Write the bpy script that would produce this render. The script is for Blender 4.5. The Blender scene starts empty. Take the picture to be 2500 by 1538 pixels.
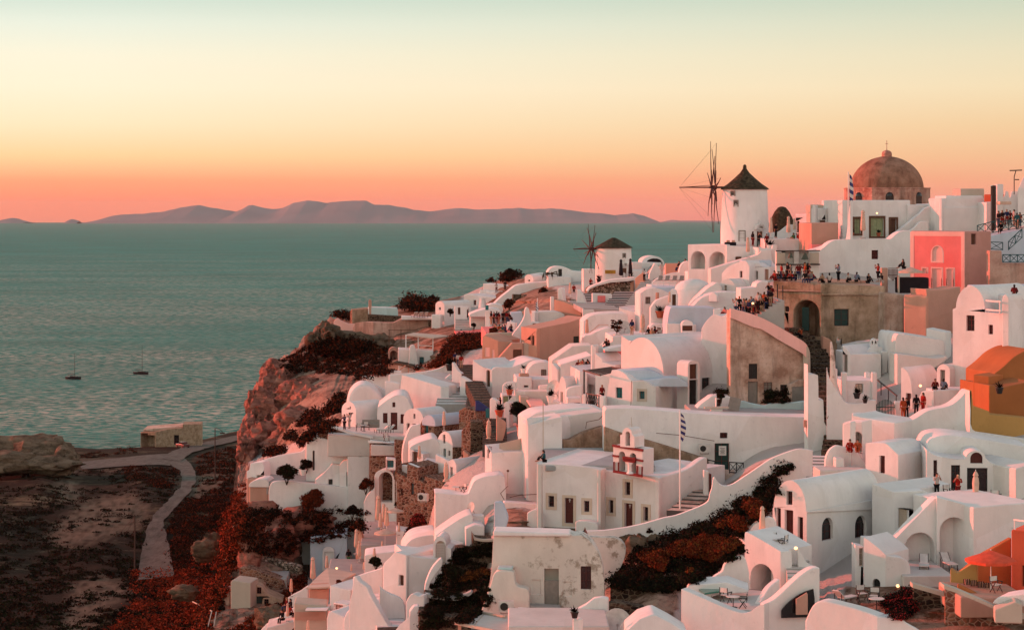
import bpy, bmesh, math, random
import numpy as np
from mathutils import Vector, Matrix, noise
from mathutils.geometry import tessellate_polygon
rnd = random.Random(7)
SC = bpy.context.scene
COL = SC.collection
# Surveyed layout: the camera stands at the origin looking along +y; eye level is z = 0 and the sea lies 130 m below.
F = 5300.0; CX = 1250.0; HY = 509.0; SEA = -130.0; RE = 6.37e6
def P(px, py, d): return Vector(((px-CX)*d/F, d, -(py-HY)*d/F))
def RAY(px, py): return Vector(((px-CX)/F, 1.0, -(py-HY)/F))
def rad(a): return math.radians(a)
def ddir(a): return Vector((math.cos(rad(a)), math.sin(rad(a)), 0))

# ------------------------------------------------------------------ materials
def lin(c):
    return tuple((v/255/12.92 if v/255 <= .04045 else ((v/255+.055)/1.055)**2.4) for v in c)
def newmat(name):
    m = bpy.data.materials.new(name); m.use_nodes = True
    nt = m.node_tree; b = nt.nodes['Principled BSDF']
    return m, nt, b
def N(nt, t, **kw):
    n = nt.nodes.new(t)
    for k, v in kw.items(): setattr(n, k, v)
    return n
def posnode(nt):
    return N(nt, 'ShaderNodeNewGeometry').outputs['Position']
def noise_n(nt, vec, scale, detail=4, rough=.55, stretch=None):
    if stretch:
        mp = N(nt, 'ShaderNodeMapping'); mp.inputs['Scale'].default_value = stretch
        nt.links.new(vec, mp.inputs['Vector']); vec = mp.outputs['Vector']
    n = N(nt, 'ShaderNodeTexNoise'); n.inputs['Scale'].default_value = scale
    n.inputs['Detail'].default_value = detail; n.inputs['Roughness'].default_value = rough
    nt.links.new(vec, n.inputs['Vector']); return n.outputs['Fac']
def ramp(nt, fac, stops, interp='LINEAR'):
    r = N(nt, 'ShaderNodeValToRGB'); r.color_ramp.interpolation = interp
    el = r.color_ramp.elements
    while len(el) > 1: el.remove(el[-1])
    el[0].position = stops[0][0]; el[0].color = tuple(stops[0][1])+(1,) if len(stops[0][1]) == 3 else stops[0][1]
    for p, c in stops[1:]:
        e = el.new(p); e.color = tuple(c)+(1,) if len(c) == 3 else c
    nt.links.new(fac, r.inputs['Fac']); return r.outputs['Color']
def mixc(nt, fac, a, b, mode='MIX'):
    m = N(nt, 'ShaderNodeMix', data_type='RGBA', blend_type=mode)
    if isinstance(fac, (int, float)): m.inputs[0].default_value = fac
    else: nt.links.new(fac, m.inputs[0])
    for s, v in ((6, a), (7, b)):
        if isinstance(v, (tuple, list)): m.inputs[s].default_value = tuple(v)[:3]+(1,)
        else: nt.links.new(v, m.inputs[s])
    return m.outputs[2]
def bump(nt, b, h, strength=.4, dist=.05, normal=None):
    n = N(nt, 'ShaderNodeBump'); n.inputs['Strength'].default_value = strength; n.inputs['Distance'].default_value = dist
    nt.links.new(h, n.inputs['Height'])
    if normal: nt.links.new(normal, n.inputs['Normal'])
    nt.links.new(n.outputs['Normal'], b.inputs['Normal']); return n.outputs['Normal']
def spec(b, v): b.inputs['Specular IOR Level'].default_value = v
def plaster(name, col, dark=.86, stain=0.0, staincol=(.25, .2, .15), rough=.9, sc=1.0):
    m, nt, b = newmat(name); p = posnode(nt)
    big = noise_n(nt, p, .35*sc, 5)
    c = ramp(nt, big, [(.3, tuple(x*dark for x in col)), (.65, col)])
    st = noise_n(nt, p, .9, 6, .7, (1, 1, .22))
    c = mixc(nt, ramp(nt, st, [(.48, (0, 0, 0)), (.74, (.55, .55, .55))]), c, tuple(x*.72 for x in col))
    vo = N(nt, 'ShaderNodeTexVoronoi', feature='F1'); vo.inputs['Scale'].default_value = .33; nt.links.new(p, vo.inputs['Vector']); sv = N(nt, 'ShaderNodeSeparateColor'); nt.links.new(vo.outputs['Color'], sv.inputs[0])
    c = mixc(nt, ramp(nt, sv.outputs[0], [(.3, (0, 0, 0)), (.9, (.35, .35, .35))]), c, (col[0]*.80, col[1]*.77, col[2]*.72))
    s3 = noise_n(nt, p, 1.6, 8, .75); c = mixc(nt, ramp(nt, s3, [(.60, (0, 0, 0)), (.68, (.5, .5, .5))]), c, tuple(x*.62 for x in col))
    if stain > 0:
        s2 = noise_n(nt, p, .55, 8, .72)
        c = mixc(nt, ramp(nt, s2, [(.62-stain*.25, (0, 0, 0)), (.66-stain*.2, (.8, .8, .8))]), c, staincol)
    nt.links.new(c, b.inputs['Base Color']); b.inputs['Roughness'].default_value = rough; spec(b, .2)
    h = noise_n(nt, p, 1.3, 5, .6); bump(nt, b, h, .35, .12)
    return m
def weathered(name, c1, c2, c3, sc=.5):
    m, nt, b = newmat(name); p = posnode(nt)
    a = noise_n(nt, p, sc, 8, .68); s = noise_n(nt, p, 1.1, 7, .7, (1, 1, .12)); f = noise_n(nt, p, 4.5, 4, .7)
    c = ramp(nt, a, [(.36, c1), (.5, c2), (.66, c3)])
    c = mixc(nt, ramp(nt, s, [(.5, (0, 0, 0)), (.68, (.75, .75, .75))]), c, tuple(x*.38 for x in c2))
    c = mixc(nt, ramp(nt, f, [(.55, (0, 0, 0)), (.75, (.5, .5, .5))]), c, tuple(x*.5 for x in c1))
    nt.links.new(c, b.inputs['Base Color']); b.inputs['Roughness'].default_value = .95; spec(b, .1)
    bump(nt, b, f, .6, .15); return m
def stone(name, cols, mortar, scale=2.6, mw=.06):
    m, nt, b = newmat(name); p = posnode(nt)
    mp = N(nt, 'ShaderNodeMapping'); mp.inputs['Scale'].default_value = (1, 1, 1.5); nt.links.new(p, mp.inputs['Vector'])
    v = N(nt, 'ShaderNodeTexVoronoi', feature='F1'); v.inputs['Scale'].default_value = scale; nt.links.new(mp.outputs[0], v.inputs['Vector'])
    e = N(nt, 'ShaderNodeTexVoronoi', feature='DISTANCE_TO_EDGE'); e.inputs['Scale'].default_value = scale; nt.links.new(mp.outputs[0], e.inputs['Vector'])
    sep = N(nt, 'ShaderNodeSeparateColor'); nt.links.new(v.outputs['Color'], sep.inputs[0])
    c = ramp(nt, sep.outputs[0], [(0, cols[0]), (.5, cols[1]), (1, cols[2])])
    c = mixc(nt, ramp(nt, e.outputs['Distance'], [(0, (1, 1, 1)), (mw, (.9, .9, .9)), (mw*1.6, (0, 0, 0))]), c, mortar)
    nt.links.new(c, b.inputs['Base Color']); b.inputs['Roughness'].default_value = .95; spec(b, .1)
    bump(nt, b, e.outputs['Distance'], .7, .25); return m
def flat(name, col, rough=.6, sp=.3, var=.25, metal=0, emit=None, es=0):
    m, nt, b = newmat(name)
    n = noise_n(nt, posnode(nt), 3.0, 3)
    nt.links.new(ramp(nt, n, [(.3, tuple(x*(1-var) for x in col)), (.7, col)]), b.inputs['Base Color'])
    b.inputs['Roughness'].default_value = rough; spec(b, sp); b.inputs['Metallic'].default_value = metal
    if emit: b.inputs['Emission Color'].default_value = tuple(emit)+(1,); b.inputs['Emission Strength'].default_value = es
    return m
M = {}
M['white'] = plaster('white_plaster', (.78, .76, .74))
M['white2'] = plaster('old_and_shaded_white', (.72, .69, .65), .8)  # old white, also paints shaded parts of some houses darker
M['stained'] = plaster('stained_plaster', (.70, .66, .60), .8, .32)
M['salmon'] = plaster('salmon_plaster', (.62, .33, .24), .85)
M['salmon2'] = plaster('dull_and_shaded_salmon', (.50, .30, .23), .85)  # dull salmon, also paints the shaded faces of salmon buildings
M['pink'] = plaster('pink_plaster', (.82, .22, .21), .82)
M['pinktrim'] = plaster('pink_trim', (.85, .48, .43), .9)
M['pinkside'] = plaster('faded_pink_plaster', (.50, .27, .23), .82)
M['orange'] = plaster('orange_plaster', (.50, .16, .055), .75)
M['rust'] = plaster('shaded_orange_plaster', (.40, .145, .05), .75)  # orange darkened to paint the shaded side of the orange house
M['ochre'] = plaster('ochre_plaster', (.52, .29, .10), .85)
M['redpl'] = plaster('red_plaster', (.62, .12, .06), .8)
M['beige'] = plaster('beige_plaster', (.52, .44, .36), .85)
M['ruin'] = weathered('weathered_ochre_wall', (.30, .18, .13), (.52, .37, .29), (.68, .53, .45), .35)
M['ruin2'] = weathered('weathered_green_ochre_wall', (.22, .14, .085), (.42, .285, .20), (.56, .39, .30), .35)
M['pinkwall'] = weathered('weathered_pink_wall', (.38, .22, .17), (.5, .3, .24), (.58, .4, .33), .4)
M['earthwall'] = weathered('rough_earth_wall', (.22, .14, .09), (.33, .22, .15), (.4, .29, .22), 1.2)
M['dome'] = weathered('brown_dome_plaster', (.20, .09, .06), (.30, .15, .10), (.38, .21, .15), .5)
M['drum'] = weathered('reddish_drum_plaster', (.30, .12, .09), (.50, .25, .19), (.60, .38, .31), .8)
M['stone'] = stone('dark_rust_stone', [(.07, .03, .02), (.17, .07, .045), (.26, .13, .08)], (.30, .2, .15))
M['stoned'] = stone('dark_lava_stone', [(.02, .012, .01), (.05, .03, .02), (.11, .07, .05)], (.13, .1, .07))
M['stonep'] = stone('pale_rubble_stone', [(.12, .08, .06), (.3, .22, .17), (.5, .4, .33)], (.05, .04, .03))
M['thatch'] = weathered('dry_thatch', (.025, .02, .012), (.06, .045, .028), (.11, .08, .05), 3)
M['floor'] = plaster('grey_paving', (.40, .38, .36), .8)
M['floorw'] = plaster('pale_paving', (.62, .58, .54), .85)
M['roofb'] = plaster('bluish_plaster', (.52, .60, .68), .85)  # bluish tone for some roofs and walls
M['roofg'] = plaster('grey_green_roof', (.36, .40, .40), .8)
M['leaf_sunlit'] = flat('sun_painted_rust_leaf', (.36, .05, .02), .95, .03, .5)  # rust leaf brightened to paint evening sun onto the scrub
M['cyan'] = plaster('pale_aqua_paint', (.50, .66, .66), .85)
M['step'] = flat('step_riser', (.10, .09, .085), .9, .1)
M['dark'] = flat('dark_glass', (.012, .010, .012), .15, .5)
M['reddoor'] = flat('dark_red_wood', (.10, .018, .014), .5)
M['brown'] = flat('brown_wood', (.13, .06, .035), .7)
M['greywood'] = flat('grey_wood', (.27, .24, .21), .8)
M['teal'] = flat('teal_paint', (.02, .16, .17), .5)
M['tealr'] = flat('dark_teal_railing', (.01, .07, .08), .5)
M['blue'] = flat('blue_paint', (.025, .03, .14), .5)
M['dryground'] = weathered('dry_court_ground', (.06, .05, .03), (.14, .12, .08), (.24, .2, .14), .9)
M['redtrim'] = flat('dark_red_trim', (.22, .02, .02), .6)
M['cream'] = plaster('cream_trim', (.62, .52, .42), .9)
M['green'] = flat('pale_green_door', (.30, .34, .19), .6)
M['gateg'] = flat('dark_green_gate', (.01, .045, .04), .5)
M['iron'] = flat('black_iron', (.02, .018, .018), .5)
M['metal'] = flat('grey_metal', (.35, .33, .31), .45, .5)
M['poleg'] = flat('old_pole_wood', (.06, .045, .035), .9)
M['sail'] = flat('reddish_spar_wood', (.09, .03, .025), .8)
M['bronze'] = flat('green_bronze', (.05, .055, .03), .5, .5)
M['canvas'] = flat('cream_canvas', (.66, .45, .35), .9, .1)
M['canvasr'] = flat('red_canvas', (.75, .10, .05), .9, .1)
M['canvasd'] = flat('black_canvas', (.025, .018, .022), .9, .1)
M['cushion'] = flat('pale_cushion', (.65, .62, .58), .95, .1)
M['terracotta'] = flat('terracotta', (.40, .10, .05), .8)
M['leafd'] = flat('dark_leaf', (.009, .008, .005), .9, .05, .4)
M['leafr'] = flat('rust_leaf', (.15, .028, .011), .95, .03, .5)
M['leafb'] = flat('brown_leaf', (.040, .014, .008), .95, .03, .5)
M['leafg'] = flat('green_leaf', (.018, .022, .008), .9, .05, .4)
M['leafo'] = flat('ochre_leaf', (.20, .07, .02), .95, .03, .5)
M['flower'] = flat('red_flower_leaf', (.35, .03, .03), .9, .05, .4)
M['bark'] = flat('dark_bark', (.05, .03, .02), .95, .05)
M['skin'] = flat('skin', (.42, .20, .13), .6)
M['water'] = flat('pool_water', (.05, .20, .15), .08, .5)
M['lamp'] = flat('lit_lamp_glass', (1, .6, .3), .5, .3, 0, 0, (1, .5, .22), 2.2)
M['hull'] = flat('boat_hull_paint', (.008, .009, .011), .5)
M['hullw'] = flat('boat_deck_white', (.12, .11, .11), .5)
M['yellow'] = flat('yellow_sign', (.50, .26, .03), .6)
M['card'] = flat('white_card', (.75, .72, .68), .7)
M['carpaint'] = flat('dark_red_car_paint', (.12, .03, .03), .3, .5)
CL = {}
for k, c in dict(black=(.015, .012, .014), white=(.5, .45, .42), red=(.30, .02, .015), navy=(.02, .03, .08), teal=(.02, .10, .12), grey=(.2, .18, .17),
                 orange=(.36, .07, .025), tan=(.4, .25, .16), purple=(.1, .02, .05), blue=(.14, .18, .24), maroon=(.14, .015, .015), green=(.03, .12, .05), pink=(.6, .22, .2), denim=(.05, .07, .12)).items():
    CL[k] = flat('cloth_'+k, c, .95, .05)
HAIR = {'dark': flat('dark_hair', (.015, .008, .006), .8), 'brown': flat('brown_hair', (.07, .03, .015), .8), 'fair': flat('fair_hair', (.3, .15, .07), .8), 'hat': flat('straw_hat', (.6, .4, .25), .9)}

# ------------------------------------------------------------------ object helpers
LABELS = {}
def tag(o, label=None, cat=None, group=None, kind=None):
    if label:
        if label in LABELS and not group: print('DUP LABEL', label)
        if not 4 <= len(label.split()) <= 16: print('LABEL LEN', len(label.split()), label)
        LABELS[label] = 1; o['label'] = label
    if cat: o['category'] = cat
    if group: o['group'] = group
    if kind: o['kind'] = kind
    return o
def finish(name, verts, faces, mat, parent=None, origin=None, smooth=False, bevel=0, weld=True, angle=None):
    o0 = origin if origin is not None else Vector((0, 0, 0))
    me = bpy.data.meshes.new(name)
    bm = bmesh.new()
    vs = [bm.verts.new(Vector(v)-o0) for v in verts]
    for f in faces:
        try: bm.faces.new([vs[i] for i in f])
        except ValueError: pass
    if weld:
        bmesh.ops.remove_doubles(bm, verts=bm.verts, dist=.002)
        bmesh.ops.recalc_face_normals(bm, faces=bm.faces)
    bm.to_mesh(me); bm.free()
    me.materials.append(mat if not isinstance(mat, str) else M[mat])
    ob = bpy.data.objects.new(name, me); COL.objects.link(ob)
    if smooth:
        for p in me.polygons: p.use_smooth = True
        if not bevel: me.set_sharp_from_angle(angle=rad(angle or 38))
    if bevel:
        for p in me.polygons: p.use_smooth = True
        md = ob.modifiers.new('soft_edges', 'BEVEL'); md.width = bevel; md.segments = 2; md.limit_method = 'ANGLE'; md.angle_limit = rad(38)
        md.harden_normals = True
    if parent is not None: ob.parent = parent
    else: ob.location = o0
    return ob
class MB:
    """collects simple solids into one mesh"""
    def __init__(s): s.v = []; s.f = []
    def add(s, v, f):
        n = len(s.v); s.v += [Vector(x) for x in v]; s.f += [[i+n for i in q] for q in f]; return s
    def bar(s, a, b, r, r2=None, n=4):
        a = Vector(a); b = Vector(b); r2 = r if r2 is None else r2
        d = (b-a).normalized(); up = Vector((0, 0, 1)) if abs(d.z) < .9 else Vector((1, 0, 0))
        x = d.cross(up).normalized(); y = x.cross(d)
        v = []
        for c, q in ((a, r), (b, r2)):
            for i in range(n):
                t = 2*math.pi*(i+.5)/n; v.append(c+(x*math.cos(t)+y*math.sin(t))*q)
        f = [[i, (i+1) % n, n+(i+1) % n, n+i] for i in range(n)]+[list(range(n))[::-1], list(range(n, 2*n))]
        return s.add(v, f)
    def box(s, c, sz, rz=0, rx=0, ry=0):
        R = Matrix.Rotation(rz, 3, 'Z') @ Matrix.Rotation(ry, 3, 'Y') @ Matrix.Rotation(rx, 3, 'X')
        c = Vector(c); v = [c+R @ Vector((i*sz[0]/2, j*sz[1]/2, k*sz[2]/2)) for i in (-1, 1) for j in (-1, 1) for k in (-1, 1)]
        return s.add(v, [[0, 1, 3, 2], [4, 6, 7, 5], [0, 4, 5, 1], [2, 3, 7, 6], [0, 2, 6, 4], [1, 5, 7, 3]])
    def lathe(s, c, prof, n=16, a0=0, sx=1, sy=1, tilt=None):
        c = Vector(c); v = []; f = []
        for r, z in prof:
            for i in range(n):
                t = a0+2*math.pi*i/n; q = Vector((r*math.cos(t)*sx, r*math.sin(t)*sy, z))
                v.append(c+(tilt @ q if tilt else q))
        m = len(prof)
        for k in range(m-1):
            for i in range(n): f.append([k*n+i, k*n+(i+1) % n, (k+1)*n+(i+1) % n, (k+1)*n+i])
        f += [list(range(n))[::-1], list(range((m-1)*n, m*n))]
        return s.add(v, f)
    def build(s, name, mat, parent=None, origin=None, smooth=False, bevel=0, weld=False, angle=None):
        return finish(name, s.v, s.f, mat, parent, origin, smooth, bevel, weld, angle)
def empty(name, loc, label=None, cat=None, group=None, rz=0):
    e = bpy.data.objects.new(name, None); COL.objects.link(e); e.location = loc; e.rotation_euler = (0, 0, rz); e.empty_display_size = .5
    return tag(e, label, cat, group)
KIDS = {}
def copy_tree(o, parent=None):
    c = o.copy(); COL.objects.link(c)
    if parent is not None: c.parent = parent
    for ch in [x for x in o.children]: copy_tree(ch, c)
    return c

# ------------------------------------------------------------------ ground depth (survey points: image column, row -> distance in metres)
class TPS:
    def __init__(s, pts, lam=.02):
        A = np.array(pts, float); s.x = A[:, :2]/1000; y = np.log(A[:, 2]); n = len(y)
        K = s.k(s.x, s.x)+lam*np.eye(n); Q = np.hstack([np.ones((n, 1)), s.x])
        L = np.block([[K, Q], [Q.T, np.zeros((3, 3))]]); s.w = np.linalg.solve(L, np.concatenate([y, np.zeros(3)]))
    def k(s, a, b):
        r2 = ((a[:, None, :]-b[None])**2).sum(-1)+1e-9; return r2*np.log(r2)*.5
    def __call__(s, px, py):
        q = np.atleast_2d(np.stack([np.ravel(px), np.ravel(py)], 1)/1000.)
        r = np.exp(s.k(q, s.x) @ s.w[:-3]+s.w[-3]+q @ s.w[-2:]); return float(r[0]) if np.isscalar(px) else r
VP = [(2500,1600,116),(2100,1600,120),(1700,1600,124),(1300,1600,136),(900,1600,168),(600,1600,188),(400,1620,195),
(2500,1450,126),(2300,1430,130),(2000,1480,130),(1750,1510,131),(2280,1225,146),(1950,1370,140),(2480,1210,144),(2120,1240,148),
(1430,1495,143),(1250,1490,147),(1500,1370,160),(1400,1292,178),(1600,1272,172),(1760,1152,184),(2000,1110,172),(2000,900,204),(2180,1015,173),(2250,1080,160),
(2150,890,192),(2300,900,186),(2400,895,180),(2470,1060,158),(1900,770,208),(1980,830,215),(2050,692,220),(2300,700,222),(2150,600,247),(2450,560,235),(2450,660,222),
(1830,605,256),(1700,665,255),(1700,800,222),(1650,995,198),(1450,870,232),(1460,960,215),(1300,885,254),(1250,850,268),(1490,765,290),(1500,690,326),(1600,680,300),(1780,700,235),
(1350,690,345),(1150,740,372),(1230,700,380),(1070,775,345),(900,790,350),(800,795,355),(960,890,315),(1040,850,318),(850,920,318),(965,1050,245),(850,1060,240),
(1120,1000,246),(1200,1010,236),(1160,1080,214),(1050,1150,222),(900,1210,238),(720,1215,238),(812,1385,238),(950,1300,225),(1120,1340,188),(1000,1410,188),
(1000,1540,170),(820,1480,200),(700,1540,200),(590,1475,214),(530,1540,205),(1290,1160,192),(1230,1300,168),(1100,1200,190),(1180,1480,160),
(620,1130,290),(600,1250,235),(590,1060,330),(660,900,340),(750,1000,300),(1100,900,275),(1230,760,335),(1400,745,305),(1560,830,235),(1340,960,232),(1420,1000,205),(1750,1230,165),(1850,1200,158),(1600,1400,145)]
DV = TPS(VP, .004)
CP = [(x, y, d) for x in (-150, 100, 350, 560, 760) for y, d in ((1640, 195), (1538, 232), (1450, 275), (1390, 312), (1300, 350), (1240, 380), (1165, 430), (1130, 500), (1095, 590), (1060, 700))]
DC = TPS(CP, .001)
def D(x, y): return DV(float(x), float(y))

# ------------------------------------------------------------------ prism: an outline in a vertical plane pushed back into a solid
def arc(x0, x1, y0, yt, y1=None, n=14):
    y1 = y0 if y1 is None else y1; out = []
    for i in range(n+1):
        t = i/n; a = math.pi*t; yb = y0+(y1-y0)*t
        out.append(((x0+x1)/2-(x1-x0)/2*math.cos(a), yb-(yb-yt)*math.sin(a)))
    return out
def smo(pts, k=4):
    """smooth curve through outline points"""
    out = []
    for i in range(len(pts)-1):
        p0 = pts[max(i-1, 0)]; p1 = pts[i]; p2 = pts[i+1]; p3 = pts[min(i+2, len(pts)-1)]
        for j in range(k):
            t = j/k; t2 = t*t; t3 = t2*t
            out.append(tuple(.5*(2*p1[a]+(-p0[a]+p2[a])*t+(2*p0[a]-5*p1[a]+4*p2[a]-p3[a])*t2+(-p0[a]+3*p1[a]-3*p2[a]+p3[a])*t3) for a in (0, 1)))
    return out+[pts[-1]]
def inpoly(p, poly):
    x, y = p; c = False; n = len(poly)
    for i in range(n):
        x1, y1 = poly[i]; x2, y2 = poly[(i+1) % n]
        if (y1 > y) != (y2 > y) and x < (x2-x1)*(y-y1)/(y2-y1)+x1: c = not c
    return c
KMAT = {'w': 'dark', 'd': 'reddoor', 'a': 'dark', 'A': 'reddoor', 'o': None, 'O': None, 's': None}
class Solid:
    pass
def prism(part, top, yb, al, L=6.0, to=None, d=None, mat='white', parent=None, origin=None, holes=(), drop=6.0, xr=None, beta=None, bevel=.09, yref=None):
    u = ddir(al); n = Vector((math.sin(rad(al)), -math.cos(rad(al)), 0))
    xs = [p[0] for p in top]
    xr = xr if xr is not None else (max(xs) if al < 0 else min(xs))
    if d is None: d = D(xr, yb if yref is None else yref)
    P0 = P(xr, yb, d)
    def pj(x, y):
        r = RAY(x, y); return r*(P0.dot(n)/r.dot(n))
    f = [pj(*p) for p in top]; zb = P0.z-drop
    f = f+[Vector((f[-1].x, f[-1].y, zb)), Vector((f[0].x, f[0].y, zb))]
    b = beta if beta is not None else al+90; w = ddir(b)
    if to is not None:
        R = f[-2] if al < 0 else f[-1]
        if to < xr: R = f[-1]
        k = (to-CX)/F; L = (k*R.y-R.x)/(w.x-k*w.y)
        if L <= 0 or L > 80: print('BAD to', part, top[0], L); L = 5
    bk = [p+w*L for p in f]; m = len(f)
    polys = [f, bk[::-1]]+[[f[(i+1) % m], f[i], bk[i], bk[(i+1) % m]] for i in range(m)]
    cen = sum(f+bk, Vector())/(2*m)
    res = {'f': f, 'b': bk, 'n': n, 'u': u, 'w': w, 'kids': []}
    assign = {}
    for h in holes:
        kind, x0, y0, x1, y1 = h[:5]; r = RAY((x0+x1)/2, (y0+y1)/2); best = None
        for i, q in enumerate(polys):
            # newell normal
            nn = Vector()
            for a, c in zip(q, q[1:]+q[:1]): nn += a.cross(c)
            if nn.length < 1e-9: continue
            nn.normalize()
            fc = sum(q, Vector())/len(q)
            if i >= 2 and abs(nn.z) > .3: continue
            if nn.dot(r) > 0: nn = -nn
            den = r.dot(nn)
            if abs(den) < .02: continue
            t = fc.dot(nn)/den; hp = r*t
            if t <= 0: continue
            uu = Vector((0, 0, 1)).cross(nn).normalized(); vv = nn.cross(uu)
            q2 = [((a-fc).dot(uu), (a-fc).dot(vv)) for a in q]
            if inpoly(((hp-fc).dot(uu), (hp-fc).dot(vv)), q2) and (best is None or t < best[0]): best = (t, i, nn, fc, uu, vv)
        if best is None: print('HOLE MISS', part, h); continue
        assign.setdefault(best[1], []).append((h, best))
    V = []; FC = []
    def addpoly(vs, fs):
        k = len(V); V.extend(vs); FC.extend([[i+k for i in q] for q in fs])
    extra = []
    for i, q in enumerate(polys):
        if i not in assign: addpoly(q, [list(range(len(q)))]); continue
        rings = [q]; q2 = None
        for h, (t, _, nn, fc, uu, vv) in assign[i]:
            kind, x0, y0, x1, y1 = h[:5]
            def pp(x, y):
                r = RAY(x, y); return r*(fc.dot(nn)/r.dot(nn))
            xm = (x0+x1)/2; zt = pp(xm, y0).z; z0 = pp(xm, y1).z
            a = pp(x0, y1); c = pp(x1, y1); a = Vector((a.x, a.y, z0)); c = Vector((c.x, c.y, z0))
            e = (c-a); wd = e.length; e = e.normalized(); up = Vector((0, 0, 1))
            if kind in 'aAO':
                hh = zt-z0; rr = min(wd/2, hh*.95); sp = hh-rr
                ring = [a, c]+[a+e*(wd/2+wd/2*math.cos(th))+up*(sp+rr*math.sin(th)) for th in [math.pi*j/10 for j in range(11)]]
            else: ring = [a, c, c+up*(zt-z0), a+up*(zt-z0)]
            # keep ring inside polygon
            qq = [((v-fc).dot(uu), (v-fc).dot(vv)) for v in q]
            if not all(inpoly(((v-fc).dot(uu), (v-fc).dot(vv)), qq) for v in ring):
                cc = sum(ring, Vector())/len(ring); ok = False
                for k in range(12):
                    ring = [cc+(v-cc)*.93 for v in ring]
                    if all(inpoly(((v-fc).dot(uu), (v-fc).dot(vv)), qq) for v in ring): ok = True; break
                    cc = cc+(fc-cc)*.03
                if not ok: print('HOLE OUT', part, h); continue
            dep = .28 if kind in 'wda A' else .9
            if kind == 's': dep = .06
            if kind in 'oO': dep = h[5] if len(h) > 5 and isinstance(h[5], (int, float)) else 1.6
            inn = [v-nn*dep for v in ring]
            mm = len(ring)
            rings.append(ring)
            addpoly(ring+inn, [[j, (j+1) % mm, mm+(j+1) % mm, mm+j] for j in range(mm)]+[list(range(mm, 2*mm))])
            extra.append((kind, h, ring, nn, e, up, wd, zt-z0, dep))
        tris = tessellate_polygon(rings); allv = [v for r_ in rings for v in r_]
        addpoly(allv, [list(t_) for t_ in tris])
    o0 = origin if origin is not None else Vector((P0.x, P0.y, zb+drop))
    ob = finish(part, V, FC, mat, parent, o0, smooth=True, bevel=bevel)
    # panes, doors, frames
    hostp = parent if parent is not None else ob
    for kind, h, ring, nn, e, up, wd, ht, dep in extra:
        mt = h[5] if len(h) > 5 and isinstance(h[5], str) else KMAT[kind]
        opt = h[6] if len(h) > 6 else ''; trim = [o_[1:] or 'cream' for o_ in opt.split('|') if o_[:1] == 'T']; opt = opt.split('|')[0]
        if mt:
            g = .012; pane = [v-nn*(dep-.03) for v in ring]; back = [v-nn*(dep-.012) for v in ring]; k = len(ring)
            po = finish('window_pane' if kind in 'wa' else ('door' if kind in 'dA' else 'panel'), pane+back,
                        [list(range(k)), list(range(k, 2*k))[::-1]]+[[j, (j+1) % k, k+(j+1) % k, k+j] for j in range(k)], mt, hostp, o0, weld=False)
            if ht*F/d > 12 and kind != 's':
                fb = MB(); bw = .032; c0 = ring[0]-nn*(dep-.06)
                fm = opt if opt in M else ('reddoor' if kind in 'wa' else mt)
                topz = up*(ht-bw*.6) if kind in 'wd' else up*(ht-wd*.45)
                fb.bar(c0+e*bw, c0+e*bw+topz, bw*.8); fb.bar(c0+e*(wd-bw), c0+e*(wd-bw)+topz, bw*.8)
                fb.bar(c0+up*bw, c0+e*wd+up*bw, bw*.8); fb.bar(c0+e*(wd/2), c0+e*(wd/2)+topz, bw*.6)
                if kind in 'wd': fb.bar(c0+topz, c0+e*wd+topz, bw*.8)
                for fr in (.36, .7): fb.bar(c0+up*(ht*fr), c0+e*wd+up*(ht*fr), bw*.45)
                fb.build('frame', fm, po, o0)
        if trim:
            tm = trim[0]
            k = len(ring); cc = sum(ring, Vector())/k
            tw = .22
            outer = []
            for v in ring:
                q = v-cc; a_ = q.dot(e); b_ = q.dot(up)
                outer.append(cc+e*(a_*(1+2*tw/wd))+up*(b_*(1+2*tw/ht)))
            s1 = [v+nn*.05 for v in ring]; s2 = [v+nn*.05 for v in outer]; s3 = [v-nn*.01 for v in outer]; s4 = [v-nn*.01 for v in ring]
            vv_ = s1+s2+s3+s4; fs = []
            for j in range(k):
                j2 = (j+1) % k
                fs += [[j, j2, k+j2, k+j], [k+j, k+j2, 2*k+j2, 2*k+j], [3*k+j, 3*k+j2, j2, j]]
            finish('surround', vv_, fs, tm, hostp, o0, weld=False)
    res['ob'] = ob; res['o'] = o0; res['d'] = d
    return res
class T:
    """one thing: the first solid fixes where its Empty stands"""
    def __init__(s, name, label, cat='house', group=None):
        s.a = (name, label, cat, group); s.e = None
    def at(s, p):
        if s.e is None: s.e = empty(s.a[0], p, s.a[1], s.a[2], s.a[3])
        s.o = Vector(s.e.location); return s.e
    def pr(s, part, top, yb, al, **k):
        if s.e is None:
            xs = [p[0] for p in top]; xr = k.get('xr') or (max(xs) if al < 0 else min(xs)); dd = k.get('d') or D(xr, k.get('yref') or yb)
            k['d'] = dd; s.at(P(xr, yb, dd))
        r = prism(part, top, yb, al, parent=s.e, origin=s.o, **k); s.last = r; return s
    def mb(s, part, m, mat, **k):
        return m.build(part, mat, s.e, s.o, **k)

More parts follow.
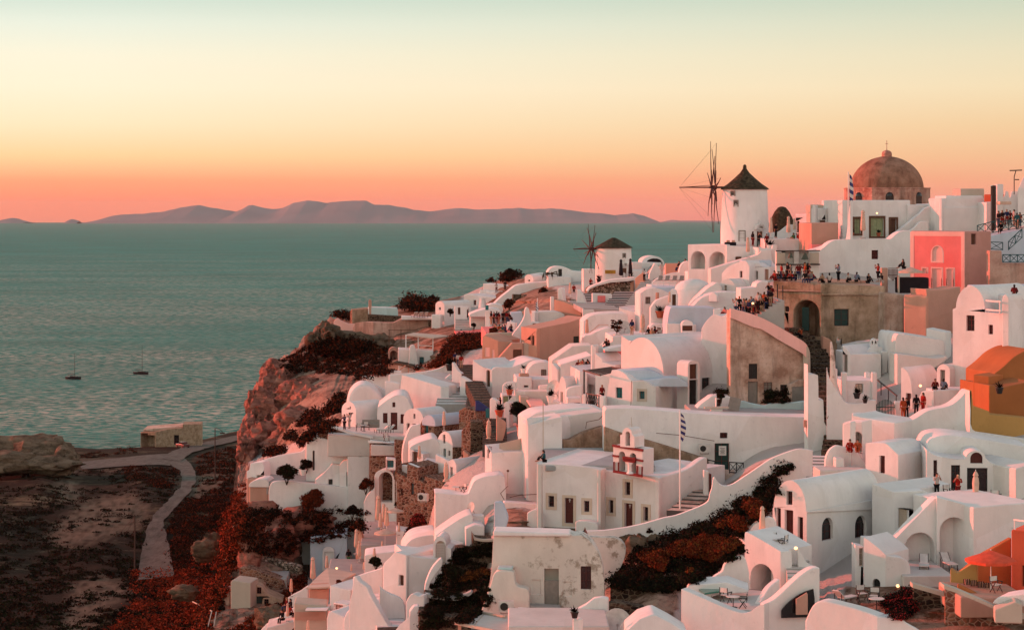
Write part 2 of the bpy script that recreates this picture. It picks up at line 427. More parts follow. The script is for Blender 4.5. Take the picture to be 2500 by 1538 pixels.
# ------------------------------------------------------------------ camera, sky, sun
cam = bpy.data.cameras.new('camera'); co = bpy.data.objects.new('camera', cam); COL.objects.link(co); SC.camera = co
co.rotation_euler = (math.pi/2, 0, 0); cam.sensor_width = 36; cam.lens = 36*F/2500; cam.shift_y = -(769-HY)/2500
cam.clip_start = 1; cam.clip_end = 200000
SUN_AZ = 114.0; SUN_EL = 9.0     # direction towards the sun: to the left and a little ahead
sd = Vector((-.916, .40, 0)).normalized()*math.cos(rad(SUN_EL))+Vector((0, 0, math.sin(rad(SUN_EL))))
sl = bpy.data.lights.new('sun', 'SUN'); sl.energy = 5.0; sl.angle = rad(.6); sl.color = (1, .13, .09)
so = bpy.data.objects.new('sun', sl); COL.objects.link(so); so.rotation_euler = sd.to_track_quat('Z', 'Y').to_euler(); so.location = (-200, 100, 120)
w = bpy.data.worlds.new('World'); SC.world = w; w.use_nodes = True; nt = w.node_tree; bg = nt.nodes['Background']
sky = N(nt, 'ShaderNodeTexSky', sky_type='NISHITA'); sky.sun_disc = False; sky.sun_elevation = rad(SUN_EL)
sky.sun_rotation = math.atan2(sd.x, sd.y)
tc = N(nt, 'ShaderNodeTexCoord'); sp = N(nt, 'ShaderNodeSeparateXYZ'); nt.links.new(tc.outputs['Generated'], sp.inputs[0])
def math_n(op, a, b=None, c=None, cl=False):
    m = N(nt, 'ShaderNodeMath', operation=op); m.use_clamp = cl
    for i, v in enumerate((a, b, c)):
        if v is None: continue
        if isinstance(v, (int, float)): m.inputs[i].default_value = v
        else: nt.links.new(v, m.inputs[i])
    return m.outputs[0]
z = sp.outputs['Z']
zs = math_n('POWER', math_n('MAXIMUM', math_n('ADD', z, .0075), 0), .5)   # square root spreads the low sky over the ramp
def zp(v): return math.sqrt(max(v+.0075, 0))
A = [(zp(-.0075), lin((226, 128, 112))), (zp(-.004), lin((246, 128, 104))), (zp(.004), lin((255, 134, 106))), (zp(.013), lin((255, 158, 118))), (zp(.024), lin((255, 206, 152))), (zp(.038), lin((252, 226, 188))),
     (zp(.055), lin((252, 235, 207))), (zp(.070), lin((244, 236, 212))), (zp(.084), lin((228, 232, 216))), (zp(.097), lin((200, 216, 203))), (zp(.15), (1.75, 1.75, 1.3)), (zp(.3), (1.3, 1.3, 1.08)), (zp(.6), (.40, .43, .46)), (1, (.24, .28, .37))]
B = [(zp(-.0075), lin((205, 130, 128))), (zp(-.004), lin((232, 136, 128))), (zp(.004), lin((240, 152, 132))), (zp(.013), lin((238, 166, 132))), (zp(.024), lin((236, 180, 140))), (zp(.038), lin((236, 196, 150))),
     (zp(.055), lin((238, 214, 174))), (zp(.070), lin((228, 214, 180))), (zp(.084), lin((212, 210, 182))), (zp(.097), lin((194, 204, 182))), (zp(.15), (1.85, 1.8, 1.38)), (zp(.3), (1.3, 1.28, 1.1)), (zp(.6), (.40, .42, .45)), (1, (.24, .27, .36))]
ca = ramp(nt, zs, A); cb = ramp(nt, zs, B)
hx = math_n('ADD', math_n('MULTIPLY', sp.outputs['X'], -.916), math_n('MULTIPLY', sp.outputs['Y'], .40))
az = math_n('MULTIPLY', math_n('ADD', hx, -.13), 2.3, cl=True)   # 0 at the right edge of the view, 1 at the left
cc = mixc(nt, az, cb, ca)
ns = N(nt, 'ShaderNodeVectorMath', operation='SCALE'); nt.links.new(sky.outputs[0], ns.inputs[0]); ns.inputs['Scale'].default_value = .02
cc = mixc(nt, 1.0, cc, ns.outputs[0], 'ADD')
nt.links.new(cc, bg.inputs['Color']); bg.inputs['Strength'].default_value = .80
vs = SC.view_settings; vs.view_transform = 'Standard'; vs.look = 'None'; vs.exposure = .32; vs.gamma = 1
SC.cycles.max_bounces = 5; SC.cycles.diffuse_bounces = 3; SC.cycles.glossy_bounces = 2; SC.cycles.volume_bounces = 0; SC.cycles.caustics_reflective = False

# ------------------------------------------------------------------ sea
def sea():
    v = []; f = []; rs = [200*1.09**i for i in range(68)]; na = 60
    for r in rs:
        for j in range(na+1):
            a = rad(-42+84*j/na); v.append((r*math.sin(a), r*math.cos(a), SEA-r*r/(2*RE)))
    for i in range(len(rs)-1):
        for j in range(na):
            k = i*(na+1)+j; f.append([k, k+1, k+na+2, k+na+1])
    m, nt, b = newmat('sea_water'); p = posnode(nt)
    b.inputs['Roughness'].default_value = .16; b.inputs['IOR'].default_value = 1.33
    n1 = noise_n(nt, p, .17, 7, .68, (.7, 1.3, 1)); n2 = noise_n(nt, p, .004, 4, .6, (1, 3, 1)); n3 = noise_n(nt, p, .5, 3, .6, (.7, 1.3, 1))
    c = ramp(nt, n2, [(.35, (.0, .15, .125)), (.65, (.0, .23, .19))])
    nb = bump(nt, b, n1, 1.0, 6.0); nb = bump(nt, b, n3, .8, .8, nb)
    df = N(nt, 'ShaderNodeBsdfDiffuse'); gl = N(nt, 'ShaderNodeBsdfGlossy'); mx = N(nt, 'ShaderNodeMixShader')
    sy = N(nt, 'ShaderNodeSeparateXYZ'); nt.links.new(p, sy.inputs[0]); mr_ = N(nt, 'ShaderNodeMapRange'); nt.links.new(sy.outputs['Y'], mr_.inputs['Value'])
    for i_, v_ in ((1, 1100), (2, 7000), (3, 1), (4, .10)): mr_.inputs[i_].default_value = v_    # painted glints strongest near the shore, fading far out
    sun_glint = mixc(nt, 1.0, ramp(nt, n1, [(.49, (0, 0, 0)), (.57, (1, 1, 1))]), mr_.outputs[0], 'MULTIPLY'); sun_glint = mixc(nt, 1.0, sun_glint, ramp(nt, noise_n(nt, p, .0022, 5, .6, (1, 2.2, 1)), [(.38, (.35, .35, .35)), (.6, (1, 1, 1))]), 'MULTIPLY')
    c = mixc(nt, sun_glint, c, (.52, .50, .42)); c = mixc(nt, ramp(nt, n1, [(.36, (1, 1, 1)), (.47, (0, 0, 0))]), c, (.004, .06, .05))  # pale wave tops paint the sun's glitter into the water colour
    nt.links.new(c, df.inputs['Color']); gl.inputs['Roughness'].default_value = .22; gl.inputs['Color'].default_value = (.9, .9, .9, 1)
    nt.links.new(nb, gl.inputs['Normal']); nt.links.new(nb, df.inputs['Normal']); mx.inputs[0].default_value = .07
    nt.links.new(df.outputs[0], mx.inputs[1]); nt.links.new(gl.outputs[0], mx.inputs[2]); nt.links.new(mx.outputs[0], nt.nodes['Material Output'].inputs['Surface'])
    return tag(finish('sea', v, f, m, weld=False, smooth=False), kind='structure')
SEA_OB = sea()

# ------------------------------------------------------------------ islands
def island(name, prof, d, depth, mat, label):
    """prof: (px, py) of the skyline; a ridge with slopes falling to the water on both sides"""
    xs = np.arange(prof[0][0], prof[-1][0]+.1, 3.0); ys = np.interp(xs, [p[0] for p in prof], [p[1] for p in prof])
    base = SEA-d*d/(2*RE)-12; v = []; f = []; K = 9
    for i, (x, y) in enumerate(zip(xs, ys)):
        top = P(x, y, d); h = top.z-base
        h *= 1+.03*noise.noise(Vector((x*.05, 0, 3)))
        for k in range(-K, K+1):
            t = k/K; fr = (1-abs(t))**(1.1)*(1+.35*noise.noise(Vector((x*.02, t*3, 1)))*abs(t))
            v.append((top.x*(1+t*depth/d*0), d+t*depth, base+h*max(0, min(1, fr))))
    n = 2*K+1
    for i in range(len(xs)-1):
        for k in range(n-1): a = i*n+k; f.append([a, a+1, a+n+1, a+n])
    o = finish(name, v, f, mat, weld=False, smooth=True, angle=80)
    return tag(o, kind='structure')
ml, nt2, bl = newmat('hazed_distant_rock'); pn = noise_n(nt2, posnode(nt2), .0012, 6, .6)
nt2.links.new(ramp(nt2, pn, [(.35, (.19, .21, .22)), (.65, (.23, .245, .255))]), bl.inputs['Base Color']); bl.inputs['Roughness'].default_value = 1; spec(bl, 0)  # rock greyed and evened so its colour carries the distant haze
island('hills', [(234,545),(250,537),(275,527),(300,524),(350,522),(400,517),(440,507),(470,503),(485,501),(520,508),(560,514),(576,517),(590,512),(606,502),(618,501),(640,507),(665,511),(690,509),(715,496),(750,490),(770,491),(798,496),(830,492),(870,490),(895,491),(915,500),(950,501),(975,505),(1010,512),(1050,517),(1090,511),(1125,508),(1160,512),(1215,511),(1262,508),(1300,511),(1345,509),(1390,513),(1430,519),(1470,521),(1500,526),(1545,521),(1575,528),(1600,538),(1615,546)], 29000, 2400, ml, '')
island('hills', [(-60,540),(-20,540),(0,538),(30,532),(45,534),(66,543)], 30500, 900, ml, '')
island('hills', [(158,545),(162,540),(175,535),(185,537),(194,540),(196,545)], 27500, 300, ml, '')
island('hills', [(1600,545),(1625,540),(1640,537),(1660,539),(1700,539),(1760,540),(1850,541),(1900,545)], 38000, 1500, ml, '')

# ------------------------------------------------------------------ hillside terrain
def fbm(p, o=4): return noise.fractal(p, 1.0, 2.0, o, noise_basis='PERLIN_ORIGINAL')
SKY_V = [(380,1622),(430,1560),(470,1538),(505,1470),(540,1400),(556,1320),(566,1250),(574,1160),(580,1085),(592,1062),(606,1030),(612,990),(625,955),(640,920),(662,895),(700,862),(730,838),(768,806),(792,786),(806,780),(860,772),(900,760),(1000,738),(1070,735),(1130,722),(1190,694),(1240,674),(1300,676),(1350,676),(1450,684),(1540,650),(1650,646),(1690,642),(1760,610),(1880,592),(2000,566),(2060,530),(2300,505),(2640,488)]
def relief(xs, skyf, dep, amp, y0, ny, backs, name, mat, mask=None):
    V = []; Fc = []; rows = ny+1+len(backs); MK = []
    gx = np.repeat(xs, ny+1); ys = []
    for x in xs:
        t = np.linspace(0, 1, ny+1); ys.append(y0+(skyf(x)-y0)*t)
    gy = np.concatenate(ys); dd = dep(gx, gy).reshape(len(xs), ny+1); gy = gy.reshape(len(xs), ny+1)
    for i, x in enumerate(xs):
        for j in range(ny+1):
            p = P(x, gy[i, j], dd[i, j]); a = amp(x, gy[i, j])
            q = fbm(p*.06, 5)*a*2.2+fbm(p*.3, 4)*a*.7+abs(fbm(Vector((p.x*.12, p.y*.12, p.z*.5)), 4))*a*.9
            if a > 1:
                vd = noise.voronoi(Vector((p.x*.16, p.y*.16, p.z*.30)))[0]; vd2 = noise.voronoi(Vector((p.x*.5, p.y*.5, p.z*.9)))[0]
                q += (vd[1]-vd[0]-.35)*-2.6+(vd2[1]-vd2[0]-.3)*-.9+math.sin(p.z*2.2+fbm(p*.1)*3)*.25
            p = p*(1+q/p.length); V.append(p); MK.append(mask(x, gy[i, j]) if mask else 0)
        e = V[-1]
        for bd, dz in backs:
            V.append(Vector((e.x*(1+bd/e.y), e.y+bd, max(e.z-dz, SEA-2)))); MK.append(0)
    for i in range(len(xs)-1):
        for j in range(rows-1):
            a = i*rows+j; Fc.append([a, a+rows, a+rows+1, a+1])
    o = finish(name, V, Fc, mat, weld=False, smooth=True, angle=60)
    at = o.data.attributes.new('village', 'FLOAT', 'POINT')
    at.data.foreach_set('value', MK)
    return o
ROCKY = [[(380,1640),(470,1500),(560,1180),(570,1050),(640,880),(790,770),(1120,770),(1170,830),(1110,900),(1000,905),(870,940),(830,1040),(720,1080),(600,1120),(640,1200),(900,1225),(900,1290),(760,1320),(745,1480),(640,1545),(560,1640)],
         [(1020,1335),(1200,1300),(1195,1500),(1000,1560)], [(1480,1325),(1700,1230),(1860,1130),(1945,1110),(1900,1200),(1820,1310),(1660,1440),(1640,1560),(1470,1560)],
         [(1180,650),(1330,690),(1440,760),(1230,770),(1180,740)], [(2060,1430),(2600,1430),(2600,1620),(2060,1620)], [(800,800),(830,730),(1120,700),(1130,760)], [(1230,1230),(1430,1290),(1430,1320),(1210,1300)]]
def vmask(x, y): return 0.0 if any(inpoly((x, y), q) for q in ROCKY) else 1.0
def ground_mat(name, rock, rock2, soil, green, vill=None, sc=1.0, cov=.5):
    m, nt, b = newmat(name); p = posnode(nt)
    a = noise_n(nt, p, .05*sc, 8, .7); f = noise_n(nt, p, .45*sc, 8, .75); s = noise_n(nt, p, .25*sc, 6, .7, (1, 1, 3.5))
    c = ramp(nt, s, [(.35, tuple(x*.45 for x in rock)), (.48, rock), (.62, rock2)])
    cr = noise_n(nt, p, .5*sc, 9, .8, (1, 1, .5)); c = mixc(nt, ramp(nt, cr, [(.36, (1, 1, 1)), (.46, (0, 0, 0))]), c, tuple(x*.25 for x in rock))
    v = ramp(nt, f, [(.35, soil), (.62, green)])
    k = ramp(nt, mixc(nt, .5, a, f), [(cov-.04, (0, 0, 0)), (cov+.04, (1, 1, 1))])
    c = mixc(nt, k, c, v)
    if vill:
        at = N(nt, 'ShaderNodeAttribute'); at.attribute_name = 'village'
        c = mixc(nt, at.outputs['Fac'], c, vill)
    nt.links.new(c, b.inputs['Base Color']); b.inputs['Roughness'].default_value = 1; spec(b, .05)
    bump(nt, b, f, .9, .6); return m
PALE = [[(200,1225),(330,1200),(370,1240),(330,1300),(150,1340),(110,1310)], [(60,1120),(330,1128),(330,1142),(0,1150)], [(135,1170),(185,1165),(200,1215),(150,1230)], [(180,1420),(250,1400),(330,1440),(280,1470),(200,1560),(150,1540)], [(430,1180),(520,1150),(560,1170),(470,1230)], [(470,1310),(520,1300),(530,1350),(480,1365)]]
def pmask(x, y):
    return .9*sum(any(inpoly((x+i+14*noise.noise(Vector((x*.05, y*.08, 1))), y+j), q) for q in PALE) for i in (-12, 0, 12) for j in (-8, 8))/6*max(0, min(1, .75+noise.fractal(Vector((x*.06, y*.12, 2)), 1, 2, 3)))
M['hill'] = ground_mat('hillside_ground', (.30, .19, .14), (.40, .27, .20), (.035, .018, .010), (.10, .045, .022), (.50, .46, .42), 1.0, .56)
M['coast'] = ground_mat('coast_ground', (.075, .06, .035), (.15, .125, .08), (.005, .004, .003), (.018, .012, .007), (.13, .11, .08), .5, .455)
xs_v = np.concatenate([np.arange(380, 950, 3.0), np.arange(950, 2660, 9.0)])
skv = lambda x: float(np.interp(x, [p[0] for p in SKY_V], [p[1] for p in SKY_V]))+(noise.fractal(Vector((x*.06, 1.5, 0)), 1, 2, 4)*15 if 560 < x < 815 else 0)
def amp_v(x, y): return .1 if vmask(x, y) else (1.1 if x < 960 and y > 770 else .35)
def vsoft(x, y): return sum(vmask(x+i, y+j) for i in (-40, -20, 0, 20, 40) for j in (-30, 0, 30))/15
def DVT(px, py):
    d = DV(px, py); return d*(1+.042*np.array([vsoft(float(a), float(b)) for a, b in zip(px, py)]))
HILL = tag(relief(xs_v, skv, DVT, amp_v, 1640, 210, [(6, 1), (16, 8), (40, 45), (80, 150), (120, 200)], 'hills', M['hill'], vmask), kind='structure')
skc = lambda x: float(np.interp(x, [-200, 0, 60, 120, 185, 240, 340, 500, 560, 620, 800], [1088, 1080, 1078, 1080, 1092, 1096, 1092, 1072, 1056, 1044, 1030]))
COAST = tag(relief(np.arange(-160, 760, 5.0), skc, DC, lambda x, y: .8, 1645, 130, [(25, 6), (60, 40), (90, 160), (120, 260)], 'ground', M['coast'], pmask), kind='structure')

def hit(px, py, only=None):
    dg = bpy.context.evaluated_depsgraph_get()
    r = RAY(px, py).normalized(); o = Vector((0, 0, 0)); base = 0
    for _ in range(12):
        ok, loc, nn, idx, ob, mt = SC.ray_cast(dg, o, r)
        if not ok: return None
        if only is None or ob in only: return loc, nn, ob
        o = loc+r*.05
    return None
bpy.context.view_layer.update()
# dirt road laid on the coast ground: left and right edges in step
def ribbon(name, L_, R_, mat, only, lift=.25, n=70, m=5):
    jit = lambda i, k: 7*noise.noise(Vector((i*.35, k, 3)))+4*noise.noise(Vector((i*1.1, k, 8))); tl = np.linspace(0, 1, len(L_)); t = np.linspace(0, 1, n)
    lx = np.interp(t, tl, [p[0] for p in L_]); ly = np.interp(t, tl, [p[1] for p in L_]); rx = np.interp(t, tl, [p[0] for p in R_]); ry = np.interp(t, tl, [p[1] for p in R_])
    V = []; Fc = []
    for i in range(n):
        for j in range(m+1):
            s = j/m; x = lx[i]+(rx[i]-lx[i])*s+jit(i, j > 2)*abs(s-.5)*2; y = ly[i]+(ry[i]-ly[i])*s
            h_ = hit(x, y, only); q = h_[0] if h_ else P(x, y, DC(float(x), float(y)))
            V.append(q+Vector((0, 0, lift))-q.normalized()*.5)
    for i in range(n-1):
        for j in range(m): a = i*(m+1)+j; Fc.append([a, a+1, a+m+2, a+m+1])
    return tag(finish(name, V, Fc, mat, weld=False, smooth=True, angle=90), kind='structure')
mr, ntr, br = newmat('dirt_road'); pr_ = posnode(ntr)
ntr.links.new(ramp(ntr, noise_n(ntr, pr_, .8, 8, .7, (1, .25, 1)), [(.35, (.045, .044, .038)), (.6, (.10, .098, .088))]), br.inputs['Base Color']); br.inputs['Roughness'].default_value = .9; spec(br, .1)
bump(ntr, br, noise_n(ntr, pr_, 1.5, 5), .6, .3)
ribbon('road', smo([(335,1420),(350,1330),(372,1265),(400,1235),(436,1195),(444,1165),(420,1140),(340,1138),(200,1148)], 6), smo([(425,1410),(412,1330),(400,1280),(430,1240),(468,1195),(478,1160),(455,1125),(400,1110),(190,1130)], 6), mr, [COAST])
ribbon('road', smo([(395,1122),(430,1100),(500,1082),(590,1062)], 6), smo([(440,1130),(470,1108),(530,1090),(600,1074)], 6), mr, [COAST], .35, 30)

# ------------------------------------------------------------------ leaf clumps
def clump_arrays(pts, nleaf, rs, ls, seed, flat_=.75, shell=.35):
    r = np.random.default_rng(seed); n = len(pts); pts = np.array(pts, float); R = np.array(rs, float)
    N_ = n*nleaf; c = np.repeat(pts, nleaf, 0); rr = np.repeat(R, nleaf)
    d = r.normal(size=(N_, 3)); d[:, 2] = np.abs(d[:, 2])*1.0-.15; d /= np.linalg.norm(d, axis=1)[:, None]
    rad_ = (shell+(1-shell)*r.random(N_))*(1+.25*np.sin(d[:, 0]*5+c[:, 0])*np.cos(d[:, 1]*4+c[:, 1]))
    p = c+d*(rr*rad_)[:, None]*np.array([1, 1, flat_])
    nrm = d+r.normal(size=(N_, 3))*.6; nrm /= np.linalg.norm(nrm, axis=1)[:, None]
    a = np.cross(nrm, r.normal(size=(N_, 3))); a /= np.linalg.norm(a, axis=1)[:, None]; b = np.cross(nrm, a)
    s = (ls*(.6+.8*r.random(N_)))[:, None]
    V = np.stack([p-a*s*.5-b*s, p+a*s*.5-b*s*.4, p+a*s*.3+b*s, p-a*s*.5+b*s*.3], 1).reshape(-1, 3)
    return V
def leaves(name, V, mats, parent=None, origin=None, label=None, cat=None, kind=None, seed=0):
    o0 = np.array(origin if origin is not None else (0, 0, 0)); n = len(V)//4
    me = bpy.data.meshes.new(name); me.vertices.add(len(V)); me.vertices.foreach_set('co', (V-o0).ravel().astype(np.float32))
    me.loops.add(4*n); me.loops.foreach_set('vertex_index', np.arange(4*n)); me.polygons.add(n); me.polygons.foreach_set('loop_start', np.arange(0, 4*n, 4))
    for m in mats: me.materials.append(M[m])
    r = np.random.default_rng(seed+5); g = n//24 or 1
    mi = np.repeat(r.integers(0, len(mats), g+2), n//g+1)[:n]; rm = r.random(n) < .3; mi[rm] = r.integers(0, len(mats), rm.sum())
    me.polygons.foreach_set('material_index', mi.astype(np.int32)); me.update()
    o = bpy.data.objects.new(name, me); COL.objects.link(o)
    if parent is not None: o.parent = parent
    elif origin is not None: o.location = origin
    return tag(o, label, cat, None, kind)
def scatter(polys, n, only, seed, keep=None):
    r = random.Random(seed); out = []
    bb = [min(p[0] for q in polys for p in q), max(p[0] for q in polys for p in q), min(p[1] for q in polys for p in q), max(p[1] for q in polys for p in q)]
    tries = 0
    while len(out) < n and tries < n*8:
        tries += 1; x = r.uniform(bb[0], bb[1]); y = r.uniform(bb[2], bb[3])
        if not any(inpoly((x, y), q) for q in polys): continue
        if keep and not keep(x, y): continue
        h_ = hit(x, y, only)
        if h_: out.append((h_[0], x, y))
    return out

# ==================================================================== THE VILLAGE (far to near)
def H(name, label, cat='house', group='whitewashed village buildings'): return T(name, label, cat, group)
WG = 'whitewashed village walls'
def wall(label, top, yb, al, name='parapet_wall', cat='wall', L=.45, mat='white', group=WG, k=4, **kw):
    t = T(name, label, cat, group); tp = smo(top, k) if k else top
    t.pr('wall_face' if 'part' not in kw else kw.pop('part'), tp, yb, al, L=L, mat=mat, **kw); return t

# ---- the two windmills and the cap of a third
def cap_prof(R, h, pts): return [(R*a, h*b) for a, b in pts]
def mill(label, x0, x1, x0t, x1t, yb, yt, d, prof, hp, hub, R, ang, nsp, tipx, holes, cap_label=None):
    t = T('windmill', label, 'windmill', 'windmills of the village')
    c = P((x0+x1)/2, yb, d); k = d/F; t.at(c); rb = (x1-x0)/2*k; rt = (x1t-x0t)/2*k; h = (yb-yt)*k
    tower = MB(); tower.lathe(c, [(rb*1.02, -6), (rb, 0), (rb*.99+rt*.01, h*.3), (rb*.5+rt*.5, h*.65), (rt, h), (rt*.97, h+.05)], 48)
    t.mb('tower', tower, 'white', smooth=True)
    ct = c+Vector((0, 0, h))
    roof = MB(); roof.lathe(ct, cap_prof(rt*1.06, hp*k, prof), 40)
    ob = t.mb('roof', roof, 'thatch', smooth=True)
    # straw ends around the eaves
    r = random.Random(3); st = MB()
    for i in range(0):
        a = r.uniform(0, 6.283); q = ct+Vector((math.cos(a), math.sin(a), 0))*rt*1.03+Vector((0, 0, .05)); st.bar(q, q+Vector((math.cos(a)*.18, math.sin(a)*.18, -r.uniform(.1, .3))), .025, .01, 3)
    for i in range(0):
        a = r.uniform(3.3, 6.2); f = r.uniform(.15, .95); j = max(j for j in range(len(prof)) if prof[j][1] <= f*.9); 
        rr = np.interp(f*.9, [p_[1] for p_ in prof], [p_[0] for p_ in prof])*rt*1.07
        q = ct+Vector((math.cos(a)*rr, math.sin(a)*rr, f*.9*hp*k)); st.bar(q, q+Vector((math.cos(a)*.12, math.sin(a)*.12, -.22)), .03, .01, 3)
    # windows and door let into the round wall
    for kind, a0, b0, a1, b1 in holes:
        xm = (a0+a1)/2; r_ = RAY(xm, (b0+b1)/2); best = None
        for s in np.arange(d-rb*1.2, d, .02):
            q = r_*s
            hh = (q.z-c.z)/h; rr = rb+(rt-rb)*max(0, min(1, hh))
            if (Vector((q.x, q.y, 0))-Vector((c.x, c.y, 0))).length <= rr: best = q; break
        if best is None: continue
        nn = Vector((best.x-c.x, best.y-c.y, 0)).normalized(); e = Vector((-nn.y, nn.x, 0)); wd = (a1-a0)*k/max(.5, abs(nn.y)); ht = (b1-b0)*k
        m = MB(); ang_ = math.atan2(e.y, e.x)
        m.box(best-nn*.12, (wd, .30, ht), ang_)
        wn = t.mb('door' if kind == 'd' else 'window_pane', m, 'brown' if kind == 'd' else 'dark')
        fr = MB(); 
        for sx in (-1, 1): fr.box(best+nn*.02+e*sx*(wd/2+.05), (.12, .16, ht+.2), ang_)
        fr.box(best+nn*.02+Vector((0, 0, ht/2+.05)), (wd, .16, .12), ang_)
        if kind == 'w':
            for q_ in (-.2, .2): fr.box(best+nn*.05+e*wd*q_, (.03, .03, ht), ang_)
            for q_ in (-.25, .25): fr.box(best+nn*.05+Vector((0, 0, ht*q_)), (wd, .03, .03), ang_)
        fr.build('frame', 'greywood' if kind == 'w' else 'white', wn, t.o)
        if kind == 'd':
            hd = MB(); 
            for i in range(9):
                a_ = math.pi*(i+.5)/9; hd.box(best+nn*.15+Vector((0, 0, ht/2+.25))+e*math.cos(a_)*wd*.7+Vector((0, 0, math.sin(a_)*wd*.6)), (.34, .5, .22), ang_)
            hd.box(best+nn*.15+Vector((0, 0, ht/2+.25)), (wd*1.8, .5, .15), ang_); hd.box(best+nn*.15+Vector((0, 0, ht/2+1.1)), (.12, .12, .5), ang_); t.mb('door_hood', hd, 'white')
    # sails: spokes in a wheel seen almost edge-on, long bowsprit, ropes
    hb = P(hub[0], hub[1], d-.0); hb = Vector((hb.x, c.y-.2, hb.z)); ax = Vector((-math.cos(rad(ang)), -math.sin(rad(ang)), 0)); side = Vector((-ax.y, ax.x, 0)); up = Vector((0, 0, 1))
    tip = hb+ax*((hub[0]-tipx)*k/abs(ax.x))
    s = MB(); s.bar(Vector((c.x, c.y, hb.z)), hb+ax*.6, .17); s.bar(hb+ax*.2, tip, .13, .08); s.bar(hb+ax*.3+up*.25, tip, .05, .04); t.mb('axle', s, 'sail')
    hubm = MB(); hubm.box(hb, (.5, .5, .5), math.atan2(ax.y, ax.x)); t.mb('hub', hubm, 'sail')
    rp = MB(); r = random.Random(8)
    for i in range(nsp):
        a = 2*math.pi*i/nsp+rad(12)+r.uniform(-.07, .07); dr = side*math.cos(a)+up*math.sin(a)
        ln = R*k*(.95+r.uniform(-.08, .08)); of = ax*(.35 if i % 2 else -.1)
        sp_ = MB(); mid = hb+of+dr*ln*.55+ax*r.uniform(-.05, .1); sp_.bar(hb+of, mid, .085, .07); sp_.bar(mid, hb+of+dr*ln, .06, .04); sp_.bar(hb+of+dr*ln*.12, hb+of+dr*ln*.38, .11, .09)
        t.mb('sail_spoke', sp_, 'sail'); e1 = hb+of+dr*ln
        if i % 2 == 0: rp.bar(e1, tip, .009, .009, 3)
    t.mb('rigging', rp, 'sail')
    return t
P1 = [(0, -.0), (1.03, -.02), (1.0, .03), (.71, .22), (.43, .45), (.20, .66), (.085, .82), (.07, .95), (.03, 1.0), (0, 1.0)]
P2 = [(0, 0), (1.06, -.02), (1.0, .06), (.66, .42), (.3, .78), (.09, .98), (0, 1.0)]
mill('tall white windmill with a thatched cone cap and long bare sails on the ridge', 1759.5, 1877, 1766.5, 1875, 604, 462, 257, P1, 60, (1744, 458), 122, .6, 12, 1658,
     [('w', 1786, 468, 1793, 477), ('w', 1793.5, 490.5, 1801, 503), ('w', 1805.5, 565, 1818, 587), ('d', 1846, 565, 1861, 602)])
mill('smaller low windmill beside the wide stairs with bare crossed sails', 1453, 1543, 1454, 1540, 694, 605, 322, P2, 25, (1446, 608), 66, 18, 12, 1399,
     [('w', 1521, 620, 1526, 629), ('d', 1519, 655, 1529, 677)])
t = T('thatched_dome', 'dark round thatched cap of a third mill behind the tall windmill', 'mill cap')
c = P(1909, 556, 275); t.at(c); m = MB(); m.lathe(c-Vector((0, 0, 3)), [(1.7, 0), (1.72, 3.0), (1.62, 3.5), (1.3, 4.3), (.95, 5.0), (.5, 5.55), (.2, 5.66), (0, 5.67)], 28, 0, 1, 1)
t.mb('cap', m, 'thatch', smooth=True)
# ---- buildings round the tall mill
t = H('arcade_building', 'white arcade with two round arches under the tall windmill terrace')
t.pr('arcade', [(1679, 597), (1774, 597)], 662, -34, L=6, d=250, holes=[('O', 1687, 614, 1721, 657, 2.2), ('O', 1732, 615, 1772, 656, 2.2)])
t.pr('right_wing', [(1773.5, 599), (1853, 604)], 645, 4, L=6, d=249.5, holes=[('w', 1796, 627, 1811, 637, 'brown')])
t = H('terrace_wall', 'plain white wall stepping up between the tall windmill and the cafe terrace', 'wall')
t.pr('wall_face', [(1851, 604), (1885, 608), (1886, 598), (1898, 598)], 640, 8, L=5, d=247)
t.pr('upper_wall', [(1872, 583), (1980, 584)], 622, 5, L=7, d=249)
t.pr('back_wall', smo([(1878, 567), (1900, 566), (1915, 556), (1926, 549), (1945, 549)]), 584, 5, L=.5, d=256, mat='white')
t = H('white_house', 'stepped white house with pink lit corner right of the thatched mill cap')
t.pr('low_block', [(1942, 523), (1981, 522)], 586, -50, to=2000, d=258, holes=[('w', 1944, 540, 1951, 568, 'brown')])
t.pr('tall_block', [(1980, 508), (2015.5, 509)], 580, -48, to=2064, d=254, holes=[('w', 1998, 538, 2014, 544, 'brown'), ('w', 2027, 538, 2047, 544, 'brown')])
t.pr('chimney', [(1983, 501), (1992, 501)], 509, -40, L=.5, d=253.5); t.pr('roof_slab', [(1981, 500), (2034, 501)], 504, 5, L=3, d=256, mat='beige')
t = H('beige_block', 'plain dusty beige cube between the bell frame and the domed church')
t.pr('wall', [(1981, 545), (2047, 544)], 606, 6, L=6, d=243, mat='salmon2'); t.pr('ledge', [(1981, 597), (2049, 597)], 612, 6, L=1.5, d=242, mat='pink')
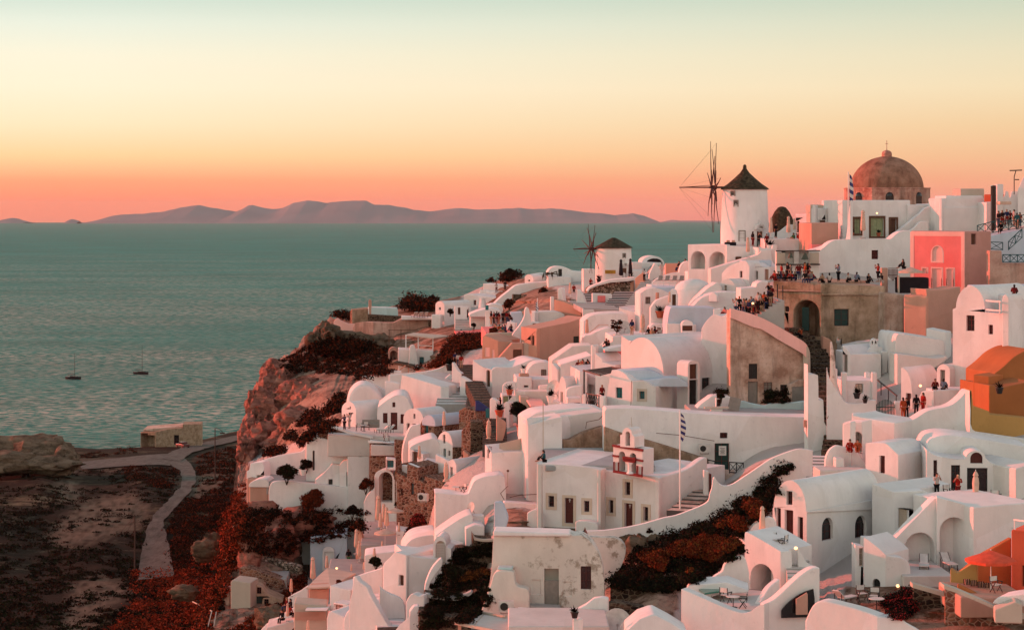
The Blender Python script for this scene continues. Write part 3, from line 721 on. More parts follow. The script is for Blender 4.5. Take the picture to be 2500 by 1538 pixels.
# ---- domed church
t = T('domed_church', 'church with a big brown dome on a reddish drum and white body', 'church')
t.at(P(2150, 600, 247)); dc = 262; k = dc/F; c = P(2165, 462, dc)
dm = MB(); Rr = 89*k; hh = 80*k
dm.lathe(c, [(Rr*1.0, -.3)]+[(Rr*math.cos(a), hh*math.sin(a)) for a in [math.pi/2*i/18 for i in range(18)]]+[(.6, hh)], 56); t.mb('dome', dm, 'dome', smooth=True)
dm = MB(); dm.lathe(c+Vector((0, 0, -.0)), [(.62, hh-.05), (.62, hh+.25), (.56, hh+.5), (.36, hh+.66), (.1, hh+.75)], 16); dm.bar(c+Vector((0, 0, hh+.7)), c+Vector((0, 0, hh+1.9)), .045); dm.bar(c+Vector((-.18, 0, hh+1.5)), c+Vector((.18, 0, hh+1.5)), .04)
t.mb('lantern', dm, 'drum', smooth=True)
dr = MB(); Ro = 104*k/math.cos(math.pi/8)*.97; dr.lathe(c, [(Ro, -6), (Ro, .0), (Ro*1.015, .02), (Ro*1.015, .14), (Ro*.85, .16)], 8, math.pi/8+rad(-6)); t.mb('drum', dr, 'drum')
for a in (-6-90-45, -6-90, -6-45):
    dd = ddir(a); q = c+dd*(Ro*math.cos(math.pi/8)-.1)+Vector((0, 0, -1.45)); m = MB(); e = math.atan2(dd.y, dd.x)+math.pi/2
    m.box(q, (.95, .3, 1.2), e); m.lathe(q+Vector((0, 0, .6)), [(.475, -.01), (.42, .22), (.25, .40), (.02, .48)], 12, 0, 1, 1); t.mb('window_pane', m, 'dark')
t.pr('white_body', [(2056, 489), (2222, 489)], 590, 7, L=9, d=248, holes=[('w', 2086, 534, 2101, 571, 'green', 'Tbrown'), ('d', 2126, 532, 2157, 577, 'green', 'Tbrown'), ('w', 2174, 535, 2188, 570, 'brown', 'Tbrown')])
t.pr('side_block', [(2216, 500), (2271, 500)], 586, 7, L=6, d=248.5); t.pr('east_block', [(2268, 498), (2298, 497)], 580, 7, L=5, d=249.2, holes=[('A', 2270, 533, 2296, 566, 'brown')])
t.pr('stair_flank', [(2190, 566), (2247, 520), (2258, 508), (2275, 503), (2299, 503)], 575, 7, L=.9, d=246.8)
t.pr('stair_wall', smo([(2215, 566), (2232, 556), (2246, 542), (2268, 540)]), 580, 7, L=.6, d=245.3)
t = H('white_house', 'white block with swelling vaulted flank right of the domed church')
t.pr('wall', smo([(2297, 486), (2299, 484)])+[(2406, 484), (2413, 525), (2419, 548)], 575, 5, L=5, d=243)
t.pr('roof_step', [(2309, 478), (2400, 478)], 487, 5, L=4.5, d=243.5); t.pr('roof_cabin', [(2345, 461), (2403, 461)], 480, 5, L=3, d=245, mat='beige')
t.pr('vault_band', [(2300, 506), (2413, 506)], 528, 5, L=.3, d=242.8)
t.pr('lit_edge', [(2294, 487), (2301, 487)], 560, -40, L=1, d=242.6)
# long high white wall beneath the church terrace
t = wall('broad grey-white wall with one small dark window below the domed church', [(2001, 612), (2012, 604), (2030, 590), (2060, 585), (2160, 584), (2175, 583), (2185, 574), (2198, 566), (2222, 563)], 695, 4, 'retaining_wall', L=2.2, d=236, k=3,
     holes=[('w', 2128, 611, 2144, 633)])
wall('low white terrace edge with a pot under the flag', [(2046, 606), (2060, 592), (2066, 578), (2072, 520), (2076, 489)], 612, -50, L=.4, d=237, k=3, drop=1)
wall('bright swooping white wall between bell frame and church terrace', [(1975, 613), (2000, 606), (2030, 596), (2055, 588)], 614, 2, L=3, d=239, k=3, mat='white')
# pink church
t = T('pink_church', 'bright pink church front with a pale border and an arched niche window', 'church')
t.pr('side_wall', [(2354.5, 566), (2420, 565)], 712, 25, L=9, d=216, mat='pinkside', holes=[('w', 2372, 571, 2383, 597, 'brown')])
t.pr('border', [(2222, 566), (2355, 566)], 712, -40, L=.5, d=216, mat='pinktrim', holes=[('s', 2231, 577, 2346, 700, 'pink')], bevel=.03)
t.pr('window_surround', arc(2272, 2303, 620, 599), 642, -40, L=.12, d=215.2, mat='pinktrim', drop=0, holes=[('a', 2276, 602, 2299, 638, 'dark')], bevel=.02)
for a, b, c_, d_ in ((2249, 652, 2265, 668), (2272, 652, 2301, 706), (2308, 653, 2330, 706)):
    t.pr('doorway', [(a, b), (c_, b+1)], d_, -40, L=.14, d=215.15, mat='pinktrim', drop=0, holes=[('d', a+3, b+4, c_-3, d_-.5, 'dark')], bevel=.02)
t = T('roof_terrace', 'pink-brown wall with worn plaster right of the pink church', 'wall')
t.pr('wall_face', [(2416, 612), (2446, 612), (2447, 642), (2520, 642)], 700, 6, L=1, d=213, mat='pinkwall')
# far right terrace with teal railings
t = H('terrace_house', 'white terrace house with scalloped parapet at the far right skyline')
t.pr('wall', [(2408, 494), (2433, 492), (2520, 492)], 590, 4, L=8, d=240, holes=[('o', 2447, 500, 2475, 560, 1.0)])
t.pr('orange_band', [(2402, 475), (2433, 475)], 492, -40, L=3, d=241, mat='redpl')
t.pr('parapet', [(2433, 493), (2434, 464)]+arc(2446, 2456, 466, 483)[::1]+[(2457, 468)]+arc(2462, 2471, 468, 484)+[(2473, 468), (2480, 468)]+[(2520, 462)], 494, 4, L=.5, d=238, bevel=.02)
t.pr('chimney', [(2434, 450), (2450, 450)], 470, 4, L=1, d=237.5, mat='white2'); t.pr('vent_box', [(2422, 453), (2434, 453)], 471, 4, L=.6, d=237.9, mat='dark')
t.pr('dome_edge', smo([(2484, 466), (2490, 450), (2500, 430), (2520, 412)]), 470, -30, L=3, d=236)
t.pr('canopy', [(2441, 492), (2470, 492)], 500, 3, L=1.5, d=233.5, mat='canvas', drop=0)
t.pr('terrace_slab', [(2385, 566), (2420, 570), (2480, 562), (2520, 552)], 578, 4, L=9, d=232, mat='floorw')
t.pr('stair_wall', [(2418, 576), (2450, 570), (2492, 562), (2520, 562)], 690, 4, L=4, d=229, mat='roofb')
# bell frame
t = T('belfry', 'weathered stone bell frame holding two hanging bells beside the crowd', 'bell frame')
t.pr('wall', [(1895, 613), (2001, 612)], 690, 3, L=.7, d=231, mat='white2', holes=[('o', 1919, 614.5, 1939, 644, .69), ('o', 1951, 614.5, 1975, 645, .69)], bevel=.04)
for x0, x1 in ((1896, 1918), (1977, 2000)): t.pr('panel', [(x0, 617), (x1, 617)], 644, 3, L=.15, d=230.8, mat='beige', drop=0)
b_ = MB(); b_.bar(P(1894, 613, 230.6), P(2002, 612, 230.6), .08); b_.bar(P(1894, 646, 230.6), P(2002, 646, 230.6), .1); t.mb('beam', b_, 'poleg')
for x, y, s in ((1930, 617, 1), (1965, 617, 1.3)):
    b_ = MB(); k = 230.3/F; c = P(x, y, 230.3); b_.lathe(c-Vector((0, 0, 13*k*s)), [(.32*s, 0), (.27*s, .12*s), (.18*s, .33*s), (.13*s, .5*s), (.04, .56*s)], 12); b_.bar(c-Vector((0, 0, 15*k*s)), c, .03)
    tag(b_.build('bell', 'bronze', None, c), 'larger dark bell hanging right in the bell frame' if s > 1 else 'smaller green bell hanging left in the bell frame', 'bell', 'bells in the bell frame')
# crowd terrace and arched building below it
t = T('arched_building', 'weathered ochre building with a tall arched gateway under the crowd terrace', 'building')
t.pr('gate_front', [(1887, 686), (2006, 692)], 830, -33, L=11, d=211, mat='ruin2', holes=[('O', 1938, 733, 2001, 822, 3.0), ('w', 1916, 749, 1926, 761)], bevel=.1)
t.pr('east_front', [(2005, 693), (2162, 699)], 840, 2, L=10, d=211.2, mat='ruin2', holes=[('w', 2037, 755, 2072, 796, 'gateg')])
t.pr('door_leaf', [(1958, 750), (1976, 750)], 808, -10, L=.2, d=212.3, mat='gateg', drop=0)
b_ = MB(); b_.bar(P(1898, 694, 210.2), P(1899, 765, 210.5), .07); b_.bar(P(1911, 697, 209.5), P(1912, 770, 209.8), .06); t.mb('drain_pipe', b_, 'iron')
t.pr('cornice', [(1887, 706), (2005.5, 711.5)], 713, -33, L=.2, d=210.7, mat='pinkwall', drop=0)
t.pr('east_cornice', [(2007, 716), (2158, 719)], 721, 2, L=.2, d=210.9, mat='ruin2', drop=0)
t = T('round_bastion', 'rounded salmon bastion wall right of the arched building', 'wall')
m = MB(); c0 = P(2190, 830, 210); xs_ = [(2158, 214, 699), (2176, 208.8, 715), (2200, 206.6, 717), (2220, 205.6, 718), (2240, 206, 719), (2256, 207, 721), (2264, 208.2, 722)]
t.at(c0)
t.pr('left_face', [(2158, 714), (2208, 719)], 835, 8, L=5, d=209.6, mat='ruin', bevel=.2)
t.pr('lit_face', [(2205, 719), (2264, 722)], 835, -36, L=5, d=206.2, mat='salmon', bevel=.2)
t.pr('shade_face', [(2263, 722), (2261, 706), (2269, 706), (2270, 709), (2320, 706), (2345, 700)], 880, 20, L=3, d=206.3, mat='salmon2', bevel=.1)  # darker salmon paints this face's shade
t = T('slatted_gate', 'small dark slatted gate between terrace wall and umbrella', 'gate')
m = MB(); 
for i in range(8): m.box(P(2169.5+i*3, 664+abs(i-3.5)*-1.5+8, 215), (.07, .05, (30-abs(i-3.5)*3)*215/F))
m.bar(P(2168, 655, 215), P(2192, 655, 215), .04); m.bar(P(2168, 672, 215), P(2192, 672, 215), .04); t.at(P(2180, 680, 215)); t.mb('slats', m, 'reddoor')
t.pr('gate_post', [(2152, 654), (2168, 654)], 700, 2, L=.6, d=214.6, mat='salmon2', drop=2)
# sloping wall with ruined brown front below the crowd
t = T('ruined_house', 'long brown ruined house front with peeling plaster under the sloping crowd wall', 'ruin')
t.pr('wall', smo([(1783, 758), (1820, 764), (1862, 778), (1900, 796), (1940, 820), (1962, 834), (1974, 850), (1977, 880)], 3), 985, 3, L=2.2, d=198, mat='ruin',
     holes=[('d', 1828, 888, 1849, 925, 'iron'), ('d', 1826, 931, 1850, 985, 'greywood'), ('w', 1865, 933, 1885, 957, 'greywood'), ('w', 1905, 939, 1923, 960, 'iron')])
pass
t.pr('door_canopy', [(1927, 941), (1950, 928), (1970, 927)], 990, 3, L=1.4, d=197, mat='ruin', holes=[('s', 1934, 944, 1968, 982, 'greywood')])
band = smo([(1783, 753), (1800, 757), (1830, 765), (1862, 777), (1900, 797), (1945, 824), (1962, 834), (1972, 847), (1976, 878)], 3)
lower = [(1974, 880), (1961, 864), (1930, 846), (1898, 828), (1880, 816), (1858, 803), (1840, 799), (1815, 789), (1800, 782), (1783, 776)]
def slab_px(part, poly, d, th, mat, t, tilt=None):
    f = [P(x, y, d) for x, y in poly]; bk = [p+Vector((0, th, 0)) for p in f]; n = len(f)
    return finish(part, f+bk, [list(range(n)), list(range(n, 2*n))[::-1]]+[[i, (i+1) % n, n+(i+1) % n, n+i] for i in range(n)], mat, t.e, t.o, smooth=True)
slab_px('plaster_band', band+lower, 197.72, .5, 'pinktrim', t)
wall('smooth rounded coping wall turning down beside the dark stairs', [(1972, 846), (1978, 862), (1979, 905)], 985, 40, L=.6, d=197.6, mat='beige')
t = T('sloping_path', 'stepped lane rising behind the sloping wall where the crowd stands', 'steps')
m = MB(); t.at(P(1850, 770, 203))
for i in range(13):
    x = 1782+i*9; y = [776,775,773,771,769,766,762,756,750,744,738,733,729][i]; c = P(x+6, y, 205); m.box(c+Vector((0, 0, -2)), (.348, 9, 4))
t.mb('steps', m, 'floor')
# dark stairs right of the ruin
t = T('stone_stairs', 'dark worn stone stairs climbing between the ruin and white houses', 'stairs')
A_ = P(2030, 1110, 176); t.at(A_); m = MB(); pts = [(2034, 1108, 177), (2042, 1060, 181), (2031, 1000, 187), (2016, 940, 195), (2006, 885, 203), (1992, 860, 206), (1970, 830, 209), (1925, 800, 211)]
for (x0, y0, d0), (x1, y1, d1) in zip(pts, pts[1:]):
    a = P(x0, y0, d0); b = P(x1, y1, d1); n = max(3, int((b.z-a.z)/.28)); h_ = Vector((b.x-a.x, b.y-a.y, 0)); 
    for i in range(n):
        p = a+(b-a)*((i+.5)/n); m.box(Vector((p.x, p.y, a.z+(b.z-a.z)*(i+1)/n-1.5)), (1.9+(i%5)*.012, h_.length/n*1.25+.3, 3), math.atan2(h_.y, h_.x)-math.pi/2)
t.mb('steps', m, 'stoned')
wall('pale peeling wall sloping down the right side of the dark stairs', [(2026, 834), (2034, 880), (2036, 920), (2044, 950), (2056, 985), (2064, 1010), (2070, 1030)], 1040, -30, L=.5, d=184, mat='stained', k=3)
wall('short salmon wall end at the foot of the arched gateway', [(2008, 820), (2030, 832), (2031, 852)], 860, 2, L=1, d=206, mat='salmon')
wall('white stair cheek wall left of the dark stairs with blue bottle on top', [(1972, 890), (1975, 915), (1997, 916), (1998, 978), (2010, 976), (2012, 1030), (2022, 1043), (2037, 1056), (2035, 1066), (2018, 1085), (1995, 1106)], 1110, 3, L=1.6, d=180.5, k=2)
# ---- pink-lit house at right and its neighbours
t = H('white_house', 'tall pink-lit white house with rounded parapet and two red-framed windows')
t.pr('lit_front', [(2326, 755), (2333, 752)]+arc(2334, 2405, 750, 698, 762)+[(2449, 766)], 896, -38, to=2560, d=176, holes=[('w', 2359, 770, 2379, 808, 'dark', 'redtrim'), ('w', 2413, 793, 2424, 816, 'dark', 'redtrim')])
t.pr('chimney', arc(2446, 2464, 736, 719)+[(2464, 736)], 768, -36, to=2500, d=175, mat='white')
m = MB(); 
for y in (734, 756): m.bar(P(2408, y, 176.5), P(2444, y+3, 174.8), .09)
m.bar(P(2442, 734, 175), P(2442, 765, 175), .1); t.mb('roof_railing', m, 'white')
wall('long bluish-grey wall behind the tall pink-lit house', [(2375, 697), (2520, 695)], 790, 3, L=2, d=200, k=0, mat='roofb')
wall('white ledge where the striped shirt man sits', [(2448, 720), (2470, 719), (2495, 727), (2520, 740)], 800, 3, L=1.5, d=177, k=3)
# cluster right of stairs
wall('white back wall above the small courtyard houses', [(2054, 830), (2056, 845), (2100, 836), (2180, 828), (2195, 830)], 900, 3, L=2, d=206, k=2, mat='white2')
t = H('white_house', 'small white cube house with a tiny belfry on its roof')
t.pr('wall', [(2056, 842), (2066, 850), (2076, 864)], 910, -44, L=7, d=196, holes=[('d', 2059, 866, 2068, 909, 'greywood')])
t.pr('front', [(2075, 864), (2152, 863)], 925, 4, L=6, d=196); t.pr('annex', [(2153, 858), (2197, 857)], 925, 4, L=5, d=197, holes=[('w', 2167, 881, 2190, 915, 'gateg')])
t.pr('belfry', [(2117, 856), (2126, 848), (2126, 836)]+arc(2127, 2142, 836, 826)+[(2143, 846), (2154, 848)], 870, 4, L=.5, d=198, holes=[('O', 2128, 832, 2132, 840, .49), ('O', 2136, 832, 2140, 840, .49)], bevel=.02)
t = H('white_house', 'low half-lit vaulted roof running right under the salmon bastion')
t.pr('wall', arc(2186, 2206, 835, 815, 818, 8)+[(2208, 816), (2300, 830), (2306, 840)], 905, 3, L=7, d=194, mat='white')
t = H('white_cube', 'bright pink-lit white box beside the salmon bastion'); t.pr('wall', [(2261, 801), (2308, 811)], 870, -30, to=2323, d=196)
wall('grey-white sloped wall below the lit vault roof', [(2190, 865), (2215, 866), (2285, 875), (2310, 869), (2309, 880), (2280, 900)], 930, 3, L=3, d=191, k=2, mat='white2')
t = H('vault_house', 'narrow lit gable of a small vault beside the courtyard gate')
t.pr('wall', [(2200, 897)]+smo([(2203, 897), (2213, 905), (2221, 920), (2226, 945), (2228, 980)]), 1010, -40, to=2295, d=180, holes=[('d', 2212, 960, 2222, 990, 'reddoor')])
t = H('vault_house', 'white house with rounded lit gable above the seated couple')
t.pr('wall', arc(2287, 2319, 905, 889, n=12), 985, -42, to=2396, d=178, holes=[('d', 2295, 903, 2307, 945, 'greywood')])
t = H('balcony', 'white balcony block where two people sit at a table', 'balcony')
t.pr('wall', [(2243, 968), (2250, 955), (2281, 953)], 1030, -38, L=3.2, d=172.5); t.pr('side', [(2280, 953), (2330, 950), (2375, 950)], 1020, 4, L=2.5, d=172.6)
t = H('balcony', 'square white terrace block with four corner posts', 'terrace')
t.pr('wall', [(2056, 929), (2142, 928)], 1000, 4, L=5, d=187, holes=[('w', 2089, 937, 2107, 960, 'cream')])
for x in (2033, 2056, 2113, 2129): t.pr('post', [(x, 900 if x == 2033 else 909), (x+12, 900 if x == 2033 else 909)], 935, 4, L=.5, d=186.8 if x != 2113 else 190)
wall('white boundary wall left of the dark green gate', [(2018, 897), (2024, 925), (2050, 965), (2070, 985), (2115, 983), (2120, 977), (2138, 977)], 1050, -12, L=.6, d=179, k=2)
wall('short white pillar right of the dark green gate', [(2186, 980), (2208, 980)], 1035, 3, L=.6, d=176.8, k=0)
wall('short lit wall beside the woman in pink', [(2243, 985), (2252, 975), (2280, 975)], 1010, -34, L=.8, d=174, k=0)
t = T('arched_gate', 'dark green arched picket gate between white walls', 'gate'); d = 176; t.at(P(2162, 1028, d)); m = MB()
for i in range(13):
    x = 2140+i*3.7; top_ = 975+abs(i-6)**2*.32; m.bar(P(x, 1029, d), P(x, top_, d), .045)
m.bar(P(2139, 1018, d), P(2185, 1018, d), .05); m.bar(P(2139, 994, d), P(2185, 994, d), .05); t.mb('pickets', m, 'gateg')
t = T('stair_railing', 'black sloping stair railing above the dark green gate', 'railing'); t.at(P(2140, 960, 183)); m = MB()
m.bar(P(2143, 928, 184), P(2190, 966, 181), .07)
for x, y in ((2151, 935), (2169, 949), (2188, 965)): m.bar(P(x, y, 183), P(x, y+30, 183), .05)
t.mb('rails', m, 'iron')
# sweeping parapet
t = wall('long sweeping white parapet with a pink-lit left end below the gate', [(2079, 1008), (2110, 1015), (2150, 1025), (2186, 1030)], 1110, -36, L=1.2, d=163, k=3)
t.pr('shade_face', smo([(2185, 1030), (2205, 1029), (2222, 1027), (2240, 1018), (2262, 1004), (2285, 998), (2310, 993), (2328, 985), (2348, 968), (2360, 954), (2368, 953)], 3), 1110, 4, L=1.6, d=163.2)
t.pr('flank', smo([(2367, 953), (2370, 1000), (2374, 1048), (2420, 1060), (2520, 1074)], 3), 1130, 6, L=1.0, d=161)
# orange house
t = T('orange_house', 'orange and ochre house with a domed roof at the right edge', 'house')
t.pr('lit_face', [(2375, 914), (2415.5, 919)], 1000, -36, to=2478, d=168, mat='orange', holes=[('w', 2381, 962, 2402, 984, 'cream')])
t.pr('right_face', [(2415, 940), (2450, 945), (2520, 930)], 1030, 10, L=6, d=165.8, mat='rust')  # shade painted in by the darker orange
t.pr('dome', smo([(2428, 912), (2450, 895), (2475, 872), (2500, 858), (2520, 852)]), 960, 10, L=6, d=170, mat='rust')
t.pr('base', [(2372, 951), (2376, 990), (2416, 1004), (2416, 1012), (2520, 1022)], 1090, 4, L=2.2, d=163.6, mat='ochre', bevel=.1)
# ---- white house group lower right
t = H('white_house', 'pink-lit white house with a narrow red window and curved eaves')
t.pr('lit_front', [(2113, 1083)]+smo([(2117, 1081), (2155, 1081), (2168, 1086), (2180, 1098), (2193, 1110)], 3), 1205, -40, to=2264, d=153, holes=[('w', 2147, 1112, 2160, 1155, 'reddoor')])
t.pr('tall_back', smo([(2079, 1010), (2100, 1018), (2186, 1032)], 2), 1100, -36, L=4, d=161, holes=[])
t = H('terrace_house', 'wide white house with glass doors and a small red half-round window')
t.pr('front', smo([(2262, 1098), (2285, 1112), (2330, 1120), (2356, 1120)], 3)+arc(2358, 2406, 1118, 1100, n=12)+[(2420, 1130), (2481, 1145)], 1235, -5, L=7, d=151.5,
     holes=[('w', 2279, 1123, 2288, 1165), ('w', 2322, 1135, 2344, 1197, 'dark', 'reddoor'), ('w', 2361, 1142, 2411, 1222, 'dark', 'iron'), ('w', 2427, 1151, 2450, 1216, 'dark', 'reddoor'), ('a', 2369, 1104, 2399, 1131, 'reddoor')])
t.pr('right_wall', [(2480, 1144), (2530, 1130)], 1320, 20, L=6, d=149, mat='white2')
t.pr('roof_vault', smo([(2262, 1090), (2275, 1070), (2310, 1062), (2360, 1066), (2420, 1075), (2520, 1092)], 3), 1130, -2, L=5, d=155, mat='white')
t = H('niche_wall', 'tall pink-lit wall with an arched niche where two bathers lean', 'wall')
t.pr('wall', [(2057, 1034), (2062, 1030), (2105, 1030), (2106, 1110)], 1200, -30, L=2, d=158, holes=[('O', 2083, 1054, 2104, 1104, 1.2)])
t.pr('pillar', [(2057, 1034), (2078, 1029)], 1190, -36, to=2090, d=157)
t = wall('curved low white wall of the small seating nook', [(2014, 1150), (2016, 1120), (2024, 1100), (2040, 1088), (2058, 1090), (2090, 1100), (2108, 1125), (2118, 1140)], 1165, 3, L=.5, d=157, k=3)
t.pr('bench_block', [(2001, 1148), (2116, 1146)], 1175, 3, L=2.5, d=154, mat='floorw'); t.pr('step_block', [(2040, 1118), (2062, 1118)], 1150, 3, L=1.2, d=156)
def stairs(label, A_, B_, w, n, mat='floorw', hw=0.0, name='stairs', edge=None, skew=0):
    edge = edge or ('floor' if mat in ('white', 'floorw') and 'dark' not in label else 'step')
    t = T(name, label, 'stairs'); t.at(A_); m = MB(); h_ = Vector((B_.x-A_.x, B_.y-A_.y, 0)); L_ = h_.length; a = math.atan2(h_.y, h_.x)-math.pi/2+skew; dz = (B_.z-A_.z)/n
    for i in range(n):
        p = A_+(B_-A_)*((i+.5)/n); zt = A_.z+dz*(i+1); m.box(Vector((p.x, p.y, zt-dz*.55-.6)), (w, L_/n, dz*1.1+1.2), a)
    ob = t.mb('treads', m, mat); ob.data.materials.append(M[edge])
    for i in range(n): ob.data.polygons[6*i+2].material_index = 1
    return t
stairs('short white staircase beside the flowering bush in the centre right', P(1995, 1175, 158), P(2005, 1112, 166), 2.0, 8, 'white')

# ---- vault house with lit gable, lower right
t = H('vault_house', 'large barrel-vaulted white house with a lit gable and two arched side windows')
t.pr('gable_wall', [(1886, 1240)]+arc(1888, 1969, 1238, 1172, 1250, 16)+[(1970.5, 1252)], 1478, -42, to=2150, d=141,
     holes=[('w', 1920, 1199, 1934, 1232, 'dark', 'reddoor'), ('w', 1895, 1240, 1906, 1294, 'dark', 'reddoor'), ('d', 1916, 1245, 1936, 1343, 'reddoor'), ('w', 1948, 1262, 1960, 1321, 'dark', 'reddoor'),
            ('a', 2007, 1263, 2034, 1318, 'dark', 'reddoor'), ('a', 2088, 1258, 2115, 1312, 'dark', 'reddoor')])
t.pr('string_course', [(1972, 1251), (2145, 1243)], 1249, 48, L=.15, d=140.8, drop=0, bevel=.02)
t = H('stair_house', 'white block with a pale shuttered door behind the arched staircase')
t.pr('curved_flank', smo([(2128, 1180), (2140, 1184), (2165, 1194), (2182, 1200)], 3), 1330, -50, L=6, d=143.5, mat='white')
t.pr('wall', [(2181, 1200), (2250, 1196), (2262, 1200), (2271, 1206), (2272, 1230)], 1345, 4, L=4, d=143.5, holes=[('d', 2195, 1240, 2216, 1293, 'cream', 'cream')])
t.pr('front_low', [(2108, 1312), (2150, 1313), (2183, 1311)], 1420, 4, L=1, d=139.5)
t = H('arched_stair_house', 'white terrace block carried on two big round arches beside a sloping stair wall')
t.pr('sloping_arch', [(2188, 1312), (2215, 1284), (2250, 1248), (2280, 1218), (2289, 1214), (2293, 1217)], 1404, 5, L=1.1, d=138, holes=[('O', 2210, 1300, 2282, 1400, 1.05)])
t = T('terrace_block', 'white block with two round arched recesses under the umbrella terrace', 'house', 'whitewashed village buildings')
t.pr('arched_front', [(2287, 1214), (2296, 1216), (2378, 1238)], 1400, -8, L=1.1, d=137.5, holes=[('O', 2294, 1262, 2366, 1398, 1.05)])
t.pr('side_wall', [(2377, 1238), (2478, 1229), (2530, 1225)], 1420, 22, L=7, d=136.6, mat='white')
t.pr('recess_back', [(2190, 1320), (2292, 1240), (2376, 1240)], 1400, 2, L=.6, d=141.5, mat='white2', holes=[('A', 2344, 1296, 2372, 1378, 'dark'), ('A', 2202, 1330, 2228, 1392, 'dark')])
t.pr('terrace_floor', [(2288, 1228), (2480, 1228)], 1232, 2, L=6, d=142, drop=0, mat='floorw')
t.pr('recess_floor', [(2205, 1405), (2330, 1405)], 1412, 2, L=7, d=133, drop=3, mat='floorw')
t = H('stair_tower', 'small white tower with a curved stair wall and a dark niche door at its foot')
t.pr('left_face', smo([(2109, 1311), (2125, 1322), (2145, 1338), (2162, 1354)], 3), 1474, -38, L=3, d=133.5, holes=[('A', 2130, 1412, 2149, 1462, 'iron')])
t.pr('right_face', smo([(2161, 1354), (2185, 1358), (2205, 1362), (2218, 1372), (2223, 1385)], 3), 1470, 6, L=2.6, d=133.5)
wall('low white ledge with a barred window at the stair tower side', [(2088, 1330), (2108, 1334)], 1430, 2, L=1.2, d=135, k=0, holes=[('w', 2098, 1338, 2107, 1382, 'iron', 'cream')])
# lower right lit terrace block with arch
t = H('pool_terrace', 'pink-lit white block with a tall arch and cafe chairs on its roof terrace')
t.pr('arch_wall', smo([(1818, 1306), (1819, 1300), (1825, 1299), (1860, 1318), (1900, 1342), (1906, 1345)], 2), 1560, -42, L=3.4, d=134, holes=[('O', 1832, 1376, 1889, 1490, 2.4)])
t.pr('right_cheek', smo([(1905, 1345), (1922, 1344), (1934, 1348), (1934, 1400)], 2), 1560, 10, L=2, d=134)
t.pr('back_parapet', smo([(1826, 1300), (1836, 1285), (1848, 1274), (1870, 1262), (1882, 1262), (1893, 1270), (1900, 1295), (1912, 1308), (1914, 1330)], 3), 1360, 3, L=.5, d=139.5)
t.pr('terrace_floor', [(1832, 1338), (1925, 1340)], 1345, 3, L=7, d=135.5, mat='floorw', drop=0)
wall('wavy white parapet stepping down left of the tall arch', [(1731, 1424), (1735, 1415), (1748, 1404), (1763, 1394), (1768, 1380), (1776, 1370), (1795, 1360), (1812, 1356), (1822, 1368), (1830, 1400)], 1460, 3, L=.5, d=133, k=3)
t = T('plunge_pool', 'small green plunge pool set in a white ledge', 'pool')
t.pr('pool_rim', [(1676, 1434), (1682, 1427), (1775, 1420), (1828, 1440), (1828, 1446), (1737, 1452)], 1470, -6, L=2.4, d=128.4, mat='white', drop=1)
z_ = P(1737, 1450, 128.4).z+.28; w_ = [RAY(x, y)*(z_/RAY(x, y).z) for x, y in ((1706, 1437), (1764, 1430), (1774, 1439), (1720, 1447))]
m = MB(); m.add(w_+[v-Vector((0, 0, .1)) for v in w_], [[0, 1, 2, 3], [7, 6, 5, 4], [0, 4, 5, 1], [1, 5, 6, 2], [2, 6, 7, 3], [3, 7, 4, 0]]); t.mb('pool_water', m, 'water')
m = MB(); q = t.o
t = wall('big pink-lit outer wall of the pool terrace', [(1663, 1440), (1666, 1438), (1700, 1452), (1750, 1474), (1790, 1490), (1815, 1496), (1832, 1492), (1852, 1478), (1866, 1474)], 1620, -30, L=.7, d=123, k=3)
t.pr('terrace_floor', [(1668, 1486), (1860, 1490)], 1500, -30, L=7, d=124, mat='floorw', drop=0)
t.pr('inner_cheek', smo([(1852, 1478), (1865, 1455), (1880, 1432), (1905, 1412)], 3), 1560, 30, L=.5, d=126.5)
t = T('flying_stair_wall', 'white stair wall sweeping up over a low round arch', 'wall', WG)
t.pr('wall_face', smo([(1865, 1476), (1890, 1462), (1915, 1440), (1940, 1416), (1965, 1396), (1985, 1386), (2002, 1385)], 3), 1620, 10, L=.8, d=123.5, holes=[])
t.pr('dark_arch_sheet', [(1908, 1490)]+smo([(1912, 1484), (1925, 1470), (1945, 1455), (1965, 1444), (1986, 1437)], 2)+[(1989, 1460)], 1508, 10, L=.12, d=123.3, mat='dark', drop=0, bevel=0)  # dark sheet stands for the shaded opening under the arch
t.pr('arch_door', [(1944, 1462), (1970, 1446), (1972, 1450)], 1500, 10, L=.1, d=123.1, mat='salmon2', drop=0, bevel=0)
stairs('white steps climbing between the arch block and the vault house', P(1955, 1420, 131), P(1942, 1345, 138.5), 1.5, 8, 'floorw')
wall('curved white cheek wall of the steps below the gable', [(1948, 1340), (1958, 1352), (1968, 1370), (1982, 1380), (2000, 1386)], 1420, 3, L=.4, d=134.5, k=3)
t = wall('white foreground wall with a diagonal of pink light along the bottom edge', [(1965, 1516), (1982, 1480), (2005, 1466), (2050, 1475), (2100, 1488), (2145, 1504)], 1640, -32, L=1, d=117, k=3)
t.pr('right_face', smo([(2144, 1504), (2175, 1506), (2195, 1500), (2205, 1512), (2220, 1524), (2250, 1540)], 3), 1640, 6, L=1, d=117)
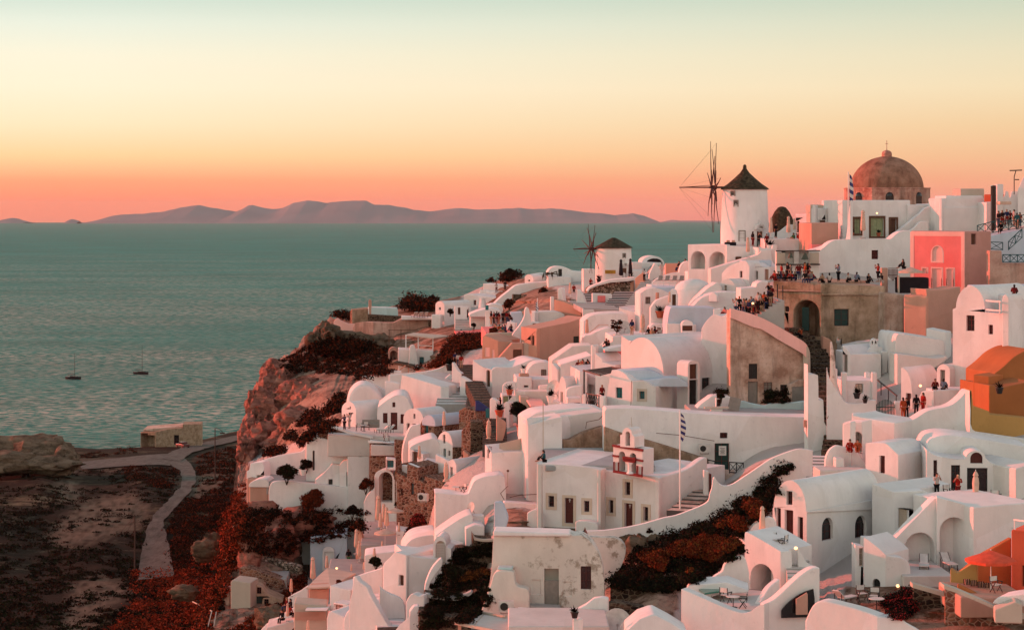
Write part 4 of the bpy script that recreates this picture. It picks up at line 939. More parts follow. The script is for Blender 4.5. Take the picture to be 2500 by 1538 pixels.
# bottom right stone terrace and red house
t = T('stone_retaining_wall', 'dark lava-stone retaining wall with red evening light along the lower right', 'wall')
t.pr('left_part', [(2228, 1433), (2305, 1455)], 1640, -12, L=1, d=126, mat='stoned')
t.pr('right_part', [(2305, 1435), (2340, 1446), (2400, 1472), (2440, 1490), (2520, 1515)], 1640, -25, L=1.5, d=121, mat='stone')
pass
slab_px('coping', [(2305, 1428), (2340, 1440), (2400, 1466), (2440, 1484), (2520, 1509), (2520, 1517), (2440, 1492), (2400, 1474), (2340, 1448), (2305, 1437)], 119.5, 1.2, 'beige', t)
slab_px('coping_left', [(2228, 1424), (2305, 1446), (2305, 1456), (2228, 1434)], 124.8, .8, 'beige', t)
stairs('dark stone steps under the stair tower', P(2165, 1478, 131), P(2222, 1420, 136), 2.2, 7, 'stoned')
t = T('red_house', 'bright orange-red house corner with a railing at the lower right edge', 'house')
t.pr('wall', [(2469, 1294), (2473, 1292), (2540, 1300)], 1452, -30, L=6, d=126, mat='redpl', holes=[('d', 2496, 1381, 2510, 1431, 'iron')])
m = MB(); m.bar(P(2476, 1268, 126), P(2520, 1274, 124), .06); m.bar(P(2478, 1268, 126), P(2478, 1292, 126), .06); t.mb('railing', m, 'white')
t = T('seating_terrace', 'orange-walled seating terrace under the red umbrella', 'terrace')
t.pr('back_wall', smo([(2340, 1400), (2360, 1385), (2395, 1355), (2430, 1335), (2470, 1312)], 3), 1455, 6, L=.5, d=128.5, mat='orange')
t.pr('side_wall', smo([(2320, 1388), (2336, 1398), (2346, 1392), (2375, 1374), (2385, 1366)], 2), 1432, -20, L=.6, d=126, mat='ochre')
t.pr('bench', [(2345, 1430), (2468, 1448)], 1452, -10, L=1, d=125, mat='orange', drop=1)
t.pr('front_edge', smo([(2336, 1424), (2370, 1440), (2400, 1458), (2424, 1468)], 2), 1470, -25, L=.3, d=122.5, mat='orange', drop=1)
t.pr('floor', [(2345, 1456), (2520, 1462)], 1465, 3, L=5, d=121.6, mat='salmon2', drop=1)
t = wall('lit white ledge in the bottom right corner', [(2424, 1470), (2436, 1458), (2470, 1452), (2520, 1448)], 1482, -30, L=2, d=118.5, k=2, drop=0)
t.pr('box', [(2428, 1488), (2480, 1468), (2496, 1474)], 1500, -10, L=1.4, d=117.5, mat='beige', drop=.5)
# ---- big retaining building under the brown ruin
t = T('retaining_building', 'very long blank white building with one dark door and small window', 'building')
t.pr('wall', [(1476, 1003), (1480, 998), (1530, 996), (1600, 1001), (1700, 1009), (1800, 1014), (1900, 1017), (1984, 1018), (1990, 975), (1994, 973), (2010, 975), (2012, 1016)], 1200, 1, L=3.2, d=184.5, mat='white', holes=[('d', 1745, 1082, 1780, 1150, 'gateg', 'redtrim'), ('w', 1758, 1056, 1776, 1070, 'dark')])
m = MB(); m.box(P(1764, 1100, 184.3), (18*.0348, .05, 23*.0348)); t.mb('notice', m, 'card')
m = MB(); 
for i in range(5): m.box(P(1764, 1094+i*3.2, 184.25), ((9 if i % 2 else 12)*.0348, .02, .035))
t.mb('notice_text', m, 'iron')
t.pr('roof_deck', [(1690, 1004), (1980, 1012)], 1016, 1, L=7, d=187.7, mat='floor', drop=0)
wall('aqua-tinted garden wall on the roof below the brown ruin', [(1806, 1008), (1808, 979), (1830, 983), (1850, 987), (1866, 989), (1880, 985), (1920, 984), (1960, 979), (1978, 977)], 1014, 2, L=.5, d=192.5, mat='cyan', k=2)
wall('white wall curving up toward the terrace plant pots', [(1702, 995), (1712, 985), (1730, 972), (1742, 966), (1782, 968), (1790, 985)], 1010, 2, L=2, d=191, k=2)
t = T('leaning_board', 'grey wooden board leaning on the roof deck', 'board'); m = MB(); m.box(P(1793, 987, 189.4), (1.0, .08, 1.2), 0, rad(-15), rad(14)); t.at(P(1793, 1003, 189.4)); t.mb('panel', m, 'greywood')
t = T('roof_table', 'pale slab table on the roof deck by the grey board', 'table'); m = MB(); m.box(P(1749, 995, 188), (2.1, .9, .12)); t.at(P(1749, 1008, 188)); t.mb('table_top', m, 'beige'); m = MB(); m.box(P(1749, 1003, 188), (1.0, .5, .5)); t.mb('base', m, 'white')
t = T('roof_chimney', 'small white chimney with a dark slot on the roof deck', 'chimney'); t.pr('stack', [(1748, 972), (1762, 972)], 998, 2, L=.6, d=189.6, holes=[('w', 1750, 975, 1760, 992)], drop=0)
# ---- big vault and front house
t = H('vault_house', 'biggest barrel vault in the village with a broad pink-lit gable end')
t.pr('gable_wall', smo([(1516, 905), (1517, 826), (1522, 823), (1534, 831), (1542, 832)], 3)+arc(1512, 1620, 925, 824, 915, 22)[7:], 1010, -50, to=1816, d=205, mat='white',
     holes=[('w', 1714, 922, 1734, 958, 'dark', 'reddoor')])
t.pr('door_dormer', [(1679, 900)]+arc(1680, 1708, 890, 880)+[(1709, 900)], 1005, 38, L=1.5, d=200.5, holes=[('w', 1684, 889, 1703, 925, 'brown'), ('d', 1683, 927, 1703, 996, 'iron')])
t = H('white_house', 'pale blue-roofed white house in front of the biggest vault')
t.pr('lit_front', [(1475, 1002), (1490, 915), (1494, 903), (1500, 903)]+smo([(1504, 903), (1516, 906), (1528, 914), (1536, 925), (1545, 930)], 3), 1060, -40, to=1632, d=199, mat='white', holes=[('w', 1503, 946, 1519, 972, 'teal', 'gateg')])
t.pr('roof', smo([(1512, 907), (1530, 905), (1560, 903), (1590, 905), (1620, 917)], 3), 928, 2, L=3, d=200, mat='roofb', drop=0)
t.pr('shade_front', smo([(1544, 931), (1560, 930), (1575, 931), (1588, 940), (1600, 944), (1601, 944)], 3), 1060, -22, L=5, d=197.5, mat='white2', to=1681, holes=[('w', 1561, 955, 1574, 974, 'teal', 'Tbeige')])  # front's shade painted with the darker white
t.pr('roof_lip', smo([(1570, 930), (1610, 924), (1650, 922), (1660, 924), (1680, 936)], 3), 945, 2, L=2.4, d=198.4, mat='roofb', drop=0)
t = H('balcony', 'white balcony with a black iron railing under the metal pergola', 'balcony')
t.pr('pillar_left', [(1421, 962), (1431, 962)], 1010, -30, L=.5, d=202); t.pr('pillar_right', [(1463, 967), (1475, 967)], 1010, -30, L=.6, d=199.5); t.pr('side', [(1474.5, 967), (1480, 969)], 1010, 10, L=3, d=199.5)
t.pr('slab', [(1421, 995), (1475, 1003)], 1020, -30, L=3, d=199.6, xr=1475)
m = MB(); d0, d1 = 201.6, 199.8
def lp(x, y): s = (x-1431)/(1463-1431); return P(x, y, d0+(d1-d0)*s)
for s in (0, .95): m.bar(lp(1431, 960+s*28), lp(1463, 966+s*28), .07)
for i in range(6):
    x = 1431+i*6.4; m.bar(lp(x, 960+i*1.2), lp(x, 988+i*1.2), .035)
    if i < 5: m.bar(lp(x, 961+i*1.2), lp(x+6.4, 988+i*1.2), .03); m.bar(lp(x, 988+i*1.2), lp(x+6.4, 961+i*1.2), .03)
t.mb('railing', m, 'iron')
t = T('metal_pergola', 'dark metal pergola frame over the iron-railed balcony', 'pergola'); t.at(P(1426, 962, 202.5)); m = MB(); m.bar(P(1426, 962, 202.5), P(1426, 906, 202.5), .1); t.mb('post', m, 'iron'); m = MB()
for i in range(6): m.bar(P(1427+i*8, 905+i*2, 202.5-i*.4), P(1494+i*9-i*4, 896+i*1.5, 207-i*.5), .07)
m.bar(P(1424, 904, 202.6), P(1466, 916, 199.8), .09); m.bar(P(1494, 896, 206), P(1545, 906, 203), .08); t.mb('beams', m, 'iron')
# arcade behind the balcony
t = H('white_house', 'white terrace house with arched passage left of the iron-railed balcony')
t.pr('lit_face', [(1392, 892), (1405, 899), (1425, 908), (1463, 925), (1464, 940)], 1010, -42, L=5, d=213, holes=[('O', 1432, 938, 1450, 975, 1.5)])
t.pr('corner', [(1414, 905), (1434, 908)], 1000, 6, L=3, d=211.5)
wall('plain terrace parapet beneath the group at the cafe table', [(1368, 890), (1440, 868), (1444, 866)], 905, 3, L=6, d=222, k=0)
t = H('stair_post', 'tall white pillar with a round lamp left of the big vault', 'pillar'); t.pr('post', [(1443, 842), (1448, 842)], 905, -30, L=1.2, d=214); t.pr('post_side', [(1447, 844), (1456, 846)], 905, 8, L=1, d=214)
t = H('balcony', 'pink-lit balcony with white lattice railing left of the big gable', 'balcony'); t.pr('wall', [(1453, 862), (1468, 874), (1472, 884), (1500, 892), (1502, 890)], 930, -34, L=4, d=210)
t.pr('canopy', smo([(1476, 854), (1500, 848), (1528, 844)], 2), 858, 3, L=3, d=212, mat='cyan', drop=0); t.pr('back_wall', [(1476, 855), (1530, 855)], 900, 3, L=1, d=216, mat='pink', holes=[('w', 1478, 856, 1494, 884, 'greywood')])
# vault gables in the lower middle
t = H('vault_house', 'narrow little vault chapel with tall slit door left of the pergola')
t.pr('gable_wall', arc(1364, 1382, 950, 919, n=12), 1010, -46, to=1408, d=212, holes=[('d', 1368, 957, 1374, 990, 'cream')])
t = H('vault_house', 'low rounded white vault right of the slit-door chapel')
t.pr('gable_wall', smo([(1382, 955), (1388, 948), (1400, 944), (1422, 940)], 3), 1010, 3, L=5, d=211); t.pr('porch', [(1385, 972), (1421, 970)], 1000, 3, L=2, d=208.5, holes=[('w', 1400, 983, 1417, 998, 'redtrim')])
t = H('white_house', 'plain white sloping roof house above the satellite dish')
t.pr('lit_face', smo([(1346, 888), (1352, 889), (1362, 903)], 2), 960, -40, to=1372, d=222, mat='white'); t.pr('roof', [(1347, 880), (1398, 845), (1446, 843)], 900, 3, L=5, d=230, mat='white2')
# church with bell tower
t = T('church', 'white church with three cream-framed bays and dark red doors', 'church'); d = 176
t.pr('left_bay', smo([(1310, 1128), (1316, 1131), (1380, 1135), (1440, 1142), (1467, 1147)], 2), 1296, -20, L=11, d=173.5, mat='white',
     holes=[('w', 1339, 1210, 1353, 1237, 'dark', 'T'), ('d', 1379, 1215, 1400, 1277, 'reddoor', 'T'), ('w', 1426, 1222, 1439, 1249, 'dark', 'T')])
t.pr('right_bay', [(1466.5, 1146), (1512, 1152), (1560, 1160), (1608, 1164)], 1300, -37, L=10, d=171.5, mat='white',
     holes=[('w', 1486, 1220, 1498, 1252, 'dark', 'T'), ('d', 1525, 1228, 1545, 1288, 'reddoor', 'T'), ('w', 1571, 1237, 1583, 1271, 'dark', 'T'), ('w', 1526, 1176, 1539, 1208, 'dark', 'T')])
t.pr('east_wall', smo([(1607, 1164), (1630, 1160), (1665, 1150), (1690, 1138), (1706, 1125), (1720, 1117), (1727, 1117)], 2), 1290, 38, L=.7, d=171.4, mat='white')
t.pr('roof', [(1330, 1136), (1600, 1136)], 1150, 0, L=13, d=174.8, mat='roofg', drop=0)
t.pr('corner_pilaster', [(1311, 1132), (1322, 1134)], 1298, -20, L=.4, d=173.8, mat='white2')
t.pr('middle_pilaster', [(1458, 1146), (1467, 1148)], 1298, -20, L=.5, d=173.0, mat='white2'); t.pr('south_pilaster', [(1598, 1164), (1609, 1166)], 1300, -37, L=.5, d=171.2, mat='white')
t.pr('plinth', smo([(1286, 1252), (1295, 1246), (1311, 1243), (1325, 1262)], 2), 1275, -20, L=2, d=174.6); t.pr('bench', smo([(1404, 1276), (1412, 1270), (1455, 1276), (1460, 1290)], 2), 1294, -20, L=1.2, d=172.4)
for x, y in ((1391, 1221), (1538, 1235)):
    m = MB(); dd = 172.6 if x < 1450 else 172.2; m.box(P(x, y, dd), (.04, .03, .3)); m.box(P(x, y-1.5, dd), (.18, .03, .04)); t.mb('cross', m, 'cushion')
# bell tower
bt = T('bell_tower', 'white two-tier bell tower with dark red bands on the church roof', 'bell tower'); dB = 170.6; aB = -37
bt.pr('lower_tier', [(1497, 1086), (1569, 1097)], 1160, aB, L=1.6, d=dB, drop=0, holes=[('O', 1511, 1102, 1526, 1150, 1.55), ('O', 1538, 1106, 1553, 1156, 1.55)], bevel=.03)
bt.pr('upper_tier', [(1514, 1062)]+arc(1519, 1543, 1060, 1044)+[(1549, 1066)], 1093, aB, L=1.4, d=dB+.1, drop=0, holes=[('O', 1527, 1053, 1538, 1088, 1.35)], bevel=.03)
def bpx(pts, part, th=.12):
    u_ = Vector((math.sin(rad(aB)), -math.cos(rad(aB)), 0)); P0 = P(1569, 1160, dB-.12); m = MB()
    for (a, b, c_, e) in pts:
        r1 = RAY(a, b); r2 = RAY(c_, e); m.bar(r1*(P0.dot(u_)/r1.dot(u_)), r2*(P0.dot(u_)/r2.dot(u_)), th)
    bt.mb(part, m, 'redtrim')
bpx([(1496, 1087, 1570, 1099)], 'cornice', .13); bpx([(1496, 1112, 1511, 1114), (1554, 1122, 1570, 1125)], 'band', .10); bpx([(1498, 1150, 1568, 1162)], 'base_band', .13)
bpx([(1499, 1127, 1499, 1151), (1510, 1128, 1510, 1152), (1556, 1137, 1555, 1160), (1568, 1139, 1567, 1162)], 'lower_columns', .09)
bpx([(1516, 1072, 1516, 1091), (1523, 1073, 1524, 1091), (1541, 1078, 1541, 1094), (1548, 1080, 1548, 1096)], 'upper_columns', .09)
bpx([(1514, 1062, 1526, 1064), (1538, 1066, 1550, 1068)], 'upper_band', .10); bpx([(1522, 1118, 1552, 1122), (1524, 1121, 1550, 1125)], 'drape', .2)
m = MB(); m.bar(P(1537, 1044, dB), P(1537, 1030, dB), .035); m.bar(P(1533, 1035, dB), P(1541, 1035, dB), .035); bt.mb('cross', m, 'white')
m = MB(); m.lathe(P(1538, 1156, dB-.5), [(.28, 0), (.25, .1), (.14, .18), (.12, .65), (.2, .78), (.2, .84)], 12); bt.mb('pedestal', m, 'white', smooth=True)
# brown rough wall behind the church roof
t = T('earth_wall', 'rough brown earth wall behind the church roof', 'wall')
t.pr('left_part', smo([(1374, 1072), (1392, 1073), (1420, 1058), (1450, 1047), (1475, 1040)], 3), 1150, 14, L=1.0, d=188, mat='earthwall', bevel=.2)
t.pr('right_part', smo([(1474, 1040), (1495, 1048), (1520, 1057), (1560, 1068), (1620, 1086), (1680, 1106), (1730, 1122)], 3), 1165, -4, L=2.0, d=183.8, mat='earthwall', bevel=.2)
t = H('white_house', 'tall plain white block with a sloped roof above the seated roof sitter')
t.pr('left_face', [(1283, 1020), (1287, 1022), (1289.5, 1040)], 1190, -50, L=7, d=187, mat='white'); t.pr('front', smo([(1289, 1040), (1300, 1034), (1340, 1024), (1373, 1017)], 2), 1200, 8, L=4, d=187, mat='white')
t.pr('upper_front', smo([(1373, 1017), (1420, 1010), (1476, 1004)], 2), 1110, 10, L=6, d=190, mat='white2')
t.pr('sloped_roof', smo([(1284, 1024), (1310, 1008), (1350, 1002), (1420, 995), (1476, 1000)], 2), 1060, 8, L=5, d=193, mat='white')
t = T('forecourt', 'dry earthen forecourt in front of the church bays', 'courtyard'); t.pr('floor', [(1225, 1328), (1432, 1328)], 1332, 0, L=19, d=166, mat='dryground', drop=1)
# snaking forecourt wall
t = wall('long white snaking wall climbing from the church forecourt to the steps', [(1427, 1296), (1440, 1296), (1480, 1294), (1530, 1287), (1575, 1277), (1620, 1264), (1650, 1258), (1690, 1243), (1716, 1232), (1729, 1222), (1733, 1205), (1738, 1190), (1741, 1168), (1746, 1166), (1755, 1180), (1770, 1186), (1788, 1182), (1810, 1168), (1840, 1148), (1875, 1124), (1900, 1112), (1940, 1098), (1962, 1096), (1984, 1100)], 1325, -3, L=.5, d=160, k=3, xr=1427, drop=2)
wall('lower mottled skirt under the snaking forecourt wall', [(1427, 1325), (1500, 1321), (1560, 1308), (1640, 1290), (1720, 1262), (1800, 1225), (1860, 1185)], 1400, -4, L=1.5, d=161.5, k=3, mat='stained', xr=1427)
stairs('dark stone steps climbing behind the church east wall', P(1655, 1250, 166), P(1728, 1195, 174), 1.8, 6, 'ruin')
t = T('doorway_pier', 'thin white pier with a dark red door edge above the dark steps', 'pier'); t.pr('pier', [(1718, 1147), (1731, 1150)], 1215, 3, L=.5, d=172); t.pr('door_leaf', [(1731, 1154), (1737, 1157)], 1205, 3, L=.1, d=171.9, mat='reddoor', drop=0)
t = T('landing_railing', 'dark blue-black crossed railing at the long building door', 'railing'); t.at(P(1780, 1155, 181)); m = MB(); d = 181
for a, b, c_, e in ((1727, 1122, 1747, 1126), (1727, 1145, 1747, 1149), (1780, 1128, 1816, 1130), (1780, 1152, 1816, 1155)): m.bar(P(a, b, d), P(c_, e, d), .06)
for a, b, c_, e in ((1728, 1120, 1728, 1148), (1745, 1124, 1745, 1150), (1781, 1127, 1781, 1155), (1798, 1129, 1798, 1156), (1815, 1129, 1815, 1158)): m.bar(P(a, b, d), P(c_, e, d), .05)
for a, b in ((1728, 1745), (1781, 1798), (1798, 1815)): m.bar(P(a, 1130, d), P(b, 1150, d), .035); m.bar(P(a, 1150, d), P(b, 1130, d), .035)
t.mb('rails', m, 'iron'); t.pr('landing', [(1740, 1154), (1818, 1157)], 1166, 3, L=3, d=180.8, mat='ruin', drop=1)
# weathered vault house bottom centre
t = T('weathered_vault_house', 'old stained white vault with a quarter-round gable and boarded door', 'house', 'whitewashed village buildings')
t.pr('gable_wall', smo([(1180, 1480), (1196, 1420), (1202, 1360), (1204, 1300)], 2)[:-1]+[(1206, 1297), (1391, 1303), (1400, 1307)]+arc(1330, 1475, 1420, 1303)[8:]+[(1476, 1450)], 1500, -3, L=2.0, d=141, mat='stained',
     holes=[('o', 1329, 1388, 1364, 1479, 1.0), ('w', 1418, 1382, 1443, 1438, 'dark'), ('s', 1298, 1415, 1320, 1450), ('s', 1374, 1420, 1396, 1455)])
t.pr('boarded_door', [(1329, 1416), (1364, 1416)], 1479, -3, L=.1, d=141.3, mat='greywood', drop=0)
t.pr('eaves_band', [(1204, 1296), (1392, 1302)], 1310, -3, L=2.2, d=140.8, mat='white', drop=0)
t.pr('buttress', smo([(1172, 1500), (1196, 1430), (1210, 1396), (1250, 1394), (1256, 1410), (1262, 1430), (1290, 1440), (1292, 1480)], 3), 1500, -5, L=1.0, d=139.6, mat='stained')
t.pr('cyan_ledge', [(1214, 1385), (1252, 1385)], 1392, -3, L=1, d=140, mat='cyan', drop=0)
t.pr('doorstep', [(1290, 1478), (1368, 1482)], 1492, -3, L=1, d=139.8, mat='floor')
wall('smooth bluish serpentine wall edging the grassy court', [(1206, 1225), (1225, 1226), (1232, 1240), (1240, 1262), (1236, 1285), (1228, 1298)], 1330, -6, L=.6, d=165, k=3, mat='roofb', drop=1)
t = wall('mottled white wall running behind the old vault to the rocks', [(1425, 1296), (1430, 1310), (1500, 1312), (1524, 1330), (1526, 1355), (1515, 1385), (1500, 1405), (1488, 1440)], 1460, -6, L=.8, d=152, k=2, mat='stained')
t = T('stone_terrace_wall', 'mossy dark rubble wall below the red shrubs', 'wall')
t.pr('wall_face', smo([(1490, 1436), (1520, 1430), (1560, 1436), (1600, 1440), (1650, 1452), (1680, 1466)], 3), 1490, -4, L=1.4, d=141, mat='stoned', bevel=.2)
t.pr('lower_face', smo([(1482, 1478), (1500, 1470), (1560, 1480), (1620, 1500), (1650, 1520)], 3), 1620, -4, L=1.2, d=137, mat='stoned', bevel=.2)
# bottom centre terrace
t = wall('cream ramp wall in front of the boarded door', [(1262, 1485), (1398, 1492), (1430, 1475), (1450, 1460), (1470, 1457), (1486, 1460)], 1620, -4, L=.6, d=133, k=0, mat='white')
t.pr('terrace_floor', [(1240, 1528), (1488, 1528)], 1535, 0, L=6, d=127.5, mat='floorw', drop=3)
t = H('terrace_post', 'short white pillar holding a dark plant pot at the bottom', 'pillar'); t.pr('post', [(1397, 1510), (1410, 1512)], 1560, -20, L=.5, d=124)
t.pr('post_side', [(1409.5, 1511), (1424, 1508)], 1560, 20, L=.6, d=124)
t = wall('faceted white roof peak at the bottom edge', [(1530, 1538), (1562, 1510), (1590, 1500), (1600, 1499), (1640, 1520), (1680, 1545)], 1640, 0, L=3, d=122, k=0)
# slatted pergola bottom
t = T('wooden_pergola', 'grey wooden pergola roof frame at the bottom edge', 'pergola'); t.at(P(1180, 1538, 134)); m = MB(); d = 134
m.bar(P(1112, 1520, 133), P(1235, 1545, 130), .12); m.bar(P(1150, 1490, 139), P(1235, 1505, 136), .1); m.bar(P(1112, 1520, 133), P(1156, 1488, 139), .12)
for i in range(5): m.bar(P(1130+i*26, 1524+i*4, 132.5), P(1165+i*20, 1494+i*3, 138.5), .07)
t.mb('beams', m, 'beige'); m = MB(); m.bar(P(1122, 1522, 133), P(1122, 1570, 133), .14); t.mb('post', m, 'salmon')
v_ = [P(1112, 1522, 133.2), P(1240, 1546, 130.2), P(1250, 1508, 136.2), P(1153, 1491, 139.2)]; f2 = [p+Vector((0, 0, -.05)) for p in v_]
finish('roof_sheet', v_+f2, [[0, 1, 2, 3], [7, 6, 5, 4], [0, 4, 5, 1], [1, 5, 6, 2], [2, 6, 7, 3], [3, 7, 4, 0]], 'floorw', t.e, t.o)

# ---- terraces, vaults and stairs left of the crowd (upper middle)
t = H('white_house', 'white house front with two small windows below the arcade')
t.pr('wall', smo([(1735, 657), (1790, 640), (1850, 622), (1858, 612), (1884, 610)], 2)+[(1886, 640)], 720, 2, L=2.5, d=246.5, mat='white')
t.pr('left_gable', smo([(1762, 668), (1780, 650), (1815, 637), (1824, 640), (1830, 652)], 3), 718, -40, L=5, d=236, holes=[('w', 1806, 662, 1812, 678, 'brown')])
t.pr('right_bay', smo([(1829, 650), (1838, 646), (1848, 641), (1858, 648), (1866, 652), (1880, 651)], 3), 712, -30, L=4, d=236, holes=[('w', 1842, 662, 1850, 682, 'greywood'), ('d', 1867, 658, 1876, 684, 'salmon2')])
t.pr('roof', smo([(1815, 637), (1840, 637), (1884, 636)], 2), 650, 2, L=3, d=238, mat='roofb', drop=0)
t = H('dome_house', 'low rounded white dome on a round drum above the flower pots'); c = P(1693, 708, 238); k = 238/F
t.at(c); m = MB(); m.lathe(c, [(46*k*math.cos(a), 27*k*math.sin(a)) for a in [math.pi/2*i/12 for i in range(12)]]+[(0, 27*k)], 40, 0, 1, .8); t.mb('dome', m, 'white', smooth=True)
m = MB(); m.lathe(c, [(55*k, -45*k), (53*k, -2*k), (50*k, .1), (0, .1)], 40, 0, 1, .8); t.mb('drum', m, 'white', smooth=True)
t.pr('porch', arc(1634, 1652, 716, 707)+[(1654, 722)], 750, -6, L=2, d=231, holes=[('d', 1641, 719, 1650, 748, 'brown')])
t = wall('grey-white sloping wall rising right of the low dome', [(1690, 745), (1700, 730), (1725, 706), (1740, 696), (1752, 690), (1762, 700)], 770, 3, L=3, d=233, k=3)
t.pr('lit_gable', arc(1755, 1795, 705, 681), 750, -34, L=4, d=234, holes=[('d', 1768, 697, 1774, 711, 'beige')])
wall('grey wall with a small lit belfry below the white house front', [(1690, 750), (1715, 726), (1760, 713), (1810, 714)], 780, 3, L=3, d=228, k=3)
wall('bright little bell gable catching the sun', [(1730, 734), (1731, 720), (1738, 713), (1745, 714), (1751, 722), (1751, 735)], 737, -35, L=.4, d=227, k=0, drop=0)
t = H('white_house', 'white shaded wall with rounded end behind the crowded lane')
t.pr('wall', [(1808, 704), (1845, 701), (1848, 692), (1860, 686), (1876, 688)], 760, 3, L=3, d=220)
t = H('vault_house', 'bluish half-barrel roof with a dormer window above the biggest vault')
t.pr('roof', smo([(1629, 790), (1632, 768), (1637, 752), (1645, 750)], 3)+[(1745, 751)], 800, 3, L=4, d=222, mat='roofb')
t.pr('wall', [(1628, 789), (1700, 792)], 830, 3, L=1, d=221.5, mat='white'); t.pr('dormer', [(1664, 794)]+arc(1665, 1692, 792, 782)+[(1693, 794)], 830, 3, L=1, d=220.5, holes=[('w', 1666, 795, 1691, 808, 'brown')])
t = wall('bright lit hump of white wall left of the ruin', [(1712, 803), (1722, 786), (1738, 770), (1750, 768), (1765, 772), (1775, 764), (1783, 755), (1787, 775), (1780, 800), (1778, 830)], 880, -34, L=3, d=208, k=3)
wall('narrow white parapet where a woman sits left of the crowd', [(1741, 754), (1760, 754), (1761, 768)], 790, -20, L=1.5, d=214, k=0)
t = H('white_house', 'white house with a small shuttered window beside the wide stairs')
t.pr('wall', [(1562, 718)]+smo([(1565, 715), (1580, 706), (1600, 703), (1618, 708), (1632, 715)], 3), 762, 3, L=5, d=245, holes=[('w', 1576, 725, 1588, 742, 'greywood')]); t.pr('roof', [(1600, 702), (1650, 701)], 712, 3, L=5, d=247, mat='roofb')
t.pr('chimney_left', [(1561, 715), (1566, 714)], 745, -30, L=.5, d=243); t.pr('chimney_right', [(1600, 714), (1605, 714)], 738, -30, L=.5, d=243, mat='salmon')
t.pr('sloped_wall', smo([(1588, 752), (1600, 735), (1615, 728), (1634, 722)], 3), 765, 3, L=1, d=240)
wall('curved white parapet behind four tilted sun loungers', [(1592, 700), (1594, 688), (1608, 678), (1635, 668), (1660, 664), (1686, 662), (1712, 663)], 705, 3, L=.5, d=262, k=3)
t = wall('pink-lit ridge wall running right from the loungers', [(1680, 664), (1700, 661), (1716, 655), (1722, 662), (1732, 670), (1734, 690)], 720, 3, L=3, d=255, k=3)
t = T('sun_terrace', 'white railed terrace holding the four tilted sun loungers', 'terrace'); t.pr('floor', [(1590, 697), (1682, 699)], 706, 3, L=5, d=252); m = MB()
m.bar(P(1592, 688, 251.5), P(1650, 692, 251.5), .05)
for i in range(5): m.bar(P(1592+i*14, 686, 251.5), P(1592+i*14, 698, 251.5), .07)
t.mb('railing', m, 'white')
wall('salmon garden wall with pickets left of the arcade', [(1625, 643), (1682, 643)], 668, 3, L=.6, d=268, k=0, mat='salmon')
wall('rounded white terrace end below the arcade', [(1658, 660), (1662, 648), (1670, 640), (1680, 637)], 672, 3, L=1, d=262, k=3)
t = H('vault_pavilion', 'low white segmental vault pavilion right of the small windmill'); t.pr('front', [(1567, 642)]+arc(1567, 1622, 640, 625, 646, 16), 652, 3, L=5, d=330, holes=[('a', 1579, 631, 1616, 641, 'dark')]); t.pr('base', [(1567, 640), (1612, 642)], 655, 3, L=3, d=327)
t = H('white_house', 'flat white terrace between the small windmill and the vault pavilion'); t.pr('wall', [(1543, 641), (1568, 641)], 660, 3, L=3, d=326); t.pr('lower', [(1543, 659), (1580, 660)], 680, 3, L=3, d=320)
t = wall('white triangular buttress at the top of the wide stairs', [(1585, 672), (1588, 662), (1598, 643), (1602, 643), (1616, 660), (1618, 672)], 690, 3, L=1, d=302, k=0)
wall('white low wall beside the walking woman in white', [(1624, 660), (1640, 655), (1650, 668)], 690, -10, L=1, d=296, k=0)
# stairs
stairs('wide pale staircase sweeping up to the ridge beside the small windmill', P(1550, 765, 268), P(1602, 680, 304), 3.6, 18, 'floorw')
t = wall('curved bluish parapet on the left of the wide staircase', [(1512, 762), (1513, 745), (1520, 722), (1536, 695), (1552, 680), (1572, 674), (1578, 665)], 775, 3, L=.5, d=307, k=3, mat='white')
stairs('narrow dark-treaded stairs between two pink-lit walls', P(1492, 763, 278), P(1528, 712, 300), 3.0, 12, 'floorw')
wall('salmon-lit wall climbing left of the dark-treaded stairs', [(1475, 763), (1482, 738), (1497, 720), (1512, 708), (1527, 704), (1534, 695), (1546, 684)], 775, -28, L=.4, d=303, k=2, mat='salmon')  # salmon plaster paints the evening sun onto this parapet
wall('upper pink-lit parapet where the stairs turn', [(1550, 680), (1562, 670), (1572, 663), (1573, 672)], 690, -30, L=.4, d=300, k=0, mat='salmon')  # sunlight put into the wall colour as salmon
stairs('short dark-treaded stairs down to the grey courtyard', P(1444, 745, 290), P(1436, 716, 302), 1.5, 7, 'floorw')
wall('small pink-lit buttress left of the courtyard stairs', [(1407, 733), (1408, 706), (1415, 708), (1424, 722), (1432, 746)], 752, -26, L=.5, d=288, k=0)
t = wall('pale courtyard wall with a painted patch of sun', [(1446, 716), (1494, 718)], 755, 3, L=1, d=292, k=0); t.pr('painted_sun_patch', [(1459, 722), (1478, 722)], 738, 3, L=.08, d=291.8, mat='pink', drop=0)  # thin pink slab paints the sunlight onto the wall
t = T('stone_oval_terrace', 'oval terrace of brown rubble stone with a white rim before the small windmill', 'terrace')
t.pr('wall', smo([(1434, 712), (1440, 704), (1458, 696), (1490, 688), (1530, 686), (1548, 684)], 3), 718, 2, L=6, d=303, mat='stonep'); pass
slab_px('rim', smo([(1433, 711), (1440, 702), (1458, 694), (1490, 684), (1530, 680), (1550, 678)], 3)+[(1550, 684), (1530, 687), (1490, 690), (1458, 698), (1440, 706), (1436, 714)], 302, 4, 'white', t)
t = T('courtyard', 'grey paved courtyard below the stairs', 'courtyard'); t.pr('floor', [(1420, 752), (1520, 756)], 765, 3, L=22, d=272, mat='floor', drop=0)
wall('white parapet with small holes along the courtyard edge', [(1422, 752), (1428, 756), (1450, 756), (1452, 764), (1475, 764), (1530, 762)], 780, 3, L=.5, d=270, k=0)
